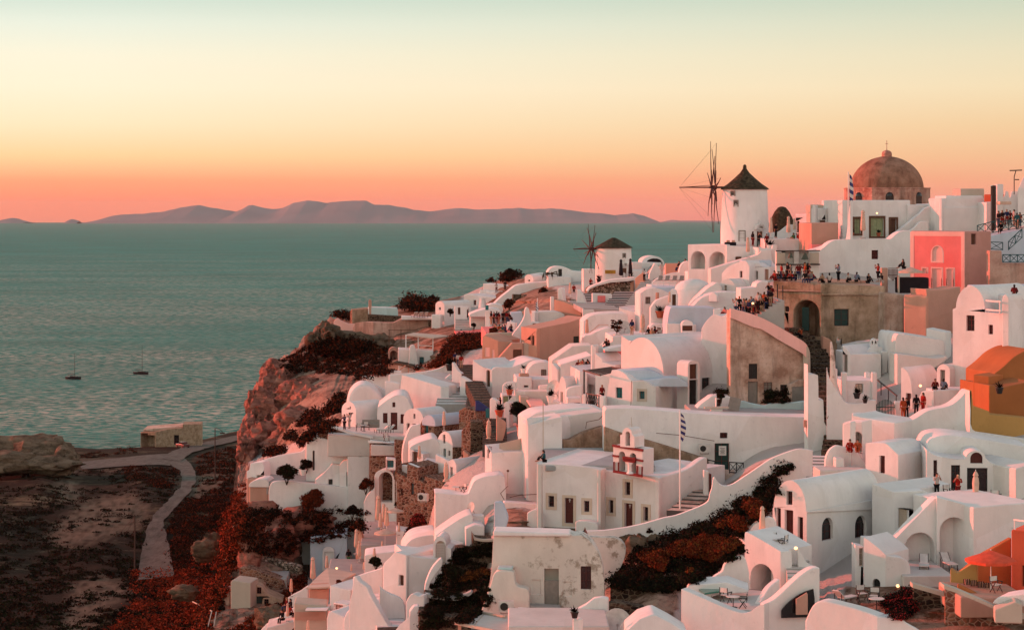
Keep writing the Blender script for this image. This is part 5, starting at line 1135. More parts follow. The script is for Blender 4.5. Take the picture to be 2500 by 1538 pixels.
# left ridge houses
t = H('white_house', 'far white house with a curved roof and dark doorway on the ridge'); t.pr('wall', smo([(1337, 664), (1345, 655), (1358, 651), (1375, 652), (1388, 656), (1400, 662), (1425, 664)], 3), 690, 2, L=5, d=352, holes=[('d', 1363, 657, 1372, 676, 'iron')])
t = H('white_house', 'small far gable house with an aqua roof on the ridge'); t.pr('lit_gable', arc(1281, 1302, 678, 670, 680), 695, -40, to=1350, d=356, holes=[('w', 1289, 683, 1294, 687)]); t.pr('roof', smo([(1296, 671), (1320, 667), (1350, 668), (1358, 672)], 2), 676, 2, L=3, d=358, mat='cyan', drop=0)
t = wall('great grey stepped wall sloping down from the ridge', [(1206, 742), (1222, 726), (1240, 712), (1252, 702), (1265, 695), (1305, 690), (1382, 684), (1384, 690)], 765, 8, L=2, d=352, k=2)
t.pr('terrace_end', [(1338, 676), (1394, 676), (1395, 694)], 720, 3, L=3, d=349)
wall('white house wall edge left of the small windmill', [(1424, 657), (1452, 657)], 692, 3, L=3, d=335, k=0)
t = H('white_house', 'long pink-lit white house at the far left end of the ridge')
t.pr('upper_wall', [(1179, 692), (1254, 699)], 730, -28, L=3, d=378); t.pr('terrace', [(1170, 712), (1172, 708), (1232, 716), (1233, 720)], 740, -28, L=2, d=374)
t.pr('front', [(1132, 722), (1136, 718), (1228, 729), (1222, 740)], 775, -28, L=5, d=368, holes=[('w', 1156, 733, 1162, 745, 'reddoor'), ('w', 1194, 736, 1202, 741, 'reddoor'), ('w', 1153, 753, 1164, 764, 'brown')])
m = MB(); m.bar(P(1172, 708, 373), P(1232, 712, 371.5), .06)
for i in range(6): m.bar(P(1174+i*11, 709, 373), P(1174+i*11, 718, 373), .05)
t.mb('railing', m, 'white')
m = MB(); m.lathe(P(1178, 745, 365), [(.7, -.5), (.6, 0), (.42, 1.0), (.5, 1.0), (.5, 1.2), (0, 1.2)], 10); t.mb('chimney', m, 'white')
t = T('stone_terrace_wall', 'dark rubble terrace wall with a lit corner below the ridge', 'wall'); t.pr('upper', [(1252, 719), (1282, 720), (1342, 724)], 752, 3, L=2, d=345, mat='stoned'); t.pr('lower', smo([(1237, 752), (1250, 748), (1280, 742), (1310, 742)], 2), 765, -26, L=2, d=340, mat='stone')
t.pr('sun_painted_corner', [(1272, 720), (1281, 721)], 745, -35, L=.5, d=344.5, mat='stone')  # redder stone paints the sunlight on the corner
t = H('salmon_wall', 'bright salmon wall segment with white pillar above the cafe', 'wall'); t.pr('wall', [(1353, 731), (1375, 736), (1400, 746), (1417, 754), (1419, 762)], 785, -36, L=1, d=284, mat='salmon'); t.pr('pillar', [(1361, 706), (1364, 703), (1372, 703), (1376, 733)], 745, -24, L=1, d=290, mat='white')
t.pr('post', [(1344, 725), (1353, 725)], 775, 3, L=1, d=289)
t = H('white_house', 'curved shaded white wall with two dark holes left of the salmon wall'); t.pr('wall', smo([(1304, 764), (1306, 762), (1360, 761), (1378, 768)], 2), 800, 4, L=4, d=282, mat='white2'); t.pr('left', [(1297, 762), (1306, 762)], 815, -30, L=1, d=281); t.pr('doorway', [(1297, 785), (1318, 786)], 815, 3, L=1, d=280, holes=[('w', 1301, 790, 1309, 804)])
wall('white fin wall curving down to the salmon hut', [(1242, 838), (1252, 815), (1264, 800), (1274, 785), (1280, 772), (1282, 753), (1291, 753), (1298, 790), (1300, 830)], 850, 3, L=1, d=272, k=2)
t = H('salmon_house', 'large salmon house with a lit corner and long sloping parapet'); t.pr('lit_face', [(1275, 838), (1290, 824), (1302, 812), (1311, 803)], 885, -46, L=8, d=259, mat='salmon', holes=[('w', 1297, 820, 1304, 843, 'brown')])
t.pr('shade_face', [(1311, 803), (1345, 796), (1390, 787), (1418, 777), (1426, 774)], 900, 22, L=5, d=259.2, mat='salmon2', holes=[('w', 1400, 821, 1414, 841, 'gateg', 'brown')])  # shade put into the colour: darker copy of the lit salmon
pass
t = H('salmon_house', 'small salmon hut with two pale lit niches and a brown door')
t.pr('lit_face', [(1177, 822), (1182, 818), (1216, 832)], 900, -32, L=5, d=262, mat='salmon', holes=[('s', 1184, 848, 1195, 871, 'pinktrim'), ('s', 1201, 854, 1207, 880, 'pinktrim')])  # paler niche panels paint the light falling in them
t.pr('shade_face', [(1216, 832), (1252, 833)], 860, 3, L=4, d=262, mat='salmon2')  # shaded side painted in the darker salmon
t.pr('stair_wall', [(1216, 876), (1250, 838), (1277, 838)], 900, 3, L=2, d=259.5, mat='salmon2', holes=[('d', 1253, 854, 1274, 892, 'brown')])
t.pr('right_wall', [(1277, 836), (1312, 846)], 905, 3, L=2, d=260, mat='beige', holes=[('w', 1283, 872, 1290, 885)])
t.pr('terrace_wall', smo([(1182, 820), (1190, 814), (1215, 812), (1250, 812)], 2), 835, 3, L=.5, d=266, mat='beige')
t = H('white_house', 'wide shaded white wall with a sloping handrail beside the potted tree'); t.pr('wall', smo([(1424, 785), (1440, 772), (1470, 766), (1510, 764), (1530, 766), (1534, 775)], 2), 840, 3, L=5, d=246, mat='white'); t.pr('lower_wall', smo([(1422, 858), (1424, 822), (1440, 818), (1465, 806), (1490, 800), (1500, 818)], 2), 875, 3, L=3, d=240)
m = MB(); m.bar(P(1440, 812, 239.5), P(1463, 793, 244), .04); m.bar(P(1463, 793, 244), P(1485, 793, 245), .04); t.mb('handrail', m, 'salmon')
t.pr('lit_buttress', [(1408, 850), (1414, 838), (1421, 822), (1423, 858)], 870, -30, L=.6, d=239)
t = H('white_house', 'pink-lit white terrace wall under the wide staircase'); t.pr('wall', [(1511, 748), (1516, 752), (1545, 760), (1565, 765)], 830, -30, L=4, d=252); t.pr('right', [(1564, 760), (1580, 763), (1628, 772)], 850, 3, L=4, d=246); t.pr('block', [(1610, 776), (1627, 778)], 800, -28, L=1, d=240)
t.pr('low_wall', [(1585, 800), (1592, 792), (1600, 790), (1628, 792)], 830, 3, L=2, d=238)
wall('white terrace edge under the seated cafe group', [(1495, 822), (1560, 818), (1640, 822)], 850, 3, L=8, d=229, k=0)
t = H('vault_house', 'rounded white vault roofs stepping below the potted tree'); t.pr('lit', smo([(1459, 852), (1462, 845), (1475, 832), (1490, 824), (1510, 824)], 3), 880, -26, L=4, d=232); t.pr('shade', smo([(1478, 850), (1490, 836), (1515, 826), (1530, 826)], 3), 880, 3, L=4, d=229, mat='white2')  # shaded vault painted in the darker white
# middle low cluster
t = H('white_house', 'tall white wall with a lit slit window above the descending lane')
t.pr('lit_face', [(1154, 878), (1158, 882), (1180, 896), (1202, 903)], 1000, -38, L=6, d=250, mat='white', holes=[('A', 1187, 903, 1196, 944, 'brown')])
t.pr('shade_face', smo([(1201, 904), (1212, 896), (1250, 896), (1290, 880), (1310, 878), (1345, 885)], 2), 1000, 10, L=7, d=250, mat='white')
t = H('white_house', 'white flat house with a roof planter box and small vent'); t.pr('block', [(1260, 921), (1299, 921)], 1000, 3, L=5, d=236, holes=[('w', 1279, 941, 1290, 946)]); t.pr('right', [(1299, 926), (1348, 925)], 985, 3, L=5, d=237)
t.pr('planter', [(1268, 912), (1292, 912)], 921, 3, L=1, d=237, mat='salmon2', drop=0); t.pr('lit_band', [(1316, 942), (1350, 938)], 956, 3, L=1, d=234, mat='white', drop=0); t.pr('low_front', [(1258, 955), (1350, 954)], 1000, 3, L=2, d=232, mat='white2')
t.pr('dome_back', smo([(1287, 905), (1300, 890), (1320, 885), (1345, 888), (1347, 925)], 3), 930, 3, L=4, d=243, holes=[('w', 1321, 902, 1334, 920, 'greywood')])
t = H('white_house', 'small white shed with a grey-green door and a potted palm above'); t.pr('upper', smo([(1227, 944), (1232, 936), (1245, 932), (1260, 932)], 2), 970, 3, L=.5, d=236); t.pr('wall', [(1225, 964), (1260, 966)], 1040, 3, L=3, d=232, holes=[('d', 1229, 968, 1241, 985, 'green')]); t.pr('post', [(1256, 948), (1260, 948)], 968, -30, L=.5, d=232)
t.pr('lit_pillar', [(1230, 984), (1236, 980), (1244, 984)], 1020, -30, L=.8, d=229)
t = T('slatted_awning', 'pale slatted lean-to awning beside the dark tree', 'awning'); t.pr('slab', [(1295, 990), (1335, 992)], 995, 3, L=9, d=222, mat='pinktrim', drop=0); t.pr('post', [(1309, 994), (1313, 994)], 1020, -20, L=.3, d=222, mat='salmon'); t.pr('back_shed', [(1270, 968), (1292, 970)], 1010, 3, L=4, d=229, mat='beige')
t = H('planter_house', 'white cube planters at the foot of the slit-door chapel'); t.pr('wall', [(1338, 978), (1370, 982)], 1010, -20, L=3, d=212); t.pr('right', [(1369, 984), (1395, 988)], 1010, 3, L=3, d=211)
t = wall('short pink-topped wall with a man photographing beside it', [(1195, 975), (1200, 970), (1214, 978), (1217, 1000), (1215, 1012)], 1030, -32, L=.5, d=225, k=0)
wall('stone-faced curving stair wall with a pale coping', [(1212, 1012), (1222, 1022), (1236, 1032), (1232, 1060), (1226, 1080), (1224, 1100)], 1110, 3, L=.6, d=212, k=2, mat='salmon2')
stairs('steep dark stairs behind the tall folded umbrella', P(1208, 1085, 210), P(1208, 1020, 226), 2.4, 12, 'stoned')
stairs('dark lane steps descending past the slit-window wall', P(1185, 985, 232), P(1135, 890, 268), 2.0, 16, 'stoned')
wall('blue-painted stair balustrade beside the red flower pot', [(1160, 978), (1168, 978), (1185, 990), (1200, 1000)], 1004, -10, L=.2, d=228, k=0, mat='blue', drop=0)
t = T('blue_door', 'bright blue open door beside the stair balustrade', 'door'); m = MB(); m.box(P(1192, 1013, 226), (.55, .1, 1.35)); t.at(P(1192, 1035, 226)); t.mb('door_leaf', m, 'teal')
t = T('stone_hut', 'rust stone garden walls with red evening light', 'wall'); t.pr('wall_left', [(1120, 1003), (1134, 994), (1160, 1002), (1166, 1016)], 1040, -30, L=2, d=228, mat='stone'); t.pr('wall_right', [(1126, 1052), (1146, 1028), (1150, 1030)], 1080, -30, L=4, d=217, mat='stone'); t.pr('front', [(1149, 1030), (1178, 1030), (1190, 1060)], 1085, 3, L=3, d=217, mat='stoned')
# ramp house
t = H('ramp_house', 'big white house with a sloping pink-lit wall and roof terrace')
t.pr('lit_face', [(975, 966), (981, 915), (1000, 920), (1040, 932), (1077, 943)], 1010, -36, L=3, d=250); t.pr('end', [(1076, 943), (1097, 944)], 1010, 6, L=3, d=250)
t.pr('roof_terrace', [(990, 930), (1120, 945)], 960, -8, L=16, d=253, mat='floorw', drop=2)
t.pr('back_wall', smo([(950, 915), (985, 912), (1030, 908), (1070, 900), (1090, 890), (1103, 884)], 2), 950, 6, L=.6, d=270, mat='white')
t.pr('fin', smo([(1103, 884), (1108, 888), (1118, 905), (1128, 914), (1121, 945)], 2), 985, -34, L=.5, d=258); t.pr('fin_lower', smo([(1122, 918), (1128, 920), (1145, 930), (1154, 938), (1158, 950), (1160, 975)], 2), 990, -30, L=.8, d=250)
stairs('pale flared steps rising to the ramp house terrace', P(1100, 990, 246), P(1112, 945, 256), 3.4, 7, 'white')
wall('white oculus wall right of the roof terrace', [(1085, 925), (1100, 912), (1121, 935), (1124, 950)], 960, 10, L=.4, d=262, k=0)
t = H('white_dome', 'rounded lumpy white vault end at the cliff edge', 'vault'); t.pr('shell', smo([(846, 985), (852, 962), (864, 946), (880, 938), (900, 940), (920, 955), (935, 975)], 4), 1000, 4, L=6, d=262, bevel=.5)
wall('thin white garden wall running up from the rounded vault', [(883, 920), (890, 918), (910, 936), (940, 952), (957, 962)], 985, -16, L=.5, d=268, k=2)
wall('low white coping wall along the rocky garden', [(900, 920), (925, 910), (950, 905), (980, 905)], 925, 3, L=.5, d=282, k=2); wall('small white wall left of the sloping lit wall', [(940, 932), (960, 932), (976, 936)], 975, 3, L=1, d=264, k=0)
t = H('vault_house', 'white gabled house where two people photograph the sunset')
t.pr('gable_wall', arc(834, 869, 1000, 980, 1008, 14), 1062, -44, to=935, d=248, holes=[('w', 853, 992, 857, 999), ('w', 853, 1007, 858, 1018, 'reddoor')])
t = H('vault_house', 'shaded white gable with red-brown door and little attic window')
t.pr('gable_wall', [(921, 1010)]+smo([(922, 994), (945, 976), (968, 965), (990, 968), (1000, 985), (1008, 1005)], 4), 1062, 2, L=8, d=243, holes=[('w', 958, 982, 965, 994, 'reddoor'), ('w', 935, 1008, 946, 1033, 'reddoor'), ('d', 954, 1007, 970, 1049, 'reddoor'), ('w', 978, 1011, 988, 1034, 'reddoor')])
t = H('vault_house', 'pink-lit gable with a small square attic window'); t.pr('gable_wall', arc(985, 1033, 1020, 997, 1024, 16), 1085, -40, to=1092, d=238, holes=[('w', 1009, 1010, 1014, 1022, 'reddoor'), ('d', 993, 1033, 1000, 1062, 'reddoor'), ('w', 1007, 1034, 1017, 1040, 'reddoor')])
t = H('stone_vault_house', 'stone-faced vault with a teal door and smooth blue-white barrel roof')
t.pr('gable_wall', arc(1026, 1060, 1040, 1018, 1048, 14), 1082, -40, to=1128, d=230, mat='stone', holes=[('d', 1037, 1030, 1045, 1057, 'teal')])
t.pr('vault', arc(1030, 1063, 1030, 1013, 1040, 14), 1041, -40, to=1134, d=229.8, mat='roofb', drop=0)
t = H('vault_house', 'pink-lit gable with a tall slit and teal door over a dark stone terrace')
t.pr('gable_wall', arc(1068, 1105, 1078, 1053, 1092, 16), 1120, -42, to=1182, d=222, holes=[('w', 1081, 1061, 1087, 1082, 'greywood'), ('d', 1082, 1095, 1088, 1116, 'teal'), ('w', 1094, 1100, 1099, 1112, 'brown')])
t = T('stone_terrace_wall', 'dark stone terrace wall under the slit-window vault', 'wall'); t.pr('wall', [(1105, 1092), (1185, 1092)], 1125, 3, L=.5, d=219, mat='stoned'); t.pr('terrace', [(1142, 1105), (1186, 1100)], 1130, -3, L=3, d=216.5, mat='stoned'); t.pr('sun_painted_corner', [(1130, 1098), (1143, 1108)], 1130, -30, L=.5, d=216, mat='salmon')  # salmon corner paints sunlight on the dark stone
t = wall('tall curved white fin wall beside the stone-faced vault', [(983, 1110), (985, 1090), (992, 1065), (1003, 1042), (1018, 1037), (1026, 1036), (1027, 1060)], 1140, 12, L=.8, d=230, k=3)
t = H('vault_house', 'small white vault with a red-brown glazed door and folded umbrella'); t.pr('front', [(999, 1095), (1033, 1108)], 1140, -36, L=1, d=222, holes=[('d', 1005, 1100, 1019, 1133, 'brown')]); t.pr('vault', smo([(1000, 1092), (1015, 1083), (1040, 1074), (1058, 1070), (1070, 1078), (1075, 1090)], 3), 1125, 4, L=6, d=223)
t = T('shade_shelter', 'white slab shelter with a post on the rust stone terrace', 'shelter'); t.pr('roof', [(1030, 1128), (1086, 1134)], 1137, -4, L=4, d=216, drop=0); t.pr('post', [(1041, 1135), (1044, 1135)], 1162, -20, L=.3, d=215.8); t.pr('back', [(1030, 1134), (1070, 1136)], 1165, 3, L=.5, d=220, mat='stoned')
t = H('vault_house', 'low white vault with a tall lit door beside the big white block'); t.pr('lit_front', smo([(1096, 1126), (1102, 1121), (1108, 1123), (1114, 1134)], 3), 1180, -40, to=1184, d=210, holes=[('d', 1099, 1140, 1105, 1168, 'greywood')]); t.pr('parapet', [(1063, 1108), (1080, 1116), (1098, 1126)], 1150, -36, L=.5, d=214)
t = T('stone_house', 'rust-red stone house with small dark windows and white parapets', 'house'); t.pr('left_face', [(968, 1133), (969, 1152), (994, 1166), (994, 1132), (1020, 1142), (1021, 1172), (1036, 1178), (1037, 1162), (1080, 1175)], 1260, -28, L=4, d=210, mat='stone', holes=[('w', 978, 1192, 983, 1209), ('w', 1003, 1179, 1010, 1207, 'teal'), ('w', 1033, 1199, 1037, 1208), ('w', 1058, 1190, 1066, 1212)])
t.pr('white_parapet', [(968, 1133), (994, 1136)], 1160, -28, L=.4, d=213, mat='white', drop=0); t.pr('white_cap', [(996, 1130), (1021, 1140)], 1144, -28, L=.5, d=211.5, drop=0)
# big stepped wall and block (centre)
t = H('white_house', 'big white block with a glass balustrade and pink-lit narrow end'); t.pr('lit_end', [(1184, 1085), (1200, 1104)], 1200, -50, L=5, d=190, holes=[('w', 1188, 1092, 1195, 1120, 'cream')]); t.pr('front', [(1200, 1104), (1313, 1100)], 1290, 4, L=5, d=190)
m = MB(); v_ = [P(1219, 1099, 191), P(1219, 1083, 191), P(1284, 1067, 191), P(1284, 1098, 191)]; m.add(v_+[q+Vector((0, .04, 0)) for q in v_], [[0, 1, 2, 3], [7, 6, 5, 4], [0, 4, 5, 1], [1, 5, 6, 2], [2, 6, 7, 3], [3, 7, 4, 0]]); t.mb('balustrade', m, 'beige'); m = MB(); m.bar(P(1284, 1064, 190.8), P(1284, 1101, 190.8), .06); t.mb('post', m, 'brown')
t.pr('lower_wall', [(1230, 1224), (1313, 1230)], 1250, 4, L=1, d=182)
t = wall('large stepped white wall with a wavy top and satellite dish', [(1062, 1206), (1066, 1202), (1134, 1208), (1146, 1198), (1153, 1182), (1162, 1171), (1185, 1163), (1205, 1161), (1232, 1163), (1236, 1224)], 1310, 3, L=3, d=186, k=2)
t = H('vault_house', 'long white vault roof with an arched lattice screen at its foot'); t.pr('roof', smo([(1063, 1306), (1100, 1280), (1130, 1262), (1153, 1256), (1155, 1282)], 3), 1345, 4, L=3.5, d=179); t.pr('block', [(1137, 1290), (1160, 1280), (1183, 1284)], 1350, 5, L=3, d=177.5)
t.pr('lattice_house', [(1057, 1338)]+arc(1058, 1090, 1330, 1308, 1334)+[(1101, 1340)], 1392, -6, L=2.6, d=173, holes=[('A', 1064, 1320, 1087, 1378, 'beige')])
m = MB(); 
for i in range(7): m.bar(P(1066+i*3.2, 1326, 172.85), P(1066+i*3.2, 1376, 172.85), .03)
for i in range(13): m.bar(P(1065, 1328+i*4, 172.85), P(1086, 1328+i*4, 172.85), .03)
t.mb('lattice', m, 'white2')
wall('white storage corner wall above the planted terraces', [(1153, 1257), (1182, 1258), (1184, 1285)], 1320, 3, L=1, d=180.5, k=0)
t = H('vault_house', 'half-buried white dome roof above the folded umbrellas'); t.pr('dome', smo([(982, 1346), (995, 1325), (1010, 1314), (1035, 1308), (1062, 1306), (1064, 1316)], 3), 1375, 4, L=6, d=186)
t = H('white_house', 'pink-lit square white house with one brown window near the bottom'); t.pr('lit_face', [(934, 1382), (938, 1372), (950, 1362), (964, 1346), (993, 1355)], 1560, -34, L=8, d=172, holes=[('w', 974, 1404, 985, 1429, 'brown')])
t.pr('shade_face', smo([(992, 1355), (1020, 1360), (1078, 1364)], 2)+smo([(1079, 1364), (1066, 1372), (1055, 1388), (1045, 1405), (1038, 1430), (1035, 1450)], 2)[1:2]+[(1080, 1400)], 1560, 12, L=6, d=172.2)
t = wall('curved white arch rib against the planted terraces', [(1036, 1452), (1037, 1430), (1043, 1410), (1052, 1390), (1064, 1374), (1078, 1362), (1080, 1380), (1066, 1400), (1050, 1425), (1042, 1455)], 1456, 3, L=.8, d=168, k=2, drop=2)
wall('white wall tongue beside the dark planted steps', [(990, 1470), (998, 1455), (1008, 1448), (1022, 1455), (1035, 1452), (1036, 1480)], 1600, -20, L=1, d=160, k=2); wall('white end pillar at the bottom left of the planted terraces', [(1000, 1492), (1010, 1480), (1022, 1478), (1024, 1500)], 1600, 3, L=1, d=158, k=0)
wall('pink wall rising from the bottom edge to the end pillar', [(960, 1545), (975, 1525), (1000, 1505), (1001, 1500)], 1600, -30, L=1, d=158, k=0)
wall('curving pink-lit stair wall at the bottom left', [(852, 1475), (860, 1440), (862, 1412), (868, 1406), (876, 1418), (895, 1432), (902, 1448), (920, 1480), (940, 1515), (960, 1545)], 1620, -28, L=.6, d=163, k=2)
stairs('white steps with dark risers curving down at the bottom left', P(958, 1530, 163), P(915, 1448, 176), 2.3, 9, 'white')
wall('shaded white cheek wall right of the curving steps', [(926, 1430), (936, 1440), (955, 1450), (978, 1460), (988, 1480), (992, 1530)], 1600, 3, L=.5, d=166, k=2)
wall('long white parapet behind the curving stair', [(862, 1410), (890, 1400), (930, 1388), (934, 1384)], 1420, 3, L=.5, d=178, k=0, drop=1)
t = H('white_house', 'pale pink cube house with rounded vault front at the bottom left'); t.pr('left', [(805, 1428), (830, 1434), (856, 1440)], 1560, -26, L=4, d=178, holes=[]); t.pr('vault_front', arc(838, 905, 1520, 1480, n=14), 1600, -26, L=5, d=166, holes=[]); t.pr('window_box', [(814, 1470), (850, 1474)], 1500, -20, L=1.5, d=172, holes=[('w', 818, 1476, 836, 1490, 'pinktrim')]); t.pr('front', smo([(797, 1510), (802, 1494), (812, 1492), (830, 1500), (850, 1510)], 2), 1600, -26, L=3, d=168)
t = T('canvas_pavilion', 'beige canvas pavilion with a sloping roof near the folded umbrellas', 'pavilion'); t.at(P(780, 1475, 186)); t.pr('wall', [(755, 1438), (801, 1436)], 1476, 3, L=3, d=184, mat='salmon2', drop=0)
f = [P(748, 1438, 183), P(806, 1435, 183), P(868, 1402, 200), P(800, 1388, 206), P(775, 1410, 196)]; finish('roof', f+[q+Vector((0, 0, .12)) for q in f], [[4, 3, 2, 1, 0], [5, 6, 7, 8, 9], [0, 1, 6, 5], [1, 2, 7, 6], [2, 3, 8, 7], [3, 4, 9, 8], [4, 0, 5, 9]], 'beige', t.e, t.o)
t = T('striped_pergola', 'white slatted pergola panel over beige boarding', 'pergola'); t.at(P(780, 1500, 180)); t.pr('boarding', [(718, 1472), (798, 1478)], 1620, 3, L=3, d=178, mat='beige')
m = MB()
for i in range(16): m.bar(P(747+i*3.3, 1489, 176), P(757+i*3.3, 1475, 181), .07)
t.mb('slats', m, 'white'); m = MB()
for i in range(7): m.bar(P(720, 1494+i*3, 177.7), P(796, 1494+i*3, 177.7), .05)
t.mb('boards', m, 'salmon2')
t = H('white_house', 'small bluish white house with an arched dark teal door'); t.pr('wall', [(757, 1312), (762, 1310), (847, 1304)], 1398, 3, L=5, d=232, mat='roofb', holes=[('d', 792, 1346, 813, 1388, 'teal')]); t.pr('door_hood', [(787, 1352)]+arc(788, 816, 1345, 1334)+[(816, 1352)], 1392, 3, L=.3, d=231.7, drop=0, holes=[('o', 791.5, 1346, 813.5, 1391, .29)])
wall('pale white sloping parapet along the bottom left umbrella terrace', [(630, 1545), (650, 1522), (680, 1505), (710, 1485), (735, 1475)], 1600, -20, L=.5, d=188, k=2); wall('white parapet climbing past the slatted stair', [(700, 1460), (715, 1450), (735, 1440), (752, 1428), (752, 1440)], 1475, -10, L=.4, d=198, k=2)
t = T('umbrella_terrace', 'cream paved terrace floor at the bottom left corner of the village', 'terrace'); t.pr('floor', [(650, 1532), (716, 1516), (722, 1500)], 1560, 3, L=4, d=186, mat='floorw', drop=2)
t = T('restaurant_terrace', 'grey restaurant terrace with pink wall edges under the umbrellas', 'terrace'); t.pr('floor', [(880, 1330), (970, 1330)], 1340, 3, L=16, d=210, mat='floor', drop=1); t.pr('edge', smo([(868, 1270), (876, 1280), (884, 1308), (886, 1325), (905, 1345)], 2), 1352, -26, L=.4, d=214, mat='salmon', drop=1); t.pr('right_wall', [(967, 1292), (1000, 1298)], 1345, 3, L=3, d=206)
t.pr('planter', smo([(890, 1356), (905, 1352), (968, 1345)], 2), 1385, 3, L=4, d=196, mat='white'); t.pr('lower_floor', [(800, 1400), (890, 1402)], 1412, 3, L=9, d=204, mat='floor', drop=1)
# lower left white house on the cliff
t = H('cliff_house', 'white walled garden house standing on the cliff edge at the left'); t.pr('left_wall', smo([(602, 1150), (608, 1147), (611, 1131), (640, 1128), (645, 1137)], 1), 1168, -14, L=2, d=243, mat='white', holes=[('w', 627, 1160, 644, 1171, 'greywood')])
t.pr('garden_back', smo([(611, 1132), (640, 1124), (680, 1112), (735, 1103), (745, 1092)], 2), 1150, 8, L=.5, d=246, mat='white'); t.pr('left_base', [(601, 1166), (609, 1168), (655, 1172)], 1240, -16, L=4, d=241.5, mat='salmon2', bevel=.2); t.pr('bastion', smo([(607, 1184), (614, 1176), (630, 1171), (650, 1172), (658, 1178), (658, 1190)], 2), 1245, -5, L=3, d=239.5, mat='salmon2', bevel=.3); t.pr('bastion_cap', smo([(607, 1184), (612, 1177), (630, 1170), (650, 1170), (657, 1180)], 2), 1190, -5, L=3.2, d=239.3, drop=0)
t.pr('garden_floor', [(650, 1176), (770, 1178)], 1185, 3, L=9, d=239.5, mat='floor', drop=1)
t.pr('long_wall', smo([(656, 1200), (660, 1182), (672, 1175), (700, 1175), (760, 1180), (830, 1188), (872, 1194), (884, 1202), (893, 1204)], 3), 1245, 2, L=.8, d=238, mat='white')
t.pr('sloped_house', [(769, 1172), (790, 1155), (810, 1133), (830, 1135)], 1192, 3, L=4, d=239, holes=[('w', 802, 1170, 812, 1183, 'gateg')])
t.pr('vault_room', smo([(829, 1136), (840, 1124), (870, 1118), (900, 1117), (930, 1124), (935, 1140)], 3), 1195, 3, L=5, d=238.6, holes=[('w', 846, 1152, 859, 1187, 'iron'), ('w', 881, 1157, 889, 1176, 'iron')])
t.pr('arch_porch', [(914, 1160)]+arc(915, 962, 1160, 1145, 1170, 14)+[(968, 1175)], 1245, -10, L=3, d=232, holes=[('O', 925, 1152, 958, 1226, 2.5)])
t.pr('porch_flank', smo([(888, 1230), (895, 1212), (905, 1200), (914, 1192), (915, 1165)], 2), 1235, 3, L=1, d=231.8)
t = H('roof_terrace_house', 'long pink-lit white wall with steps under the brown stone terrace'); t.pr('wall', [(747, 1064), (752, 1061), (790, 1070), (830, 1082), (848, 1088), (848, 1102)], 1130, -16, L=4, d=240); t.pr('steps', [(848, 1090), (868, 1094), (880, 1100), (900, 1093), (902, 1100)], 1130, 3, L=3, d=238, holes=[('w', 877, 1103, 883, 1115)]); pass
t.pr('gate_post', [(763, 1100), (768, 1100)], 1148, 3, L=.4, d=238.6, mat='iron', drop=0); t.pr('pavilion', [(775, 1105), (830, 1103), (832, 1118)], 1150, 3, L=4, d=243, mat='white')
t = T('stone_terrace_wall', 'rust-brown stone terrace wall capped in white below the sunset watchers', 'wall'); t.pr('long_part', smo([(777, 1040), (782, 1037), (820, 1046), (850, 1056), (880, 1062), (908, 1068)], 2), 1100, -10, L=1, d=240, mat='stone'); slab_px('coping', smo([(777, 1036), (820, 1043), (850, 1053), (880, 1060), (910, 1066)], 2)+[(910, 1071), (880, 1065), (850, 1058), (820, 1048), (777, 1041)], 237.5, .8, 'white', t)
t.pr('right_part', [(902, 1080), (964, 1088)], 1120, -6, L=1, d=234, mat='stone'); t.pr('right_coping', [(900, 1076), (964, 1084)], 1080, -6, L=1.2, d=233.8, drop=0); t.pr('floor', [(800, 1062), (1000, 1066)], 1070, 3, L=10, d=237.8, mat='floorw', drop=2)
t.pr('patio', [(905, 1086), (990, 1088)], 1090, 3, L=6, d=233.6, mat='floorw', drop=1); t.pr('stub', [(963, 1074), (990, 1076)], 1112, 3, L=1, d=232, mat='stone')
t = T('air_vent_block', 'white block with dark louvres at the porch roof', 'vent'); t.pr('block', [(942, 1118), (966, 1120)], 1148, 3, L=1.5, d=231, drop=0, holes=[('w', 945, 1124, 961, 1141, 'teal')])
# cliff-top stone structures
t = T('stone_tower', 'rough brown stone block with a chimney on the cliff top', 'ruin'); t.pr('left_face', [(854, 760), (860, 757)], 788, -50, L=3, d=352, mat='stone'); t.pr('front', [(859, 757), (899, 753)], 795, 6, L=4, d=351, mat='earthwall'); t.pr('chimney', arc(900, 907, 736, 731), 760, 3, L=.6, d=350, mat='salmon2')
t = T('cistern_roof', 'pale aqua flat roof behind the cliff-top stone wall', 'roof'); t.pr('roof', [(899, 752), (902, 750), (970, 752), (972, 760)], 772, 5, L=3, d=350, mat='cyan')
t = T('stone_terrace_wall', 'dark stone strip wall below the aqua roof', 'wall'); t.pr('wall', [(898, 768), (985, 773)], 790, 3, L=2, d=347, mat='stoned')
t = T('retaining_wall', 'long salmon plaster retaining wall along the cliff top', 'wall'); t.pr('lit_part', [(861, 800), (868, 788), (885, 786), (912, 786)], 830, -28, L=2, d=340, mat='pinkwall'); t.pr('main_part', [(911, 787), (960, 788), (985, 775), (1048, 782)], 845, 3, L=2, d=340, mat='pinkwall'); t.pr('stone_part', [(1046, 781), (1117, 786)], 830, 3, L=2, d=339, mat='stoned'); t.pr('coping', [(980, 772), (1118, 779)], 781, 3, L=2.5, d=338.8, drop=0)
wall('low pink-lit coping wall bending around the cliff tip', [(814, 786), (822, 776), (830, 782), (850, 790), (866, 790)], 803, -14, L=.6, d=350, k=2, mat='pinktrim')  # pink plaster puts the low sun into the wall colour
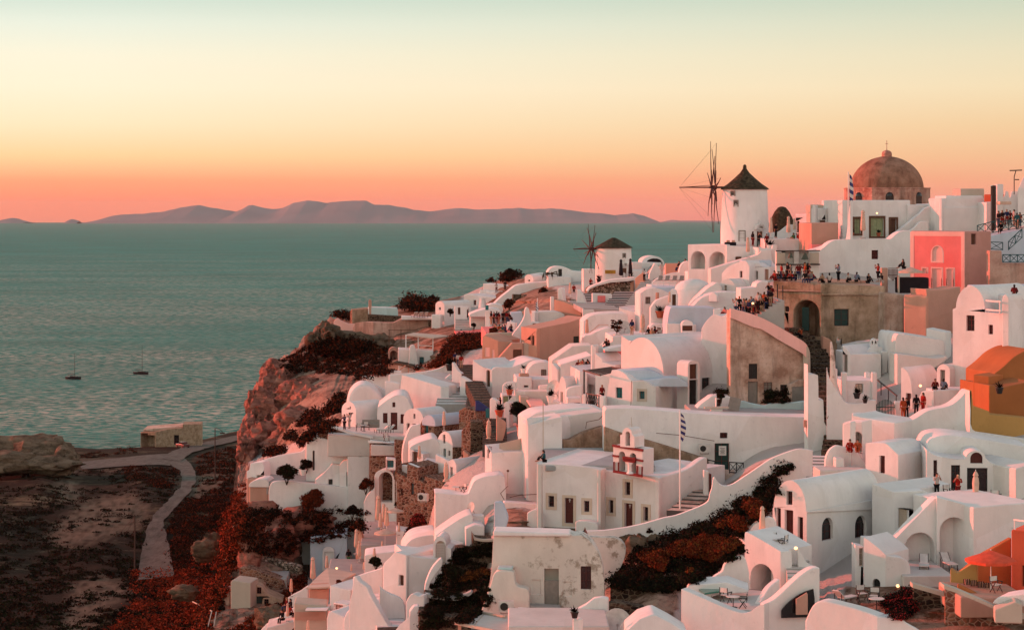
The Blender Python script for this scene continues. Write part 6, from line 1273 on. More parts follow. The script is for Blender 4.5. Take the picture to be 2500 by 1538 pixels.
t = H('vault_house', 'small pink gabled house with a barrel roof on the cliff top'); t.pr('gable_wall', arc(1063, 1085, 745, 735, 748), 780, -42, to=1150, d=336, holes=[('w', 1071, 750, 1076, 757)]); t.pr('porch', [(1110, 748), (1145, 748)], 775, 3, L=1, d=330, holes=[('w', 1118, 751, 1124, 768, 'brown'), ('d', 1140, 756, 1144, 776, 'reddoor')])
wall('white terrace edge in front of the loungers', [(1053, 768), (1075, 768)], 780, -20, L=1, d=335, k=0)
t = H('canopy_house', 'white house with a broad tilted canopy and steep steps'); t.pr('canopy', smo([(1146, 768), (1165, 760), (1200, 752), (1222, 758)], 2), 774, 3, L=5, d=322, drop=0); t.pr('wall', [(1148, 770), (1184, 770)], 812, 3, L=3, d=324, mat='white2'); t.pr('pillar', [(1184, 760), (1196, 760)], 830, -30, L=.6, d=318); t.pr('base', [(1112, 812), (1160, 810), (1200, 808)], 850, 3, L=6, d=318, mat='pink')
t.pr('upper_roof', smo([(1188, 748), (1200, 742), (1225, 745), (1228, 760)], 2), 775, 3, L=4, d=328); t.pr('blue_box', [(1185, 745), (1193, 745)], 757, 3, L=.5, d=317, mat='teal', drop=0)
stairs('small pale steps under the tilted canopy', P(1132, 808, 322), P(1134, 770, 334), 2.6, 9, 'floorw')
t = H('cafe_terrace', 'pink-lit white cafe terrace with plants and seated guests', 'terrace'); t.pr('floor', [(1185, 812), (1250, 812)], 820, 3, L=14, d=275, mat='pink', drop=2); t.pr('back', [(1246, 764), (1275, 762)], 800, 3, L=3, d=300, mat='roofb'); t.pr('lit_wall', [(1237, 785), (1258, 788)], 815, -30, L=.5, d=282)  # pink floor colour paints the evening light on the white terrace
t = T('timber_pergola', 'white timber pergola with a canvas roof on the cliffside house', 'pergola'); d = 308; t.at(P(1000, 850, d)); f = [P(989, 817, 306), P(1058, 825, 304), P(1100, 819, 316), P(1010, 812, 318)]; finish('roof', f+[q-Vector((0, 0, .15)) for q in f], [[0, 1, 2, 3], [7, 6, 5, 4], [0, 4, 5, 1], [1, 5, 6, 2], [2, 6, 7, 3], [3, 7, 4, 0]], 'beige', t.e, t.o)
m = MB()
for x in (991, 1021, 1057): m.bar(P(x, 818+(x-990)*.1, 305.5), P(x, 854, 305.5), .1)
m.bar(P(1021, 843, 305.5), P(1057, 845, 305.5), .06); t.mb('posts', m, 'white')
t = H('cliffside_house', 'white cliffside house with a fat chimney under the timber pergola'); t.pr('wall', [(972, 852), (1058, 856)], 905, 3, L=4, d=304, holes=[('w', 1024, 872, 1035, 890, 'teal')]); t.pr('chimney', smo([(997, 905), (1000, 850), (1003, 844), (1012, 844), (1018, 870), (1024, 905)], 2), 906, 3, L=1, d=302.5)
t = T('scaffold', 'thin dark scaffold frame against the salmon retaining wall', 'scaffold'); m = MB(); d = 330
for x in (950, 979): m.bar(P(x, 804, d), P(x, 870, d), .08)
for y in (806, 822, 844): m.bar(P(948, y, d), P(1020, y, d), .06)
t.at(P(950, 870, d)); t.mb('frame', m, 'brown')
t = T('cave_arch', 'small brown arched cave entrance beside the cliffside house', 'cave entrance'); t.pr('wall', arc(948, 972, 862, 848), 895, 3, L=2, d=316, mat='pinkwall', holes=[('O', 952, 856, 970, 880, 1.9)]); t.pr('shed', [(947, 882), (975, 879)], 905, -20, L=3, d=308, mat='salmon2')
t = T('straw_canopy', 'ragged straw canopy above the small cave shed', 'canopy'); t.at(P(985, 900, 300)); m = MB(); f = [P(960, 884, 300), P(1010, 895, 296), P(1013, 886, 306), P(975, 877, 308)]; m.add(f+[q-Vector((0, 0, .3)) for q in f], [[0, 1, 2, 3], [7, 6, 5, 4], [0, 4, 5, 1], [1, 5, 6, 2], [2, 6, 7, 3], [3, 7, 4, 0]]); t.mb('roof', m, 'thatch'); m = MB(); m.bar(P(997, 890, 298), P(997, 910, 298), .1); m.bar(P(965, 912, 297), P(990, 892, 297), .12); t.mb('posts', m, 'salmon')
# bottom-left ruin and stone terraces
t = T('ruined_house', 'roofless square ruin with a red door on the lower slope', 'ruin'); t.pr('left_face', [(524, 1428), (560, 1436)], 1485, -40, L=5, d=216, mat='pinkwall'); t.pr('front', [(559, 1436), (590, 1441), (598, 1436)], 1500, 6, L=5, d=216, mat='ruin', holes=[('d', 561, 1443, 577, 1493, 'reddoor')]); t.pr('upper_box', [(563, 1420), (566, 1416), (612, 1422)], 1440, -8, L=3, d=214, mat='beige')
t.pr('vaulted_part', smo([(602, 1450), (610, 1432), (624, 1426), (640, 1432), (652, 1448), (690, 1465)], 3), 1490, 3, L=3, d=216, mat='ruin2', holes=[('w', 627, 1433, 638, 1449), ('w', 645, 1462, 656, 1482), ('w', 620, 1455, 640, 1482, 'gateg')])
t = T('stone_terrace_wall', 'rubble terrace wall with a pale path on top above the ruin', 'wall'); t.pr('wall', smo([(585, 1385), (600, 1384), (640, 1398), (690, 1418), (693, 1445)], 2), 1470, -6, L=2, d=221, mat='stone'); t.pr('path', [(600, 1410), (700, 1412)], 1415, 2, L=10, d=221.5, mat='floor', drop=1)
t = T('rubble_heap', 'line of pale rubble stones edging the upper path', 'rubble'); r = random.Random(4); t.at(P(675, 1385, 228)); m = MB()
for i in range(130):
    s = r.random(); x = 612+s*120; y = 1350+s*34+r.uniform(0, 14); q = P(x, y, 230-s*4+r.uniform(-.5, .5)); m.box(q, (r.uniform(.3, .8), r.uniform(.3, .6), r.uniform(.2, .5)), r.uniform(0, 3), r.uniform(-.4, .4), r.uniform(-.4, .4))
t.mb('stones', m, 'stonep')
t = T('cliff_buttress', 'tall tapering plastered buttress on the pink-lit cliff edge', 'buttress'); t.pr('buttress', smo([(536, 1420), (548, 1360), (572, 1262), (580, 1255), (590, 1290), (588, 1330), (575, 1400)], 2), 1440, -24, L=2, d=226, mat='pinkwall', bevel=.3)
t = T('stone_shed', 'long flat-roofed dark stone shed on the coast by the dirt road', 'shed'); d = 600; t.pr('left_end', [(343, 1054), (380, 1054)], 1095, -30, L=8, d=d, mat='earthwall', holes=[('o', 344, 1062, 378, 1092, 3)]); t.pr('front', [(380, 1054), (412, 1047), (446, 1044), (446, 1036), (492, 1035), (492, 1060)], 1110, 6, L=8, d=d, mat='earthwall', holes=[('w', 425, 1062, 437, 1085)]) ; t.pr('roof', [(350, 1048), (450, 1040)], 1052, 3, L=10, d=603, mat='ruin', drop=0)

# ==================================================================== planted terraces, rocks, shrubs
t = T('planted_terraces', 'dark stone planted terraces stepping down between the bottom white houses', 'terraces')
t.at(P(1100, 1460, 168))
def tw(part, top, yb, d, L=6): t.pr(part, smo(top, 2), yb, 3, L=L, d=d, mat='stoned', drop=1, bevel=.15)
tw('upper_wall', [(1108, 1346), (1125, 1342), (1155, 1347), (1170, 1346)], 1400, 174, 3); tw('planter_wall', [(1154, 1308), (1160, 1318), (1180, 1320), (1202, 1320)], 1400, 172, 3)
tw('middle_wall', [(1092, 1398), (1120, 1402), (1150, 1410), (1196, 1408)], 1450, 167, 3); tw('lower_wall', [(1036, 1454), (1080, 1462), (1120, 1464), (1150, 1450), (1186, 1425)], 1505, 161, 3); tw('foot_wall', [(1022, 1497), (1060, 1499), (1112, 1508), (1150, 1515)], 1600, 156, 3)
slab_px('pale_ledge', smo([(1036, 1449), (1080, 1456), (1120, 1457), (1150, 1443), (1150, 1451), (1120, 1465), (1080, 1464), (1036, 1457)], 2), 160.5, .8, 'floor', t); slab_px('planter_rim', smo([(1153, 1303), (1160, 1313), (1180, 1317), (1203, 1316), (1203, 1321), (1180, 1322), (1158, 1318)], 2), 171.5, .5, 'beige', t)
def rockblob(label, pts, r, seed, mat, name='rock_outcrop', flat_=.7):
    rr = random.Random(seed); m = MB(); bm = bmesh.new()
    for (x, y, d, s) in pts:
        c = P(x, y, d); b2 = bmesh.new(); bmesh.ops.create_icosphere(b2, subdivisions=4, radius=1)
        n0 = len(m.v); o = Vector((rr.uniform(0, 99), rr.uniform(0, 99), 0))
        for v in b2.verts:
            q = v.co; vd = noise.voronoi(q*2.2+o)[0]; k = 1+.35*noise.fractal(q*1.3+o, 1, 2, 3)+.2*abs(noise.fractal(q*5+o, 1, 2, 4))-(.55*(vd[1]-vd[0])-.15 if name == 'crag' else 0); m.v.append(c+Vector((q.x*s[0]*k, q.y*s[1]*k, q.z*s[2]*k)))
        m.f += [[v.index+n0 for v in f.verts] for f in b2.faces]; b2.free()
    o = m.build(name, mat, None, P(*pts[0][:3]), smooth=True, angle=50)
    return tag(o, label, 'rock')
M['tanrock'] = ground_mat('tan_tuff_rock', (.13, .09, .06), (.21, .15, .105), (.04, .03, .02), (.08, .06, .04), None, 1.2, .60)
M['redrock'] = ground_mat('red_cliff_rock', (.28, .12, .09), (.42, .20, .15), (.07, .03, .02), (.12, .05, .035), None, 1.7, .58)
rockblob('long tan eroded rock mound on the shore at the far left', [(40, 1112, 455, (10, 5, 3.6)), (110, 1115, 450, (6, 5, 3.9)), (157, 1128, 446, (2.6, 4, 2.9)), (-30, 1114, 460, (10, 6, 3.5)), (82, 1108, 456, (6.5, 5, 3.9)), (20, 1132, 440, (8, 4, 2)), (120, 1138, 440, (6, 4, 1.8))], 1, 3, 'tanrock')
rockblob('pale bare boulder among rust shrubs on the lower left slope', [(500, 1342, 262, (1.5, 1.2, 1.3)), (516, 1330, 264, (1.0, 1.2, 1.5))], 1, 5, 'tanrock', 'boulder')
rockblob('rounded tan boulder beside the slope below the umbrellas', [(662, 1508, 200, (1.5, 1.5, 1.1))], 1, 6, 'tanrock', 'boulder')
rockblob('sunlit pink boulder above the ladder on the bottom slope', [(448, 1446, 235, (1.5, 1.2, .8))], 1, 7, 'tanrock', 'boulder')
rockblob('big layered rock shoulder below the white cliff house', [(640, 1270, 234, (2.6, 2, 1.9)), (672, 1330, 232, (2.4, 2, 2.6)), (735, 1275, 236, (3.2, 2, 1.5)), (610, 1330, 226, (1.4, 2, 3))], 1, 9, 'redrock')
rockblob('jagged brown rock ledge above the dark central bushes', [(1540, 1335, 160, (1.2, 1, 1.0)), (1560, 1350, 158, (.9, 1, 1.3)), (1600, 1330, 160, (1.4, 1, .8))], 1, 11, 'tanrock')
rockblob('jagged pink-lit crags down the sea edge of the village cliff', [(x, y, d, (a, 3, b)) for x, y, d, a, b in ((640, 1010, 322, 2.2, 3.6), (604, 1112, 300, 1.3, 2.4), (616, 1075, 312, 1.8, 3.0), (628, 1045, 318, 1.8, 2.6), (650, 972, 330, 1.8, 3.0), (664, 930, 336, 1.7, 2.6), (684, 905, 336, 2.0, 1.6), (690, 950, 330, 2.2, 2.6), (668, 1020, 318, 2.6, 3.2), (655, 1075, 306, 2.8, 2.6), (700, 1000, 322, 2.6, 2.6), (735, 965, 318, 3.0, 2.2), (770, 985, 312, 3.2, 2.2), (690, 1090, 300, 2.6, 1.6), (730, 1030, 300, 2.8, 2.0))], 1, 13, 'redrock', 'crag')
rockblob('brown broken rock band under the long salmon retaining wall', [(x, y, 334, (a, 3, b)) for x, y, a, b in ((880, 842, 2.6, 1.5), (800, 815, 1.6, 1.6), (775, 835, 1.6, 1.4), (835, 835, 2.4, 1.6), (925, 846, 2.4, 1.4), (900, 870, 3.2, 1.2))], 1, 17, 'tanrock', 'crag')
bpy.context.view_layer.update()
def scrub(name, label, polys, n, only, seed, r0, r1, nleaf, ls, mats, keep=None, flat_=.7, sink=.2):
    pts = scatter(polys, n, only, seed, keep); rr = random.Random(seed+1)
    rs = [rr.uniform(r0, r1)*(1.35 if rr.random() < .15 else 1) for _ in pts]
    V = clump_arrays([tuple(p[0]-Vector((0, 0, sink*r))) for p, r in zip(pts, rs)], nleaf, rs, ls, seed, flat_)
    return leaves(name, V, mats, label=label, kind='stuff', seed=seed)
ROADP = [(336,1392),(350,1325),(370,1262),(398,1235),(440,1190),(440,1160),(420,1142),(340,1140),(185,1152),(185,1122),(400,1100),(440,1095),(590,1055),(605,1080),(480,1112),(485,1165),(470,1205),(430,1250),(412,1290),(420,1345),(424,1392)]
noroad = lambda x, y: not inpoly((x, y), ROADP) and not (any(inpoly((x, y), q) for q in PALE) and rnd.random() < .75)
band = lambda x, y: noroad(x, y) and noise.noise(Vector((x*.012, y*.03, 2))) > -.22
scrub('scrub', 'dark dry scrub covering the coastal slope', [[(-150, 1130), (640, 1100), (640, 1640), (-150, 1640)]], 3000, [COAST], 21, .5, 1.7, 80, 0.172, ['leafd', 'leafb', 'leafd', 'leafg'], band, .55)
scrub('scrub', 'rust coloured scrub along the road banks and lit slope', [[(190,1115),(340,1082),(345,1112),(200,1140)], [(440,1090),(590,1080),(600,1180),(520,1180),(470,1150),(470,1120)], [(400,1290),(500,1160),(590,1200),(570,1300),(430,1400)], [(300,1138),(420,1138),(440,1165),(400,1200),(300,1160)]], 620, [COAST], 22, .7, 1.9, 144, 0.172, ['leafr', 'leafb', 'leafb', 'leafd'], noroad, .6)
scrub('scrub', 'bright red-orange scrub catching the last sun', [[(300,1500),(430,1400),(560,1250),(600,1230),(585,1300),(540,1400),(500,1480),(420,1600),(200,1640)], [(320,1395),(440,1385),(450,1440),(330,1450)]], 900, [COAST, HILL], 23, .6, 1.6, 162, 0.132, ['leaf_sunlit', 'leafr', 'leaf_sunlit', 'leafb'], noroad, .6)
scrub('scrub', 'red scrub spilling along the sunlit edge of the village slope', [[(440,1600),(500,1480),(545,1390),(570,1260),(578,1190),(600,1180),(604,1250),(585,1340),(560,1430),(520,1510),(480,1620)]], 420, None, 41, .4, 1.0, 120, .12, ['leaf_sunlit', 'leafr', 'leafb'], None, .7)
scrub('scrub', 'dark rust scrub on the cliff shoulder', [[(690,880),(770,835),(830,815),(945,850),(955,905),(880,925),(860,915),(700,905)]], 420, None, 24, .5, 1.3, 108, 0.158, ['leafd', 'leafb', 'leafr', 'leafd'], None, .7)
scrub('scrub', 'shadowed scrub in the ravine below the cliff', [[(770,1000),(840,960),(830,1030),(760,1060),(700,1070)], [(640,1115),(700,1070),(760,1060),(740,1090)]], 260, None, 25, .5, 1.5, 126, 0.158, ['leafd', 'leafb', 'leafd', 'leafr'], lambda x, y: noise.noise(Vector((x*.02, y*.03, 5))) > -.1, .7)
scrub('scrub', 'scrub scattered on the slope below the white cliff house', [[(600,1240),(900,1240),(880,1300),(750,1325),(745,1345),(600,1360)]], 260, None, 26, .3, .9, 108, 0.112, ['leafd', 'leafb', 'leafd', 'leafr'], lambda x, y: y > 1245 and noise.noise(Vector((x*.02, y*.04, 7))) > -.15, .8)
scrub('scrub', 'red sunlit scrub running up below the umbrella terrace', [[(560,1640),(640,1500),(700,1440),(735,1395),(745,1430),(700,1480),(660,1520),(600,1640)], [(640,1500),(560,1540),(430,1640),(640,1640)]], 420, [HILL, COAST], 27, .3, .9, 144, 0.112, ['leaf_sunlit', 'leafr', 'leafb', 'leafr'], None, .7)
scrub('shrubs', 'dense dark and rust shrubs filling the slope below the snaking wall', [[(1490,1420),(1530,1385),(1540,1352),(1600,1330),(1700,1292),(1780,1250),(1850,1200),(1890,1160),(1935,1135),(1905,1190),(1880,1240),(1830,1290),(1820,1350),(1740,1400),(1660,1440),(1640,1450),(1500,1440)]], 620, None, 28, .25, .75, 162, 0.086, ['leafd', 'leafd', 'leafb', 'leafg', 'leafd'], lambda x, y: noise.noise(Vector((x*.03, y*.035, 12))) > -.22, .9, -.2)
scrub('shrubs', 'rust red patches among the central dark shrubs', [[(1570,1370),(1620,1345),(1700,1330),(1790,1280),(1840,1230),(1860,1260),(1800,1340),(1700,1400),(1600,1400)]], 230, None, 29, .25, .6, 162, 0.073, ['leafr', 'leafb', 'leafr', 'leafo'], lambda x, y: noise.noise(Vector((x*.025, y*.03, 9))) > .0, .9, -.6)
scrub('shrubs', 'dark plants on the stepped stone terraces', [[(1045,1440),(1090,1380),(1120,1340),(1200,1330),(1195,1480),(1140,1520),(1030,1540)]], 420, None, 30, .2, .55, 126, 0.073, ['leafd', 'leafd', 'leafb', 'leafg'], lambda x, y: noise.noise(Vector((x*.03, y*.05, 4))) > -.25, .8, -.1)
scrub('shrubs', 'ochre grass tuft patch on the planted terraces', [[(1140,1400),(1200,1385),(1190,1410),(1120,1420)]], 60, None, 31, .15, .3, 126, 0.053, ['leafo', 'leafb'], None, .8, -.1)
scrub('shrubs', 'dark shrubs behind the cliff-top terrace and ridge', [[(975,735),(1065,725),(1062,762),(985,765)], [(905,745),(940,738),(975,750),(905,752)], [(1190,672),(1290,668),(1240,692),(1195,692)], [(820,772),(860,760),(855,785),(825,785)]], 200, [HILL], 32, .8, 1.9, 144, 0.198, ['leafd', 'leafb', 'leafd', 'leafr'], None, .8, -.3)
scrub('shrubs', 'rust shrubs on the bank right of the cliffside house', [[(1060,900),(1085,860),(1110,830),(1170,822),(1172,850),(1120,860),(1100,890),(1010,910)], [(1105,840),(1175,818),(1175,845)]], 190, None, 33, .5, 1.1, 144, 0.145, ['leafr', 'leafb', 'leafr', 'leafd'], None, .8, -.2)
scrub('shrubs', 'dark plants with red flowers on the lower right terrace', [[(2150,1470),(2222,1442),(2235,1490),(2190,1520)]], 110, None, 34, .2, .5, 144, 0.059, ['leafd', 'leafd', 'leafd', 'leafd', 'flower'], None, .8, -.1)
scrub('shrubs', 'small plants tucked along the ruin base and terraces', [[(1870,965),(1925,955),(1930,985),(1865,988)], [(1752,955),(1780,955),(1780,966),(1752,966)]], 70, None, 36, .2, .4, 144, 0.066, ['leafd', 'leafg', 'leafb'], None, 1, -.4)

def bush(name, label, x, y, rpx, d, mats, nl=2600, ls=.14, cat='shrub', group=None, flat_=.95, stem=True, ry=1.0):
    c = P(x, y, d); r = rpx*d/F*1.08; e = empty(name, c-Vector((0, 0, r*flat_*ry)), label, cat, group); o0 = Vector(e.location); c = c-Vector((0, 0, r*.34))
    rr = random.Random(int(x*7+y)); pts = [tuple(c)]; rs = [r*.72]
    for i in range(11):
        a = rr.uniform(0, 6.28); b = rr.uniform(-.8, 1.3); pts.append(tuple(c+Vector((math.cos(a)*math.cos(b), math.sin(a)*math.cos(b), math.sin(b)*ry))*r*.5)); rs.append(r*rr.uniform(.28, .6))
    V = clump_arrays(pts, nl//5, rs, ls*.62, int(x), flat_); leaves('crown', V, mats, e, o0, seed=int(x))
    if stem:
        m = MB()
        for i in range(5):
            a = i*1.3; m.bar(o0-Vector((0, 0, .4)), c+Vector((math.cos(a), math.sin(a), .2))*r*.4, .06, .03)
        m.build('stem', 'bark', e, o0)
    return e
dd_ = ['leafd', 'leafb', 'leafd']; rr_ = ['leafr', 'leafb', 'leafr']
for a in [('round_bush', 'large round rust bush growing against the long white garden wall', 764, 1212, 34, 236.5, rr_, 5000, .17), ('round_bush', 'smaller dark round bush at the right end of the garden wall', 860, 1242, 17, 233, dd_, 2600, .16),
          ('round_bush', 'dark round bush below the rust stone house', 985, 1228, 24, 214, ['leafd', 'leafg', 'leafb'], 3500, .15), ('garden_tree', 'dark leafy tree in the cliff house garden', 700, 1148, 26, 238, ['leafd', 'leafb', 'leafg'], 3600, .16), ('garden_shrub', 'second dark shrub in the cliff house garden by the gate', 748, 1130, 16, 241, dd_, 2000, .15),
          ('climbing_shrub', 'rust climbing shrub at the porch of the cliff house', 893, 1178, 20, 233, ['leafr', 'leafb', 'leafd'], 2400, .14), ('bougainvillea', 'red bougainvillea beside the white umbrella terrace', 1022, 1268, 24, 203, ['flower', 'leafr', 'leafd'], 3600, .13), ('bougainvillea', 'dark leafy mass below the red bougainvillea', 1003, 1300, 20, 199, ['leafd', 'leafr', 'leafd'], 2600, .13),
          ('dark_tree', 'tall black-green tree between white awning and flagpole', 1266, 996, 24, 221, ['leafd', 'leafd', 'leafg'], 4200, .15), ('potted_shrub', 'rust shrub in a pot beside the dark tree', 1275, 1032, 11, 216, rr_, 1500, .12), ('round_bush', 'round rust bush beside the rubble terrace on the ridge', 1243, 739, 13, 338, ['leafr', 'leafb'], 1800, .25), ('round_bush', 'brown bush against the grey stepped wall', 1325, 714, 17, 342, ['leafb', 'leafd', 'leafr'], 2200, .25),
          ('round_bush', 'dark round bush crowning the brown ridge mound', 1244, 665, 13, 384, ['leafb', 'leafd'], 2000, .28), ('trained_tree', 'small dark tree against the canopy house wall', 1157, 793, 6, 321, dd_, 600, .2), ('trained_tree', 'small umbrella-shaped tree by the pink gabled house', 1099, 759, 8, 332, dd_, 900, .2), ('climbing_shrub', 'rust climbing plant left of the cafe terrace', 1238, 775, 12, 292, rr_, 1500, .18),
          ('cafe_plants', 'rust cafe plants in front of the seated group', 1205, 806, 12, 270, rr_, 1500, .15), ('flowering_bush', 'sparse flowering bush beside the short white staircase', 1925, 1135, 28, 162, ['leafb', 'leafr', 'leafd'], 2000, .11), ('tall_shrub', 'thin tall shrub rising over the snaking wall near the boulder', 1587, 1290, 14, 160, ['leafd', 'leafb'], 1300, .10),
          ('sapling', 'spindly sapling in front of the snaking wall', 1783, 1208, 13, 163, ['leafb', 'leafd'], 500, .10), ('roof_shrub', 'dark shrub in the white planter near the bottom left umbrellas', 918, 1368, 15, 193, ['leafd', 'leafg'], 2000, .13), ('roof_shrub', 'spiky rust plant on the pavilion planter', 827, 1420, 8, 181, rr_, 900, .12), ('agave', 'dark agave shrub at the foot of the brown ruin', 1880, 962, 15, 194, ['leafd', 'leafg'], 1500, .13),
          ('potted_shrub', 'leafy pot plant on the white roof block above the retaining building', 1760, 963, 10, 189.5, ['leafd', 'leafg', 'leafb'], 1200, .1), ('ruin_weeds', 'dry weeds below the rubble path on the lower slope', 655, 1478, 12, 214, rr_, 900, .14), ('round_bush', 'dark bush on the ruin terrace beside the red door', 541, 1483, 8, 214, dd_, 700, .13)]:
    bush(*a)
# small tree in a pot on the terrace
t = T('potted_tree', 'bare-looking potted tree with rust leaves on the white terrace', 'tree'); d = 231; t.at(P(1506, 823, d)); m = MB(); m.bar(P(1506, 822, d), P(1506, 808, d), .06)
rr = random.Random(5)
for i in range(16):
    a = P(1506, 812, d); b = P(1506+rr.uniform(-14, 14), rr.uniform(780, 805), d+rr.uniform(-.6, .6)); m.bar(a, b, .035, .012)
t.mb('branches', m, 'bark'); leaves('crown', clump_arrays([tuple(P(1506+rr.uniform(-11, 11), 793+rr.uniform(-10, 9), d+rr.uniform(-.4, .4))) for _ in range(26)], 40, [.22]*26, .07, 3), ['leafr', 'leafb', 'leafd'], t.e, t.o)
m = MB(); m.lathe(P(1506, 830, d), [(.26, 0), (.36, .6), (.38, .62), (.3, .62)], 14); t.mb('pot', m, 'white')
t = T('dry_palm', 'ragged dry palm thatch shade on the far ridge', 'palm'); d = 350; t.at(P(1349, 684, d)); m = MB(); m.bar(P(1349, 686, d), P(1347, 668, d), .15); t.mb('trunk', m, 'bark'); m = MB()
for i in range(26):
    a = i*.7; c = P(1345, 668, d); q = c+Vector((math.cos(a)*1.2, math.sin(a)*1.2, rr.uniform(-.4, .4))); m.bar(c, q, .09, .03); m.bar(q, q+Vector((math.cos(a)*.3, 0, -.7)), .06, .02)
t.mb('fronds', m, 'thatch')

# ==================================================================== small things: shared part meshes, one object per thing
PROTO = {}
def proto(name, parts):
    """parts: (part name, MB or mesh, material, parent index or None)"""
    out = []
    for pn, mb_, mt, par in parts:
        if isinstance(mb_, MB):
            me = bpy.data.meshes.new(pn); me.from_pydata([tuple(v) for v in mb_.v], [], mb_.f); me.update()
            for p in me.polygons: p.use_smooth = True
            me.set_sharp_from_angle(angle=rad(40))
        else: me = mb_
        me.materials.append(M.get(mt) if isinstance(mt, str) else mt); out.append((pn, me, par))
    PROTO[name] = out
def inst(pname, name, loc, rz, label, cat, group=None, mats={}, sc=1.0):
    e = empty(name, loc, label, cat, group, rz); e.scale = (sc, sc, sc); obs = []
    for pn, me, par in PROTO[pname]:
        o = bpy.data.objects.new(pn, me); COL.objects.link(o); o.parent = obs[par] if par is not None else e; obs.append(o)
        if pn in mats: o.material_slots[0].link = 'OBJECT'; o.material_slots[0].material = mats[pn]
    return e
# --- people
def skinmesh(name, V, E, R, sub=1):
    me = bpy.data.meshes.new(name); me.from_pydata(V, E, []); o = bpy.data.objects.new('tmp', me); COL.objects.link(o)
    sk = o.modifiers.new('s', 'SKIN'); sb = o.modifiers.new('u', 'SUBSURF'); sb.levels = sub; sb.render_levels = sub
    for i, r in enumerate(R): me.skin_vertices[0].data[i].radius = (r, r) if isinstance(r, (int, float)) else r
    me.skin_vertices[0].data[0].use_root = True
    bpy.context.view_layer.update(); dg = bpy.context.evaluated_depsgraph_get(); m2 = bpy.data.meshes.new_from_object(o.evaluated_get(dg)); m2.name = name
    bpy.data.objects.remove(o); bpy.data.meshes.remove(me)
    for p in m2.polygons: p.use_smooth = True
    return m2
def person_meshes(kind):
    sit = kind in ('sit', 'ground'); z0 = -.83 if sit else 0
    pel = (0, 0, .93+z0); lean = {'sit': -.06, 'ground': -.1}.get(kind, 0)
    J = dict(pel=pel, sp=(0, lean*.3, 1.15+z0), ch=(0, lean*.8, 1.36+z0), nb=(0, lean, 1.48+z0), nk=(0, lean-.01, 1.53+z0), hd=(0, lean-.025, 1.61+z0), ht=(0, lean-.015, 1.69+z0), no=(0, lean-.125, 1.60+z0), ck=(0, lean-.08, 1.56+z0))
    R = dict(pel=(.15, .11), sp=(.125, .095), ch=(.155, .11), nb=(.075, .07), nk=.055, hd=(.078, .098), ht=(.07, .085), no=.016, ck=.04)
    E = [('pel', 'sp'), ('sp', 'ch'), ('ch', 'nb'), ('nb', 'nk'), ('nk', 'hd'), ('hd', 'ht'), ('hd', 'no'), ('nk', 'ck')]
    for s, t_ in ((-1, 'l'), (1, 'r')):
        if kind == 'photo': el = (.27*s, lean-.14, 1.24+z0); wr = (.10*s, lean-.30, 1.50+z0); fd = Vector((-.35*s, -.15, .9))
        elif kind == 'sit': el = (.25*s, lean-.10, 1.13+z0); wr = (.14*s, -.32, 1.02+z0); fd = Vector((-.3*s, -.8, -.2))
        elif kind == 'ground': el = (.27*s, lean-.14, 1.14+z0); wr = (.13*s, -.38, 1.22+z0); fd = Vector((-.4*s, -.8, 0))
        else: el = (.245*s, .03, 1.15); wr = (.26*s, -.04, .90); fd = Vector((0, -.12, -1))
        fd.normalize(); J['sh'+t_] = (.185*s, lean*.9, 1.43+z0); J['el'+t_] = el; J['wr'+t_] = wr; pm = Vector(wr)+fd*.07; J['pm'+t_] = tuple(pm)
        R['sh'+t_] = .058; R['el'+t_] = .042; R['wr'+t_] = .028; R['pm'+t_] = (.034, .02)
        E += [('ch', 'sh'+t_), ('sh'+t_, 'el'+t_), ('el'+t_, 'wr'+t_), ('wr'+t_, 'pm'+t_)]
        sd_ = Vector((0, 1, 0)) if abs(fd.y) < .5 else Vector((1, 0, 0))
        for k, (of, ln) in enumerate(((-.03, .07), (-.01, .085), (.01, .08), (.03, .062))):
            a = pm+sd_*of+fd*.03; b = a+fd*ln*.6+Vector((-.012*s, 0, 0)); c = a+fd*ln+Vector((-.03*s, 0, 0))
            J[f'f{k}a'+t_] = tuple(b); J[f'f{k}b'+t_] = tuple(c); R[f'f{k}a'+t_] = .009; R[f'f{k}b'+t_] = .007; E += [('pm'+t_, f'f{k}a'+t_), (f'f{k}a'+t_, f'f{k}b'+t_)]
        th = Vector(wr)+fd*.03-sd_*.045; J['th'+t_] = tuple(th+fd*.045); R['th'+t_] = .011; E.append(('wr'+t_, 'th'+t_))
        if kind == 'sit': kn = (.11*s, -.44, .13); an = (.11*s, -.50, -.33); to = (.12*s, -.66, -.37)
        elif kind == 'ground': kn = (.12*s, -.38, .42); an = (.12*s, -.62, .06); to = (.13*s, -.80, .04)
        else: kn = (.10*s, -.02, .50); an = (.11*s, .03, .08); to = (.13*s, -.13, .035)
        J['hp'+t_] = (.085*s, -.01, .90+z0); J['kn'+t_] = kn; J['an'+t_] = an; J['to'+t_] = to
        R['hp'+t_] = .088; R['kn'+t_] = .058; R['an'+t_] = .042; R['to'+t_] = (.04, .03); E += [('pel', 'hp'+t_), ('hp'+t_, 'kn'+t_), ('kn'+t_, 'an'+t_), ('an'+t_, 'to'+t_)]
    def sub_(names, grow, nm, skel_E=None):
        ks = [k for k in J if names is None or k in names]; ix = {k: i for i, k in enumerate(ks)}
        g = lambda r: tuple(x+grow for x in r) if isinstance(r, tuple) else r+grow
        JJ = dict(J)
        return skinmesh(nm, [JJ[k] for k in ks], [(ix[a], ix[b]) for a, b in E if a in ix and b in ix], [g(R[k]) for k in ks])
    body = sub_(None, 0, 'body')
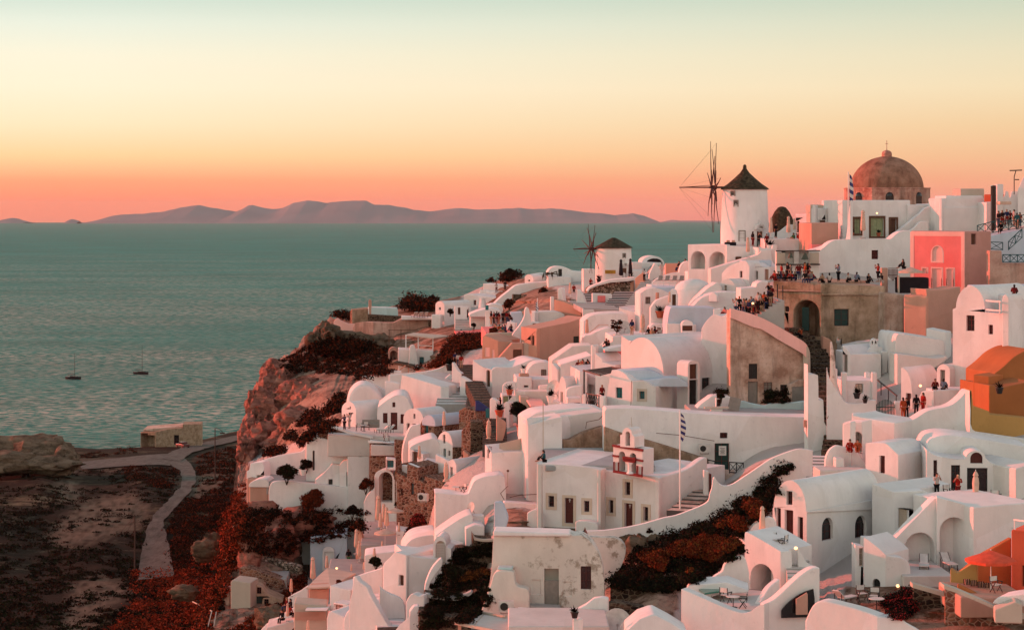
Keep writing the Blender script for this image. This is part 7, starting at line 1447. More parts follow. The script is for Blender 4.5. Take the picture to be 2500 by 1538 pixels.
    for t_ in 'lr':
        J['wc'+t_] = tuple(Vector(J['el'+t_]).lerp(Vector(J['wr'+t_]), .35)); R['wc'+t_] = .042; E.append(('el'+t_, 'wc'+t_)); J['ac'+t_] = tuple(Vector(J['kn'+t_]).lerp(Vector(J['an'+t_]), .9)); R['ac'+t_] = .055; E.append(('kn'+t_, 'ac'+t_))
    shirt = sub_({'pel', 'sp', 'ch', 'nb', 'shl', 'shr', 'ell', 'elr', 'wcl', 'wcr'}, .018, 'shirt'); pants = sub_({'pel', 'hpl', 'hpr', 'knl', 'knr', 'acl', 'acr'}, .016, 'trousers')
    h = MB(); hc = Vector(J['hd'])+Vector((0, .012, .022)); h.lathe(hc, [(.0, .118), (.045, .110), (.08, .085), (.098, .045), (.10, .0), (.085, -.05)], 14, 0, .92, 1.08)
    h.v = [v+Vector((0, .03 if v.z < hc.z+.02 and v.y < hc.y else 0, .03 if v.z < hc.z+.02 and v.y < hc.y-.03 else 0)) for v in h.v]
    h.lathe(hc+Vector((0, .055, -.16)), [(.05, 0), (.075, .05), (.08, .12), (.07, .17)], 10)
    f = MB()
    for s in (-1, 1): f.lathe(Vector(J['hd'])+Vector((.028*s, -.092, .012)), [(.009, -.004), (.011, 0), (.006, .006)], 6); 
    f.box(Vector(J['hd'])+Vector((0, -.098, -.042)), (.04, .01, .008))
    return body, shirt, pants, h, f
M['eye'] = flat('face_dark', (.05, .02, .02), .6)
for k in ('stand', 'photo', 'sit', 'ground'):
    b, s, p, h, f = person_meshes(k); proto('person_'+k, [('body', b, 'skin', None), ('shirt', s, CL['black'], None), ('trousers', p, CL['black'], None), ('hair', h, HAIR['dark'], None), ('face_features', f, 'eye', 0)])
NP = [0]
def person(loc, pose, shirt, pants, rz, label, group=None, hair='dark', sc=1.0):
    NP[0] += 1
    return inst('person_'+pose, 'person', loc, rad(rz), label, 'person', group, {'shirt': CL[shirt], 'trousers': CL[pants], 'hair': HAIR[hair]}, sc)
bpy.context.view_layer.update()
def on(x, y, off=.0):
    h_ = hit(x, y)
    if not h_: return P(x, y, D(x, y))
    q, nn, ob = h_
    if abs(nn.z) < .5:
        g = RAY(x, y); q = q-Vector((g.x, g.y, 0)).normalized()*.35
    return q
def at(x, y, d): return P(x, y, d)
ORD = ['first', 'second', 'third', 'fourth', 'fifth', 'sixth', 'seventh', 'eighth', 'ninth', 'tenth', 'eleventh', 'twelfth', 'thirteenth', 'fourteenth', 'fifteenth', 'sixteenth', 'seventeenth', 'eighteenth', 'nineteenth', 'twentieth', 'twenty-first', 'twenty-second', 'twenty-third', 'twenty-fourth', 'twenty-fifth', 'twenty-sixth']
def crowd(rows, place, group, seed):
    r = random.Random(seed); rows = sorted(rows, key=lambda q: q[0])
    for i, (x, y, d, pose, sh) in enumerate(rows):
        q = P(x, y, d); pn = r.choice(['black', 'denim', 'navy', 'tan', 'maroon', 'black'])
        person(q, pose, sh, pn, r.uniform(-80, -20) if r.random() < .7 else r.uniform(100, 200), f'person in {sh} top, {ORD[i]} from the left {place}', group, r.choice(['dark', 'dark', 'brown', 'fair']), r.uniform(.93, 1.05))
hpx = lambda d: 1.72*F/d
# lane crowd behind the sloping wall: heads traced, feet on the stepped lane
L1 = [(1797, 728, 'white'), (1805, 722, 'black'), (1816, 730, 'grey'), (1822, 727, 'tan'), (1829, 732, 'navy'), (1834, 726, 'blue'), (1839, 728, 'white'), (1845, 727, 'black'), (1851, 716, 'white'), (1857, 719, 'red'), (1862, 731, 'tan'), (1866, 713, 'orange'), (1871, 716, 'black'), (1877, 712, 'black'), (1880, 726, 'red'), (1884, 727, 'maroon'), (1881, 704, 'black'), (1838, 743, 'red'), (1845, 748, 'tan'), (1878, 745, 'orange'), (1873, 738, 'black'), (1877, 690, 'black'), (1884, 697, 'maroon'), (1812, 736, 'black'), (1860, 728, 'black'), (1853, 736, 'maroon')]
crowd([(x, hy+hpx(201.5+i % 4)*1.0, 201.5+i % 4, 'stand' if i % 3 else 'photo', s) for i, (x, hy, s) in enumerate(L1)], 'in the lane crowd', 'crowd standing along the sloping lane', 3)
L2 = [(1893, 668, 'red', 0), (1908, 660, 'red', 1), (1915, 664, 'maroon', 0), (1923, 658, 'black', 1), (1931, 657, 'grey', 1), (1920, 674, 'teal', 0), (1931, 673, 'red', 0), (1941, 671, 'black', 0), (1953, 655, 'maroon', 1), (1966, 650, 'orange', 1), (1972, 649, 'black', 1), (1974, 643, 'pink', 1), (1981, 664, 'red', 0), (1965, 661, 'black', 1), (1901, 672, 'black', 0), (1948, 668, 'maroon', 1)]
crowd([(x, 684, 212.5+(i % 3), 'ground', s) if not st else (x, min(685, hy+hpx(213.5)), 213.5+(i % 3)*1.2, 'stand' if i % 2 else 'photo', s) for i, (x, hy, s, st) in enumerate(L2)], 'on the arched terrace', 'crowd watching from the arched terrace', 5)
for x, y, rz, sh, pn, lb in ((1966, 691, -25, 'black', 'denim', 'person in black sitting on the terrace edge with legs dangling over the arch'), (1979, 692, -30, 'grey', 'navy', 'person in grey beside the other edge sitter, both legs hanging down')):
    person(P(x, 684, 210.7), 'sit', sh, pn, rz, lb, 'people sitting on the terrace edge')
L3 = [(2009, 690, 'ground', 'tan', 'pink-lit person in tan crouching first behind the long terrace parapet'), (2025, 689, 'ground', 'white', 'person in white seated below the small dark wall opening'), (2047, 688, 'photo', 'blue', 'tall person in pale blue photographing behind the parapet'), (2070, 688, 'ground', 'white', 'person in white T-shirt seated facing the camera on the parapet'), (2091, 687, 'ground', 'blue', 'person in light blue shirt seated next to the white T-shirt'), (2119, 690, 'ground', 'black', 'hunched person in black on the long parapet'), (2144, 687, 'photo', 'red', 'person in red standing near the right end of the parapet'), (2153, 689, 'ground', 'black', 'person in black with pale shorts leaning at the parapet end')]
for i, (x, y, p, s, lb) in enumerate(L3): person(P(x, y, 212.2), p, s, 'black' if i != 7 else 'white', [-40, 170, -60, 10, 150, 30, -70, -50][i], lb, 'people along the long terrace parapet', 'dark')
person(P(2207, 655, 214.2), 'ground', 'black', 'black', -70, 'dark-haired person in black seated on the pillar above the slatted gate', None)
L5 = [(1838, 602, 252, 'stand', 'black', 'maroon', 120, 'man in black top standing left of the tall mill door'), (1853, 604, 250, 'photo', 'black', 'black', 10, 'person in black right beside the tall mill door'), (1894, 582, 252, 'stand', 'black', 'black', 40, 'person in black standing between the two cream umbrellas'),
      (1939, 588, 250, 'ground', 'green', 'tan', -60, 'seated cafe guest in green on the mill terrace'), (1950, 588, 250, 'ground', 'red', 'black', 160, 'seated cafe guest in red on the mill terrace'), (1958, 589, 250, 'ground', 'black', 'black', 160, 'seated cafe guest in black at the right end of the mill terrace'), (1872, 608, 248, 'stand', 'maroon', 'black', 0, 'dark figure beside the striped plant stand under the mill'),
      (1659, 656, 264, 'sit', 'black', 'navy', -60, 'person in black leaning on the salmon wall left of the arcade'), (1674, 650, 264, 'sit', 'black', 'black', -60, 'second person in black leaning beside the arcade corner'),
      (1616, 672, 293, 'stand', 'white', 'white', 170, 'woman in white walking at the top of the wide staircase'), (1573, 687, 300, 'photo', 'white', 'black', 200, 'person in white top and black skirt climbing the wide staircase'),
      (1556, 755, 262, 'stand', 'red', 'maroon', -60, 'person in red at the foot of the wide staircase'), (1564, 757, 262, 'stand', 'maroon', 'tan', 160, 'person in maroon beside the one in red at the stair foot'),
      (1543, 820, 229.5, 'stand', 'navy', 'tan', 150, 'man in navy shirt and tan trousers on the white terrace'), (1442, 694, 322, 'sit', 'red', 'black', 20, 'red-lit person seated left of the small windmill'), (1401, 710, 310, 'sit', 'red', 'black', 0, 'person in red at a table below the ridge'),
      (1212, 716, 369, 'photo', 'white', 'maroon', -20, 'waiter in white shirt on the far left house terrace'), (1233, 710, 371, 'stand', 'black', 'black', 20, 'dark standing figure at the right of the far left terrace'),
      (1771, 772, 212, 'ground', 'pink', 'maroon', -50, 'woman in pink seated on the white parapet left of the lane crowd'), (1897, 800, 208, 'ground', 'orange', 'blue', 160, 'man in orange shirt seated on the lower lane steps'), (1956, 822, 206, 'ground', 'orange', 'black', -60, 'crouching person in orange below the arched gateway'),
      (1470, 985, 201.5, 'stand', 'maroon', 'black', -30, 'bald man in maroon on the iron-railed balcony'), (1330, 1126, 172.5, 'ground', 'teal', 'black', -75, 'lone woman in teal sitting on the church roof corner'),
      (841, 1050, 236.5, 'photo', 'navy', 'black', -40, 'person in navy photographing on the stone terrace'), (853, 1046, 237.5, 'photo', 'white', 'white', -50, 'person in white beside the navy photographer on the stone terrace'),
      (1111, 893, 268, 'stand', 'navy', 'black', 40, 'person in dark clothes at the top of the descending lane'), (1119, 897, 266, 'stand', 'white', 'denim', 180, 'person in white in the middle of the trio on the descending lane'), (1126, 901, 264, 'stand', 'red', 'tan', 180, 'person in red lowest of the trio on the descending lane'),
      (1221, 1010, 226, 'photo', 'black', 'black', -60, 'photographer in black behind the short pink-topped wall'), (851, 1382, 216, 'stand', 'black', 'green', 180, 'waiter in black with a bright green apron on the lower terrace'),
      (2205, 1024, 171, 'stand', 'orange', 'orange', 200, 'person in orange patterned dress by the green gate'), (2213, 1024, 172, 'stand', 'black', 'black', -20, 'person in black beside the orange dress'), (2254, 1012, 171.5, 'stand', 'red', 'red', -60, 'long-haired woman in red dress right of the gate'), (2237, 1016, 173, 'stand', 'black', 'black', 180, 'dark standing figure behind the woman in red dress'),
      (2284, 952, 173.5, 'ground', 'maroon', 'black', -20, 'man in dark shirt seated at the balcony table'), (2303, 952, 173, 'ground', 'blue', 'black', 150, 'man in pale blue shirt seated with his back turned'), (2076, 1102, 156.5, 'ground', 'red', 'red', -20, 'red-lit bather seated at left in the niche nook'), (2094, 1102, 156.2, 'ground', 'orange', 'orange', -10, 'bare-chested bather at right in the niche nook'),
      (2476, 722, 177, 'ground', 'maroon', 'black', 160, 'man in striped dark shirt seated on the upper right ledge'), (2287, 1217, 146, 'photo', 'white', 'black', 10, 'man in white shirt holding a phone at the stair top'), (2339, 1222, 144.5, 'photo', 'red', 'maroon', -20, 'woman in straw hat and red dress on the umbrella terrace')]
for x, y, d, p, s, pn, rz, lb in L5: person(P(x, y, d), p, s, pn, rz, lb, None, 'hat' if 'hat' in lb else ('fair' if 'bald' in lb else 'dark'))
def group_of(rows, place, group, seed): crowd(rows, place, group, seed)
group_of([(2438, 556, 231, 'stand', 'black'), (2447, 553, 232, 'stand', 'black'), (2450, 548, 231, 'sit', 'red'), (2458, 552, 230.5, 'stand', 'navy'), (2466, 553, 231.5, 'stand', 'maroon'), (2476, 552, 231, 'stand', 'white'), (2483, 560, 230, 'stand', 'teal'), (2490, 558, 230, 'stand', 'orange'), (2444, 562, 229.5, 'sit', 'black')], 'on the far right terrace', 'crowd on the far right terrace', 8)
group_of([(x, 792, 290+(i % 2), 'stand', ['black', 'maroon', 'black', 'red', 'black', 'black', 'maroon', 'black'][i]) for i, x in enumerate((1199, 1206, 1213, 1218, 1228, 1233, 1238, 1243))], 'standing at the cafe rail', 'guests standing at the cafe rail', 9)
group_of([(1219, 809, 270, 'ground', 'orange'), (1228, 810, 270, 'ground', 'teal'), (1234, 810, 271, 'ground', 'navy'), (1249, 808, 270, 'ground', 'black'), (1212, 807, 270.5, 'ground', 'tan')], 'seated on the cafe floor', 'guests seated at the cafe', 10)
group_of([(1412, 900, 220, 'sit', 'maroon'), (1419, 903, 219, 'sit', 'tan'), (1426, 904, 219.5, 'sit', 'grey'), (1434, 899, 220, 'sit', 'black'), (1438, 902, 219, 'sit', 'black'), (1424, 898, 221, 'sit', 'red')], 'around the small cafe table', 'guests around the small cafe table', 11)
group_of([(1584, 818, 229, 'sit', 'black'), (1591, 822, 228, 'sit', 'tan'), (1600, 818, 230, 'sit', 'black'), (1607, 820, 229, 'sit', 'maroon'), (1612, 821, 228.5, 'sit', 'white'), (1620, 818, 229.5, 'sit', 'red')], 'of the seated terrace group', 'seated group on the white terrace', 12)
group_of([(1481, 848, 219, 'sit', 'black'), (1487, 851, 218, 'sit', 'black')], 'at the lattice balcony table', 'pair at the lattice balcony', 13)
group_of([(702, 1482, 190, 'sit', 'maroon'), (711, 1484, 191, 'sit', 'black'), (706, 1500, 187, 'sit', 'red'), (690, 1512, 187, 'sit', 'black'), (727, 1538, 183, 'sit', 'maroon'), (783, 1544, 179, 'sit', 'black')], 'at the bottom left umbrella terrace', 'guests at the bottom left terrace', 14)

# --- umbrellas
m1 = MB(); m1.bar((0, 0, 0), (0, 0, 2.6), .03, .025, 8); m2 = MB(); m2.lathe((0, 0, .75), [(.17, 0), (.26, .12), (.24, .5), (.20, 1.1), (.17, 1.5), (.12, 1.62), (.19, 1.68), (.13, 1.86), (.02, 1.95)], 12)
m3 = MB(); m3.lathe((0, 0, 0), [(.28, 0), (.28, .08), (.06, .1)], 12); proto('umbrella_folded', [('pole', m1, 'white', None), ('canopy', m2, 'canvas', None), ('base', m3, 'floor', None)])
m4 = MB(); m4.lathe((0, 0, .6), [(.38, -.12), (.32, 0), (.15, .2), (.23, .5), (.26, 1.0), (.22, 1.35), (.15, 1.5), (.22, 1.56), (.14, 1.75), (.02, 1.9)], 12); proto('umbrella_flared', [('pole', m1, 'white', None), ('canopy', m4, 'canvas', None), ('base', m3, 'floor', None)])
m5 = MB(); n = 8; v = [Vector((0, 0, 2.55))]+[Vector((1.5*math.cos(rad(45*i+22)), 1.5*math.sin(rad(45*i+22)), 2.0)) for i in range(8)]+[Vector((1.5*math.cos(rad(45*i+22)), 1.5*math.sin(rad(45*i+22)), 1.84)) for i in range(8)]
m5.add(v+[q-Vector((0, 0, .03)) for q in v[:9]], [[0, 1+i, 1+(i+1) % 8] for i in range(8)]+[[1+i, 9+i, 9+(i+1) % 8, 1+(i+1) % 8] for i in range(8)]+[[17, 18+(i+1) % 8, 18+i] for i in range(8)])
m6 = MB()
for i in range(8): m6.bar((0, 0, 2.2), (1.45*math.cos(rad(45*i+22)), 1.45*math.sin(rad(45*i+22)), 1.98), .015)
proto('umbrella_open', [('pole', m1, 'white', None), ('canopy', m5, 'canvas', None), ('ribs', m6, 'white', None), ('base', m3, 'floor', None)])
def umb(kind, x, y, hpx_, label, d=None, cm=None, rz=0, group='folded cream umbrellas'):
    q = P(x, y, d) if d else on(x, y); sc = hpx_*q.y/F/2.65
    inst('umbrella_'+kind, 'parasol', q, rz, label, 'umbrella', group, {'canopy': M[cm]} if cm else {}, sc)
for a in [('folded', 1826, 629, 49, 'folded pink-lit umbrella standing in front of the arcade wing', 246), ('folded', 1882, 583, 52, 'folded cream umbrella just right of the tall mill', 251), ('folded', 1925, 583, 54, 'folded cream umbrella in front of the white mill terrace wall', 251), ('folded', 1939, 572, 38, 'short folded umbrella beside the stepped white house', 255), ('folded', 2107, 583, 69, 'folded cream umbrella in front of the domed church door', 240),
          ('flared', 1193, 1088, 68, 'tall folded cream umbrella beside the steep dark stairs', 213), ('folded', 1084, 1052, 48, 'folded salmon umbrella on the stone-faced vault terrace', 226), ('folded', 1024, 1133, 45, 'folded umbrella in front of the glazed vault door', 219), ('flared', 1089, 1186, 62, 'folded beige umbrella above the wooden terrace chair', 200), ('folded', 1266, 1075, 34, 'folded umbrella behind the glass balustrade', 203),
          ('flared', 1569, 822, 60, 'tall folded umbrella beside the seated terrace group', 229), ('folded', 1392, 728, 38, 'folded umbrella on the terrace below the small windmill', 302), ('folded', 1635, 748, 36, 'folded umbrella beside the brown dome house door', 228), ('folded', 1433, 826, 46, 'folded red-brown umbrella beside the salmon house corner', 243, 'salmon'),
          ('folded', 1861, 1318, 82, 'folded pink-lit umbrella on the cafe roof terrace above the arch', 138), ('flared', 2382, 1232, 88, 'folded striped-edge umbrella in front of the glass doors', 143.5),
          ('folded', 870, 1352, 60, 'folded umbrella at the far left of the restaurant edge', 212), ('folded', 877, 1372, 52, 'second folded umbrella at the restaurant edge near the waiter', 208), ('folded', 924, 1292, 82, 'tallest folded umbrella by the arched porch', 214), ('folded', 937, 1290, 60, 'folded umbrella right of the tallest one by the porch', 212), ('folded', 929, 1300, 48, 'folded umbrella low in front of the tallest one', 211), ('folded', 944, 1300, 62, 'folded umbrella directly behind the big open canopy', 209), ('folded', 974, 1306, 32, 'folded umbrella on the white terrace wall left of the red flowers', 206),
          ('folded', 764, 1432, 72, 'folded umbrella left of the teal arched door', 205), ('folded', 798, 1398, 42, 'folded umbrella directly before the teal arched door', 215), ('folded', 858, 1400, 24, 'short folded umbrella right of the waiter', 202), ('folded', 888, 1396, 24, 'short folded umbrella before the white planter', 198), ('folded', 914, 1382, 44, 'folded umbrella on a thin dark pole by the white planter', 196), ('folded', 933, 1350, 30, 'small folded umbrella under the big open canopy', 204), ('folded', 711, 1456, 44, 'folded salmon umbrella at the end of the slatted stair', 194, 'salmon'), ('folded', 702, 1516, 44, 'folded umbrella at the bottom left terrace tables', 186), ('folded', 752, 1560, 46, 'folded umbrella at the bottom edge under the striped pergola', 176)]: umb(*a)
umb('folded', 1516, 688, 54, 'black folded umbrella in front of the small windmill door', 316, 'canvasd', 0, 'black folded umbrellas'); umb('folded', 1539, 684, 52, 'black folded umbrella at the right edge of the small windmill', 314, 'canvasd', 0, 'black folded umbrellas')
umb('open', 965, 1276, 38, 'small open white umbrella above the restaurant terrace', 209, None, 0, 'open white umbrellas'); umb('open', 940, 1338, 50, 'large open cream umbrella over the restaurant terrace', 206, None, 0, 'open white umbrellas')
umb('open', 2224, 704, 54, 'open white market umbrella in front of the pink church', 213.5, None, 0, 'open white umbrellas'); umb('open', 2419, 1450, 112, 'open red umbrella over the orange seating terrace', 124.5, 'canvasr', 0, 'open red umbrellas')
t = T('market_stall', 'black covered stall counter beneath the white market umbrella', 'stall'); t.pr('counter', [(2196, 678), (2268, 678)], 716, 3, L=2, d=213, mat='canvasd', drop=0); t.pr('side_post', [(2192, 672), (2197, 672)], 716, 3, L=.2, d=212.6, mat='beige', drop=0)
# --- chairs, loungers, tables
m = MB(); m.box((0, -.1, .38), (.6, 1.25, .06)); m.box((0, .72, .62), (.6, .75, .06), 0, rad(42)); f_ = MB()
for x in (-.27, .27):
    for y in (-.65, .4): f_.bar((x, y, 0), (x, y, .36), .03)
    f_.bar((x, -.7, .34), (x, .5, .34), .03); f_.bar((x, .42, .36), (x, 1.0, .9), .03); f_.bar((x, .75, 0), (x, .8, .7), .025)
proto('lounger', [('cushion', m, 'cushion', None), ('frame', f_, 'iron', None)])
m = MB(); m.box((0, 0, .45), (.5, .45, .03)); m.box((0, .23, .75), (.5, .03, .26)); f_ = MB()
for x in (-.27, .27):
    f_.bar((x, -.22, 0), (x, .22, .6), .025); f_.bar((x, .22, 0), (x, -.22, .6), .025); f_.bar((x, -.24, .62), (x, .24, .62), .03); f_.bar((x, .22, .4), (x, .25, .9), .025)
proto('chair', [('seat', m, 'cushion', None), ('frame', f_, 'iron', None)])
m = MB(); m.lathe((0, 0, .68), [(.45, 0), (.46, .02), (.45, .04), (0, .04)], 20); f_ = MB(); f_.bar((0, 0, 0), (0, 0, .68), .03, .03, 8); f_.lathe((0, 0, 0), [(.25, 0), (.25, .03), (.04, .05)], 12); proto('table', [('table_top', m, 'cushion', None), ('leg', f_, 'iron', None)])
m = MB(); m.lathe((0, 0, 0), [(.16, 0), (.24, .32), (.27, .34), (.27, .4), (.2, .4)], 14); lf = MB(); r = random.Random(9)
for i in range(34):
    a = r.uniform(0, 6.28); b = r.uniform(.3, 1.4); q = Vector((math.cos(a)*math.cos(b), math.sin(a)*math.cos(b), math.sin(b)))*r.uniform(.3, .6); s_ = q.cross(Vector((0, 0, 1))).normalized()*.05; c = Vector((0, 0, .38)); lf.add([c-s_*.3, c+s_*.3, c+q*.6+s_, c+q, c+q*.6-s_], [[0, 1, 2, 3, 4]])
proto('plant', [('pot', m, 'terracotta', None), ('leaves', lf, 'leafd', None)])
m = MB(); m.box((0, 0, .3), (.85, .35, .6)); g_ = MB(); g_.lathe((-.12, -.19, .3), [(0, 0), (.22, .0), (.22, .02), (0, .02)], 18, 0, 1, 1, Matrix.Rotation(rad(90), 3, 'X')); b_ = MB(); b_.bar((-.3, .1, -.15), (-.3, .1, .02), .03); b_.bar((.3, .1, -.15), (.3, .1, .02), .03); b_.bar((-.3, .1, -.13), (.3, .1, -.13), .03); proto('ac', [('casing', m, 'cushion', None), ('fan_grille', g_, 'iron', 0), ('bracket', b_, 'metal', None)])
m = MB(); m.lathe((0, 0, 0), [(0, .0), (.25, .03), (.42, .1), (.5, .16), (.49, .17), (.2, .04), (0, .02)], 22, 0, 1, 1, Matrix.Rotation(rad(70), 3, 'X')); b_ = MB(); b_.bar((0, .0, 0), (0, .3, -.5), .03); b_.bar((0, 0, -.35), (0, -.45, 0), .015); b_.box((0, -.45, .02), (.08, .12, .08)); proto('dish', [('reflector', m, 'cushion', None), ('arm', b_, 'metal', None)])
m = MB(); m.lathe((0, 0, -.09), [(.02, 0), (.09, .04), (.12, .1), (.09, .17), (.02, .2)], 12); b_ = MB(); b_.box((0, .12, 0), (.1, .12, .12)); proto('wall_lamp', [('glass', m, 'lamp', None), ('mount', b_, 'iron', None)])
for i, (x, y, d, s, rz) in enumerate(((1610, 692, 258, 1.0, -15), (1627, 692, 258, 1.0, -15), (1645, 692, 258, 1.0, -15), (1662, 692, 258, 1.0, -15))): inst('lounger', 'sun_lounger', P(x, y, d), rad(rz), ['leftmost', 'second', 'third', 'rightmost'][i]+' brown tilted lounger in the row on the railed sun terrace', 'sun lounger', 'four loungers on the railed sun terrace', {'cushion': M['greywood'], 'frame': M['white']})
for x, y, d, rz, lb in ((1012, 775, 338, 200, 'left cream lounger on the cliff-top terrace'), (1025, 775, 338, 200, 'middle cream lounger on the cliff-top terrace'), (1037, 775, 338, 200, 'right cream lounger on the cliff-top terrace'), (2256, 1392, 136, -10, 'pale lounger with dark frame in the left round arch'), (2318, 1388, 136.5, 10, 'pale lounger with dark frame in the right round arch'), (2068, 1472, 128, 130, 'white lounger on the dark lower patio'), (930, 1056, 235, -60, 'cream lounger left on the stone terrace patio'), (942, 1057, 235, -60, 'cream lounger right on the stone terrace patio')): inst('lounger', 'sun_lounger', P(x, y, d), rad(rz), lb, 'sun lounger', 'single loungers on terraces')
for x, y, d, rz, lb in ((1890, 1332, 137, 150, 'black-framed director chair beside the round cafe table above the arch'), (1911, 1340, 135.5, -120, 'black-framed director chair nearest the red door'), (1772, 1470, 126.5, 140, 'black-framed chair left of the table on the pool terrace'), (1814, 1484, 125.5, -100, 'black-framed chair right of the table on the pool terrace'), (2432, 1228, 143, 150, 'dark framed chair right of the terrace umbrella'), (2316, 1216, 145, 30, 'dark lounge chair behind the woman in the hat'), (2105, 1466, 128, 20, 'beige chair beside the white lounger on the dark patio'), (2134, 1472, 127, -20, 'second beige chair on the dark patio'), (1130, 1206, 188, -60, 'dark wooden chair on the stepped wall terrace'), (895, 1050, 237, 20, 'metal chair at the sunset terrace table'), (876, 1052, 237, -160, 'second metal chair at the sunset terrace table'), (1008, 1068, 232, 30, 'red-brown chair on the stone patio'), (944, 1078, 232, 30, 'wooden chair on the lower stone patio'), (2432, 1445, 123.5, 30, 'pale ladder-back chair under the red umbrella')): inst('chair', 'chair', P(x, y, d), rad(rz), lb, 'chair', 'terrace chairs')
for x, y, d, sc, lb in ((1894, 1340, 135.8, .9, 'round white cafe table above the tall arch'), (1790, 1482, 125.8, .9, 'round white table on the pool terrace'), (2140, 1490, 126, 1.0, 'round white table on the dark lower patio'), (2362, 1230, 143.5, 1.0, 'round table near the folded terrace umbrella'), (888, 1052, 236.5, .9, 'round table on the sunset terrace'), (1425, 906, 219, .8, 'small round table amid the cafe group'), (1113, 1206, 188.5, .9, 'round table beside the dark wooden chair')): inst('table', 'round_table', P(x, y, d), 0, lb, 'table', 'round terrace tables', {}, sc)
t = T('sofa', 'grey outdoor sofa in front of the attic-window gable', 'sofa'); q = P(905, 1044, 238); t.at(q); m = MB(); m.box(q+Vector((0, 0, .25)), (1.9, .8, .4)); m.box(q+Vector((0, .35, .6)), (1.9, .2, .5), 0, rad(-8)); t.mb('cushions', m, 'greywood')
t = T('sofa', 'black couch with red cushions at the tall mill foot', 'sofa'); q = P(1783, 600, 251); t.at(q); m = MB(); m.box(q+Vector((0, 0, .2)), (1.3, .7, .4)); t.mb('base', m, 'canvasd'); m = MB(); m.box(q+Vector((-.25, 0, .5)), (.4, .3, .25)); m.box(q+Vector((.35, 0, .5)), (.35, .3, .25)); t.mb('cushions', m, 'salmon')
t = T('striped_cushions', 'row of dark striped cushions on the orange bench', 'cushions'); q = P(2365, 1428, 125); t.at(q); m = MB()
for i in range(4): m.box(P(2360+i*17, 1420+i*3, 125.2), (.34, .16, .34), 0, rad(-15))
t.mb('cushions', m, 'canvasd'); m = MB()
for i in range(4):
    for k in (-.1, 0, .1): m.box(P(2360+i*17, 1420+i*3, 125.1)+Vector((k, -.01, 0)), (.02, .165, .33), 0, rad(-15))
t.mb('stripes', m, 'salmon')
for x, y, d, sc, lb, mt in ((2076, 582, 238, 1.5, 'large terracotta pot with spiky plant at the flagpole foot', 'terracotta'), (2145, 577, 246, 1.0, 'small potted plant at the church door', 'terracotta'), (1611, 776, 240, 1.9, 'terracotta pot with spiky agave on the white terrace', 'terracotta'), (1244, 964, 232, 1.5, 'terracotta pot with dark palm on the small white shed', 'terracotta'), (1219, 1018, 224, 1.8, 'bright red pot beside the photographer in black', 'redpl'), (1403, 1508, 124, .9, 'dark plant pot on the short bottom pillar', 'iron'), (1278, 910, 237, 1.2, 'low plant in the roof planter box', 'white'), (1540, 686, 316, 1.6, 'salmon pot below the right black umbrella', 'salmon'), (2112, 984, 178, .9, 'spiky plant pot on the white boundary wall', 'iron'), (2092, 973, 180, 1.2, 'small agave behind the boundary wall of the dark stairs', 'iron'), (1098, 905, 262, 2.0, 'dark wreath-like plant on the oculus wall', 'iron'), (1880, 612, 248, 1.6, 'potted plants beside the striped stand near the mill', 'white'), (1344, 982, 211, 1.6, 'spiky plant in the white planter by the slit-door chapel', 'white'), (1268, 1050, 214, 1.3, 'rust pot by the glass balustrade terrace', 'terracotta'), (1462, 690, 318, 1.5, 'dark flower pots at the small windmill base', 'iron'), (740, 1160, 236, 1.5, 'flower pot in the cliff house garden', 'white'), (2440, 961, 164, 1.2, 'dark plant on the orange house ledge', 'iron')): inst('plant', 'potted_plant', P(x, y, d), rnd.uniform(0, 6), lb, 'potted plant', 'terrace pot plants', {'pot': M[mt]}, sc)
for x, y, d, rz, lb in ((1720, 1104, 183.9, 0, 'white air conditioner left of the long building door'), (1236, 1492, 138.5, 0, 'beige air conditioner at the foot of the weathered vault'), (1033, 1222, 207, -25, 'slatted white air conditioner on the stone house corner')): inst('ac', 'air_conditioner', P(x, y, d), rad(rz), lb, 'air conditioner', 'air conditioners', {}, 1.15)
for x, y, d, sc, rz, lb in ((1152, 1240, 184, 1.0, -50, 'round satellite dish on the stepped white wall'), (1354, 948, 214, 1.6, -40, 'large tilted satellite dish left of the slit-door chapel'), (1358, 892, 226, 1.0, -40, 'small satellite dish on the sloping roof corner'), (1522, 803, 233, 1.7, 10, 'big round dish behind the potted tree'), (1506, 1520, 131, 1.7, 0, 'large green-white dish beside the mossy wall'), (1540, 1538, 128, 1.3, 0, 'smaller dish partly hidden at the bottom edge')): inst('dish', 'satellite_dish', P(x, y, d), rad(rz), lb, 'satellite dish', 'satellite dishes', {}, sc)
for x, y, d, lb in ((2141, 521, 247.6, 'lit round lamp above the church door'), (1943, 1338, 134.5, 'lit lamp beside the red gable door'), (2037, 1442, 138, 'lit lamp low on the vault house side wall'), (2192, 1430, 132.8, 'lit lamp on the stair tower wall'), (822, 1387, 205, 'lit lamp on the terrace near the teal door'), (1838, 741, 201, 'lit phone-like lamp in the lane crowd'), (2247, 942, 173, 'lit candle lamp at the balcony table end')): inst('wall_lamp', 'wall_lamp', P(x, y, d), 0, lb, 'lamp', 'lit lamps')
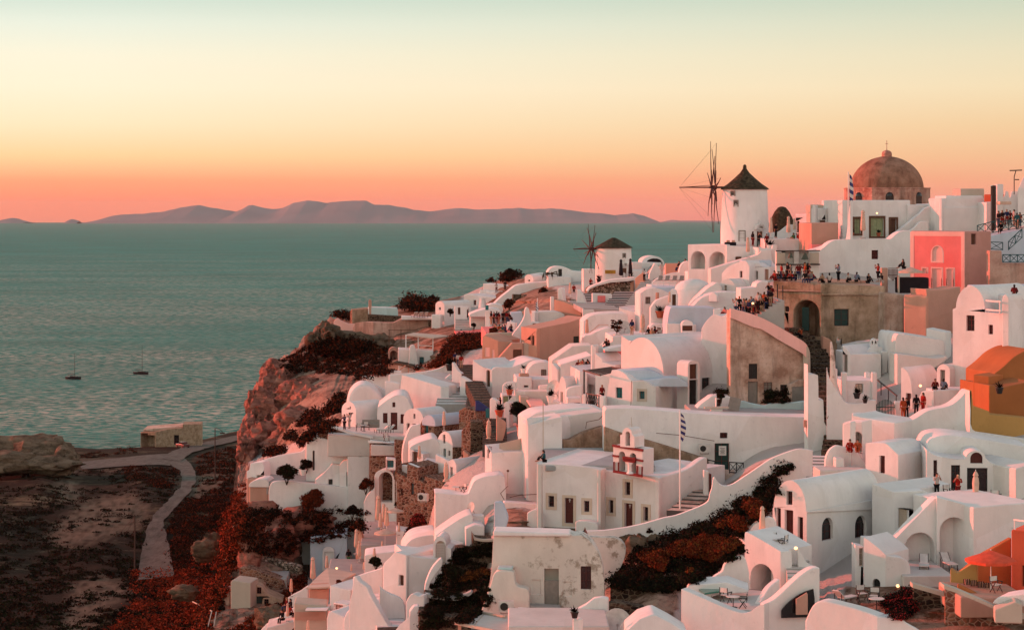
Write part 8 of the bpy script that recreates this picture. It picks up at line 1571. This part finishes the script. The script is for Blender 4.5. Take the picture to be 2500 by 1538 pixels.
# --- flags, poles, boats, car
def flag(label, xb, yb, yt, d, fx, fy0, fy1, w_, pole='white'):
    t = T('flagpole', label, 'flagpole'); t.at(P(xb, yb, d)); m = MB(); m.bar(P(xb, yb, d), P(xb, yt, d), .07, .05, 8); t.mb('pole', m, pole); n = 9
    for k in range(n):
        m = t.__dict__.setdefault('fl%d' % (k % 2), MB()); a = fy0+(fy1-fy0)*k/n; b = fy0+(fy1-fy0)*(k+1)/n; q = [Vector((0, 0, 0))]; s0 = math.sin(k*.9)*.12; s1 = math.sin((k+1)*.9)*.12; e0 = w_*(.45+.55*math.sin(math.pi*(k+.3)/n)); e1 = w_*(.45+.55*math.sin(math.pi*(k+1.3)/n))
        v = [P(fx, a, d), P(fx+e0, a+6, d+s0), P(fx+e1, b+6, d+s1), P(fx, b, d)]; m.add(v+[p+Vector((0, .03, 0)) for p in v], [[0, 1, 2, 3], [7, 6, 5, 4], [0, 4, 5, 1], [1, 5, 6, 2], [2, 6, 7, 3]])
    o = t.mb('flag', t.fl0, 'blue'); t.fl1.build('white_stripes', 'cushion', o, t.o)
if hasattr(T, '__dict__'): pass
flag('flagpole with blue and white striped flag by the domed church', 2071, 582, 420, 241, 2074, 425, 508, 10)
flag('thin pole with drooping striped flag beside the church east wall', 1660, 1255, 1001, 167, 1662, 1008, 1072, 13)
flag('short pole with small striped flag above the shaded curved wall', 1312, 765, 728, 283, 1308, 735, 762, 7)
t = T('lightning_pole', 'bare thin pole rising behind the lone roof sitter', 'pole'); t.at(P(1326, 1118, 178)); m = MB(); m.bar(P(1326, 1118, 178), P(1326, 974, 178), .05); t.mb('pole', m, 'beige')
for x, yb, yt, d, lb in ((525, 1166, 1046, 418, 'wooden street pole with a lamp arm beside the road bend'), (329, 1392, 1255, 312, 'wooden utility pole with wires in the dark scrub'), (627, 1020, 988, 345, 'thin pole on the cliff edge against the sea')):
    t = T('utility_pole', lb, 'utility pole', 'utility poles'); t.at(P(x, yb, d)); m = MB(); m.bar(P(x, yb, d)-Vector((0, 0, 1)), P(x, yt, d), .14, .09, 8); t.mb('pole', m, 'poleg'); m = MB()
    if d == 418:
        for i in range(6): a = i/6*math.pi*.5; m.bar(P(x+18*math.sin(a), yt+4-6*math.cos(a)+6*i/6, d), P(x+18*math.sin((i+1)/6*math.pi*.5), yt+4-6*math.cos((i+1)/6*math.pi*.5)+6*(i+1)/6, d), .07)
        m.box(P(x+18, yt+11, d), (.9, .4, .25)); t.mb('lamp_arm', m, 'poleg')
    elif d == 312: m.bar(P(x-4, yt+4, d), P(x+4, yt+4, d), .08); t.mb('crossarm', m, 'poleg'); m = MB(); m.bar(P(x, yt+5, d), P(x-36, yt+45, d+8), .03); m.bar(P(x, yt+12, d), P(x-24, yt+50, d+8), .03); t.mb('guy_wires', m, 'poleg')
# street lamp at far right & long building lamp
t = T('street_lamp', 'double-armed metal street lamp against the sky at the far right', 'street lamp'); d = 236; t.at(P(2476, 470, d)); m = MB(); m.bar(P(2476, 475, d), P(2476, 432, d), .06); m.bar(P(2476, 432, d), P(2480, 418, d), .06); t.mb('pole', m, 'poleg'); m = MB(); m.bar(P(2465, 417, d), P(2495, 416, d), .09); m.bar(P(2478, 439, d), P(2488, 439, d), .08); t.mb('arm', m, 'poleg')
t = T('street_lamp', 'grey lamp post with a box lantern against the long blank building', 'street lamp'); d = 181; t.at(P(1972, 1098, d)); m = MB(); m.bar(P(1972, 1098, d), P(1969, 1040, d), .07); t.mb('pole', m, 'salmon2'); m = MB(); m.box(P(1968, 1034, d), (.38, .25, .6)); t.mb('lantern', m, 'salmon2')
t = T('street_lamp', 'small bracket lamp on the blank white wall left of the church', 'street lamp'); d = 184; t.at(P(1239, 1184, d)); m = MB(); m.bar(P(1239, 1184, d), P(1240, 1150, d), .05); t.mb('pole', m, 'beige'); m = MB(); m.lathe(P(1240, 1149, d), [(.05, -.1), (.13, 0), (.05, .1)], 10); t.mb('lantern', m, 'brown')
# teal railings at the far right
def xrail(label, segs, d, mat='tealr'):
    t = T('crossed_railing', label, 'railing'); t.at(P(segs[0][0], segs[0][2], d)); m = MB()
    for x0, y0, yb0, x1, y1, yb1, n in segs:
        m.bar(P(x0, y0, d), P(x1, y1, d), .06); m.bar(P(x0, yb0, d), P(x1, yb1, d), .05)
        for i in range(n+1):
            f = i/n; xa = x0+(x1-x0)*f; m.bar(P(xa, y0+(y1-y0)*f-1, d), P(xa, yb0+(yb1-yb0)*f+1, d), .055)
            if i < n:
                g = (i+1)/n; xb = x0+(x1-x0)*g; m.bar(P(xa, y0+(y1-y0)*f, d), P(xb, yb0+(yb1-yb0)*g, d), .04); m.bar(P(xa, yb0+(yb1-yb0)*f, d), P(xb, y0+(y1-y0)*g, d), .04)
    t.mb('rails', m, mat)
xrail('teal crossed railing along the far right upper terrace', [(2386, 551, 566, 2424, 541, 568, 2), (2424, 541, 568, 2482, 539, 558, 3), (2482, 532, 560, 2510, 520, 552, 1)], 229.5)
xrail('teal crossed railing sloping down the far right stairs', [(2462, 590, 610, 2495, 559, 580, 2)], 226.5); xrail('teal crossed railing beside the pink church right wall', [(2418, 591, 608, 2448, 592, 610, 1)], 222); xrail('lowest teal crossed railing at the right edge', [(2448, 622, 640, 2520, 622, 640, 4)], 212.5)
def boat(label, x, y, rz, L, mh):
    d = 130*F/(y-HY); q = Vector(((x-CX)*d/F, d, SEA-d*d/(2*RE))); e = empty('sailboat', q, label, 'sailboat', 'sailboats', rz); R_ = Matrix.Rotation(rz, 4, 'Z')
    h = MB(); v = []; st = [(-.5, .75, 1.9), (-.3, 1, 1.8), (0, 1, 1.8), (.25, .8, 1.9), (.42, .4, 2.1), (.5, .03, 2.3)]
    for s, w_, z in st: v += [(s*L, w_*L*.15, z), (s*L*.97, w_*L*.10, -.3), (s*L*.97, -w_*L*.10, -.3), (s*L, -w_*L*.15, z)]
    h.add(v, [[i*4+j, i*4+j+1, i*4+5+j, i*4+4+j] for i in range(5) for j in range(3)]+[[i*4, i*4+4, i*4+7, i*4+3] for i in range(5)]+[[0, 3, 2, 1], [20, 21, 22, 23]])
    def bl(nm, m, mt, par=e): o = finish(nm, m.v, m.f, mt, None, Vector((0, 0, 0)), weld=False); o.parent = par; return o
    hb = bl('hull', h, 'hull'); m = MB(); m.box((.02*L, 0, 2.05), (L*.42, L*.17, .7)); bl('cabin', m, 'hull'); m = MB(); m.box((-.22*L, 0, 3.3), (L*.30, L*.18, .3)); bl('awning', m, 'hull')
    m = MB(); m.bar((.06*L, 0, 1), (.06*L, 0, mh), .2, .13); m.bar((.06*L, -1.1, mh*.6), (.06*L, 1.1, mh*.6), .05); bl('mast', m, 'poleg'); m = MB(); m.bar((.06*L, 0, 3.9), (-.36*L, 0, 4.0), .24, .2); bl('boom', m, 'hullw')
boat('anchored sailboat further left with a dark awning', 180, 925, rad(-25), 14, 20); boat('anchored sailboat to the right of the other with a taller mast', 345, 913, rad(-28), 14, 23)
t = T('parked_car', 'dark red pickup parked beside the dirt road by the stone shed', 'car'); q = on(446, 1092); t.at(q); m = MB(); m.box(q+Vector((0, 0, .7)), (2.0, 4.2, .6), .7); m.box(q+Vector((.1, .2, 1.25)), (1.7, 1.8, .6), .7); t.mb('body', m, 'carpaint', bevel=.12); m = MB(); m.box(q+Vector((.05, .15, 1.3)), (1.74, 1.5, .35), .7); t.mb('windows', m, 'dark')
for sx, sy in ((-1, -1), (1, -1), (-1, 1), (1, 1)):
    c = q+Matrix.Rotation(.7, 3, 'Z') @ Vector((sx*.95, sy*1.35, .35)); m = MB(); m.lathe(c, [(.34, -.12), (.36, 0), (.34, .12)], 14, 0, 1, 1, Matrix.Rotation(.7, 3, 'Z') @ Matrix.Rotation(rad(90), 3, 'Y')); t.mb('wheel', m, 'iron')
t = T('wall_sign', 'long yellow hand-lettered sign on the small windmill wall', 'sign'); q = P(1490, 664, 318.3); t.at(q); m = MB(); m.box(q, (26*.0601, .08, 9*.0601), rad(-4)); t.mb('board', m, 'yellow'); m = MB(); r = random.Random(2)
for i in range(11): m.box(q+Vector((-.68+i*.135, -.06, .08+r.uniform(-.03, .03))), (.05, .02, .13), 0, 0, r.uniform(-.4, .4))
for i in range(8): m.box(q+Vector((-.5+i*.14, -.06, -.13)), (.06, .02, .07), 0, 0, r.uniform(-.5, .5))
t.mb('lettering', m, 'reddoor')
t = T('ladder', 'pale wooden ladder frame lying on the bottom left slope', 'ladder'); q = on(500, 1500); t.at(q); m = MB(); m.bar(on(466, 1474)+Vector((0, 0, .4)), on(517, 1502)+Vector((0, 0, .5)), .07); m.bar(on(517, 1502)+Vector((0, 0, .5)), on(508, 1534)+Vector((0, 0, .3)), .06); m.bar(on(528, 1506)+Vector((0, 0, .5)), on(522, 1536)+Vector((0, 0, .3)), .06)
t.mb('rails', m, 'beige')

for pts, d, lb in (([(1602, 1057), (1660, 1062), (1744, 1076)], 184.1, 'thin cable running along the long blank wall to its door'), ([(1541, 1018), (1544, 1060), (1546, 1085)], 184.0, 'pale vertical drain pipe on the long blank wall'), ([(1476, 1010), (1462, 1024), (1432, 1030), (1430, 1046)], 189.0, 'looping cable on the upper block left of the long wall'), ([(1234, 1225), (1222, 1204), (1240, 1186)], 185.0, 'thin conduit climbing the white wall left of the church'), ([(1312, 1206), (1270, 1208), (1244, 1214)], 186.0, 'faint horizontal cable across the white wall by the church'), ([(2022, 1015), (2020, 1022)], 178.0, 'short dark pipe stub on the stair boundary wall'), ([(1542, 930), (1541, 975), (1540, 990)], 196.9, 'thin drain pipe at the corner of the blue-roofed house')):
    t = T('wall_cable', lb, 'cable'); t.at(P(*pts[-1], d)); m = MB()
    for a, b in zip(pts, pts[1:]): m.bar(P(*a, d), P(*b, d), .035)
    t.mb('cable', m, 'beige' if 'pale' in lb else 'brown')

# ------------------------------------------------------------------ haze
def haze():
    m = bpy.data.materials.new('haze_air'); m.use_nodes = True; nt = m.node_tree
    for n in list(nt.nodes): nt.nodes.remove(n)
    o = N(nt, 'ShaderNodeOutputMaterial'); v = N(nt, 'ShaderNodeVolumePrincipled'); v.inputs['Color'].default_value = (.85, .85, .85, 1); v.inputs['Density'].default_value = HAZE_D
    v.inputs['Anisotropy'].default_value = 0
    nt.links.new(v.outputs[0], o.inputs['Volume'])
    b = MB(); zl, zh = -520, 125; b.box((0, 20000, (zl+zh)/2), (60000, 44000, zh-zl))
    ob = b.build('haze', m); return tag(ob, 'thin warm evening haze hanging over the sea', kind='stuff')
HAZE_D = .8e-5
if HAZE_D: haze()
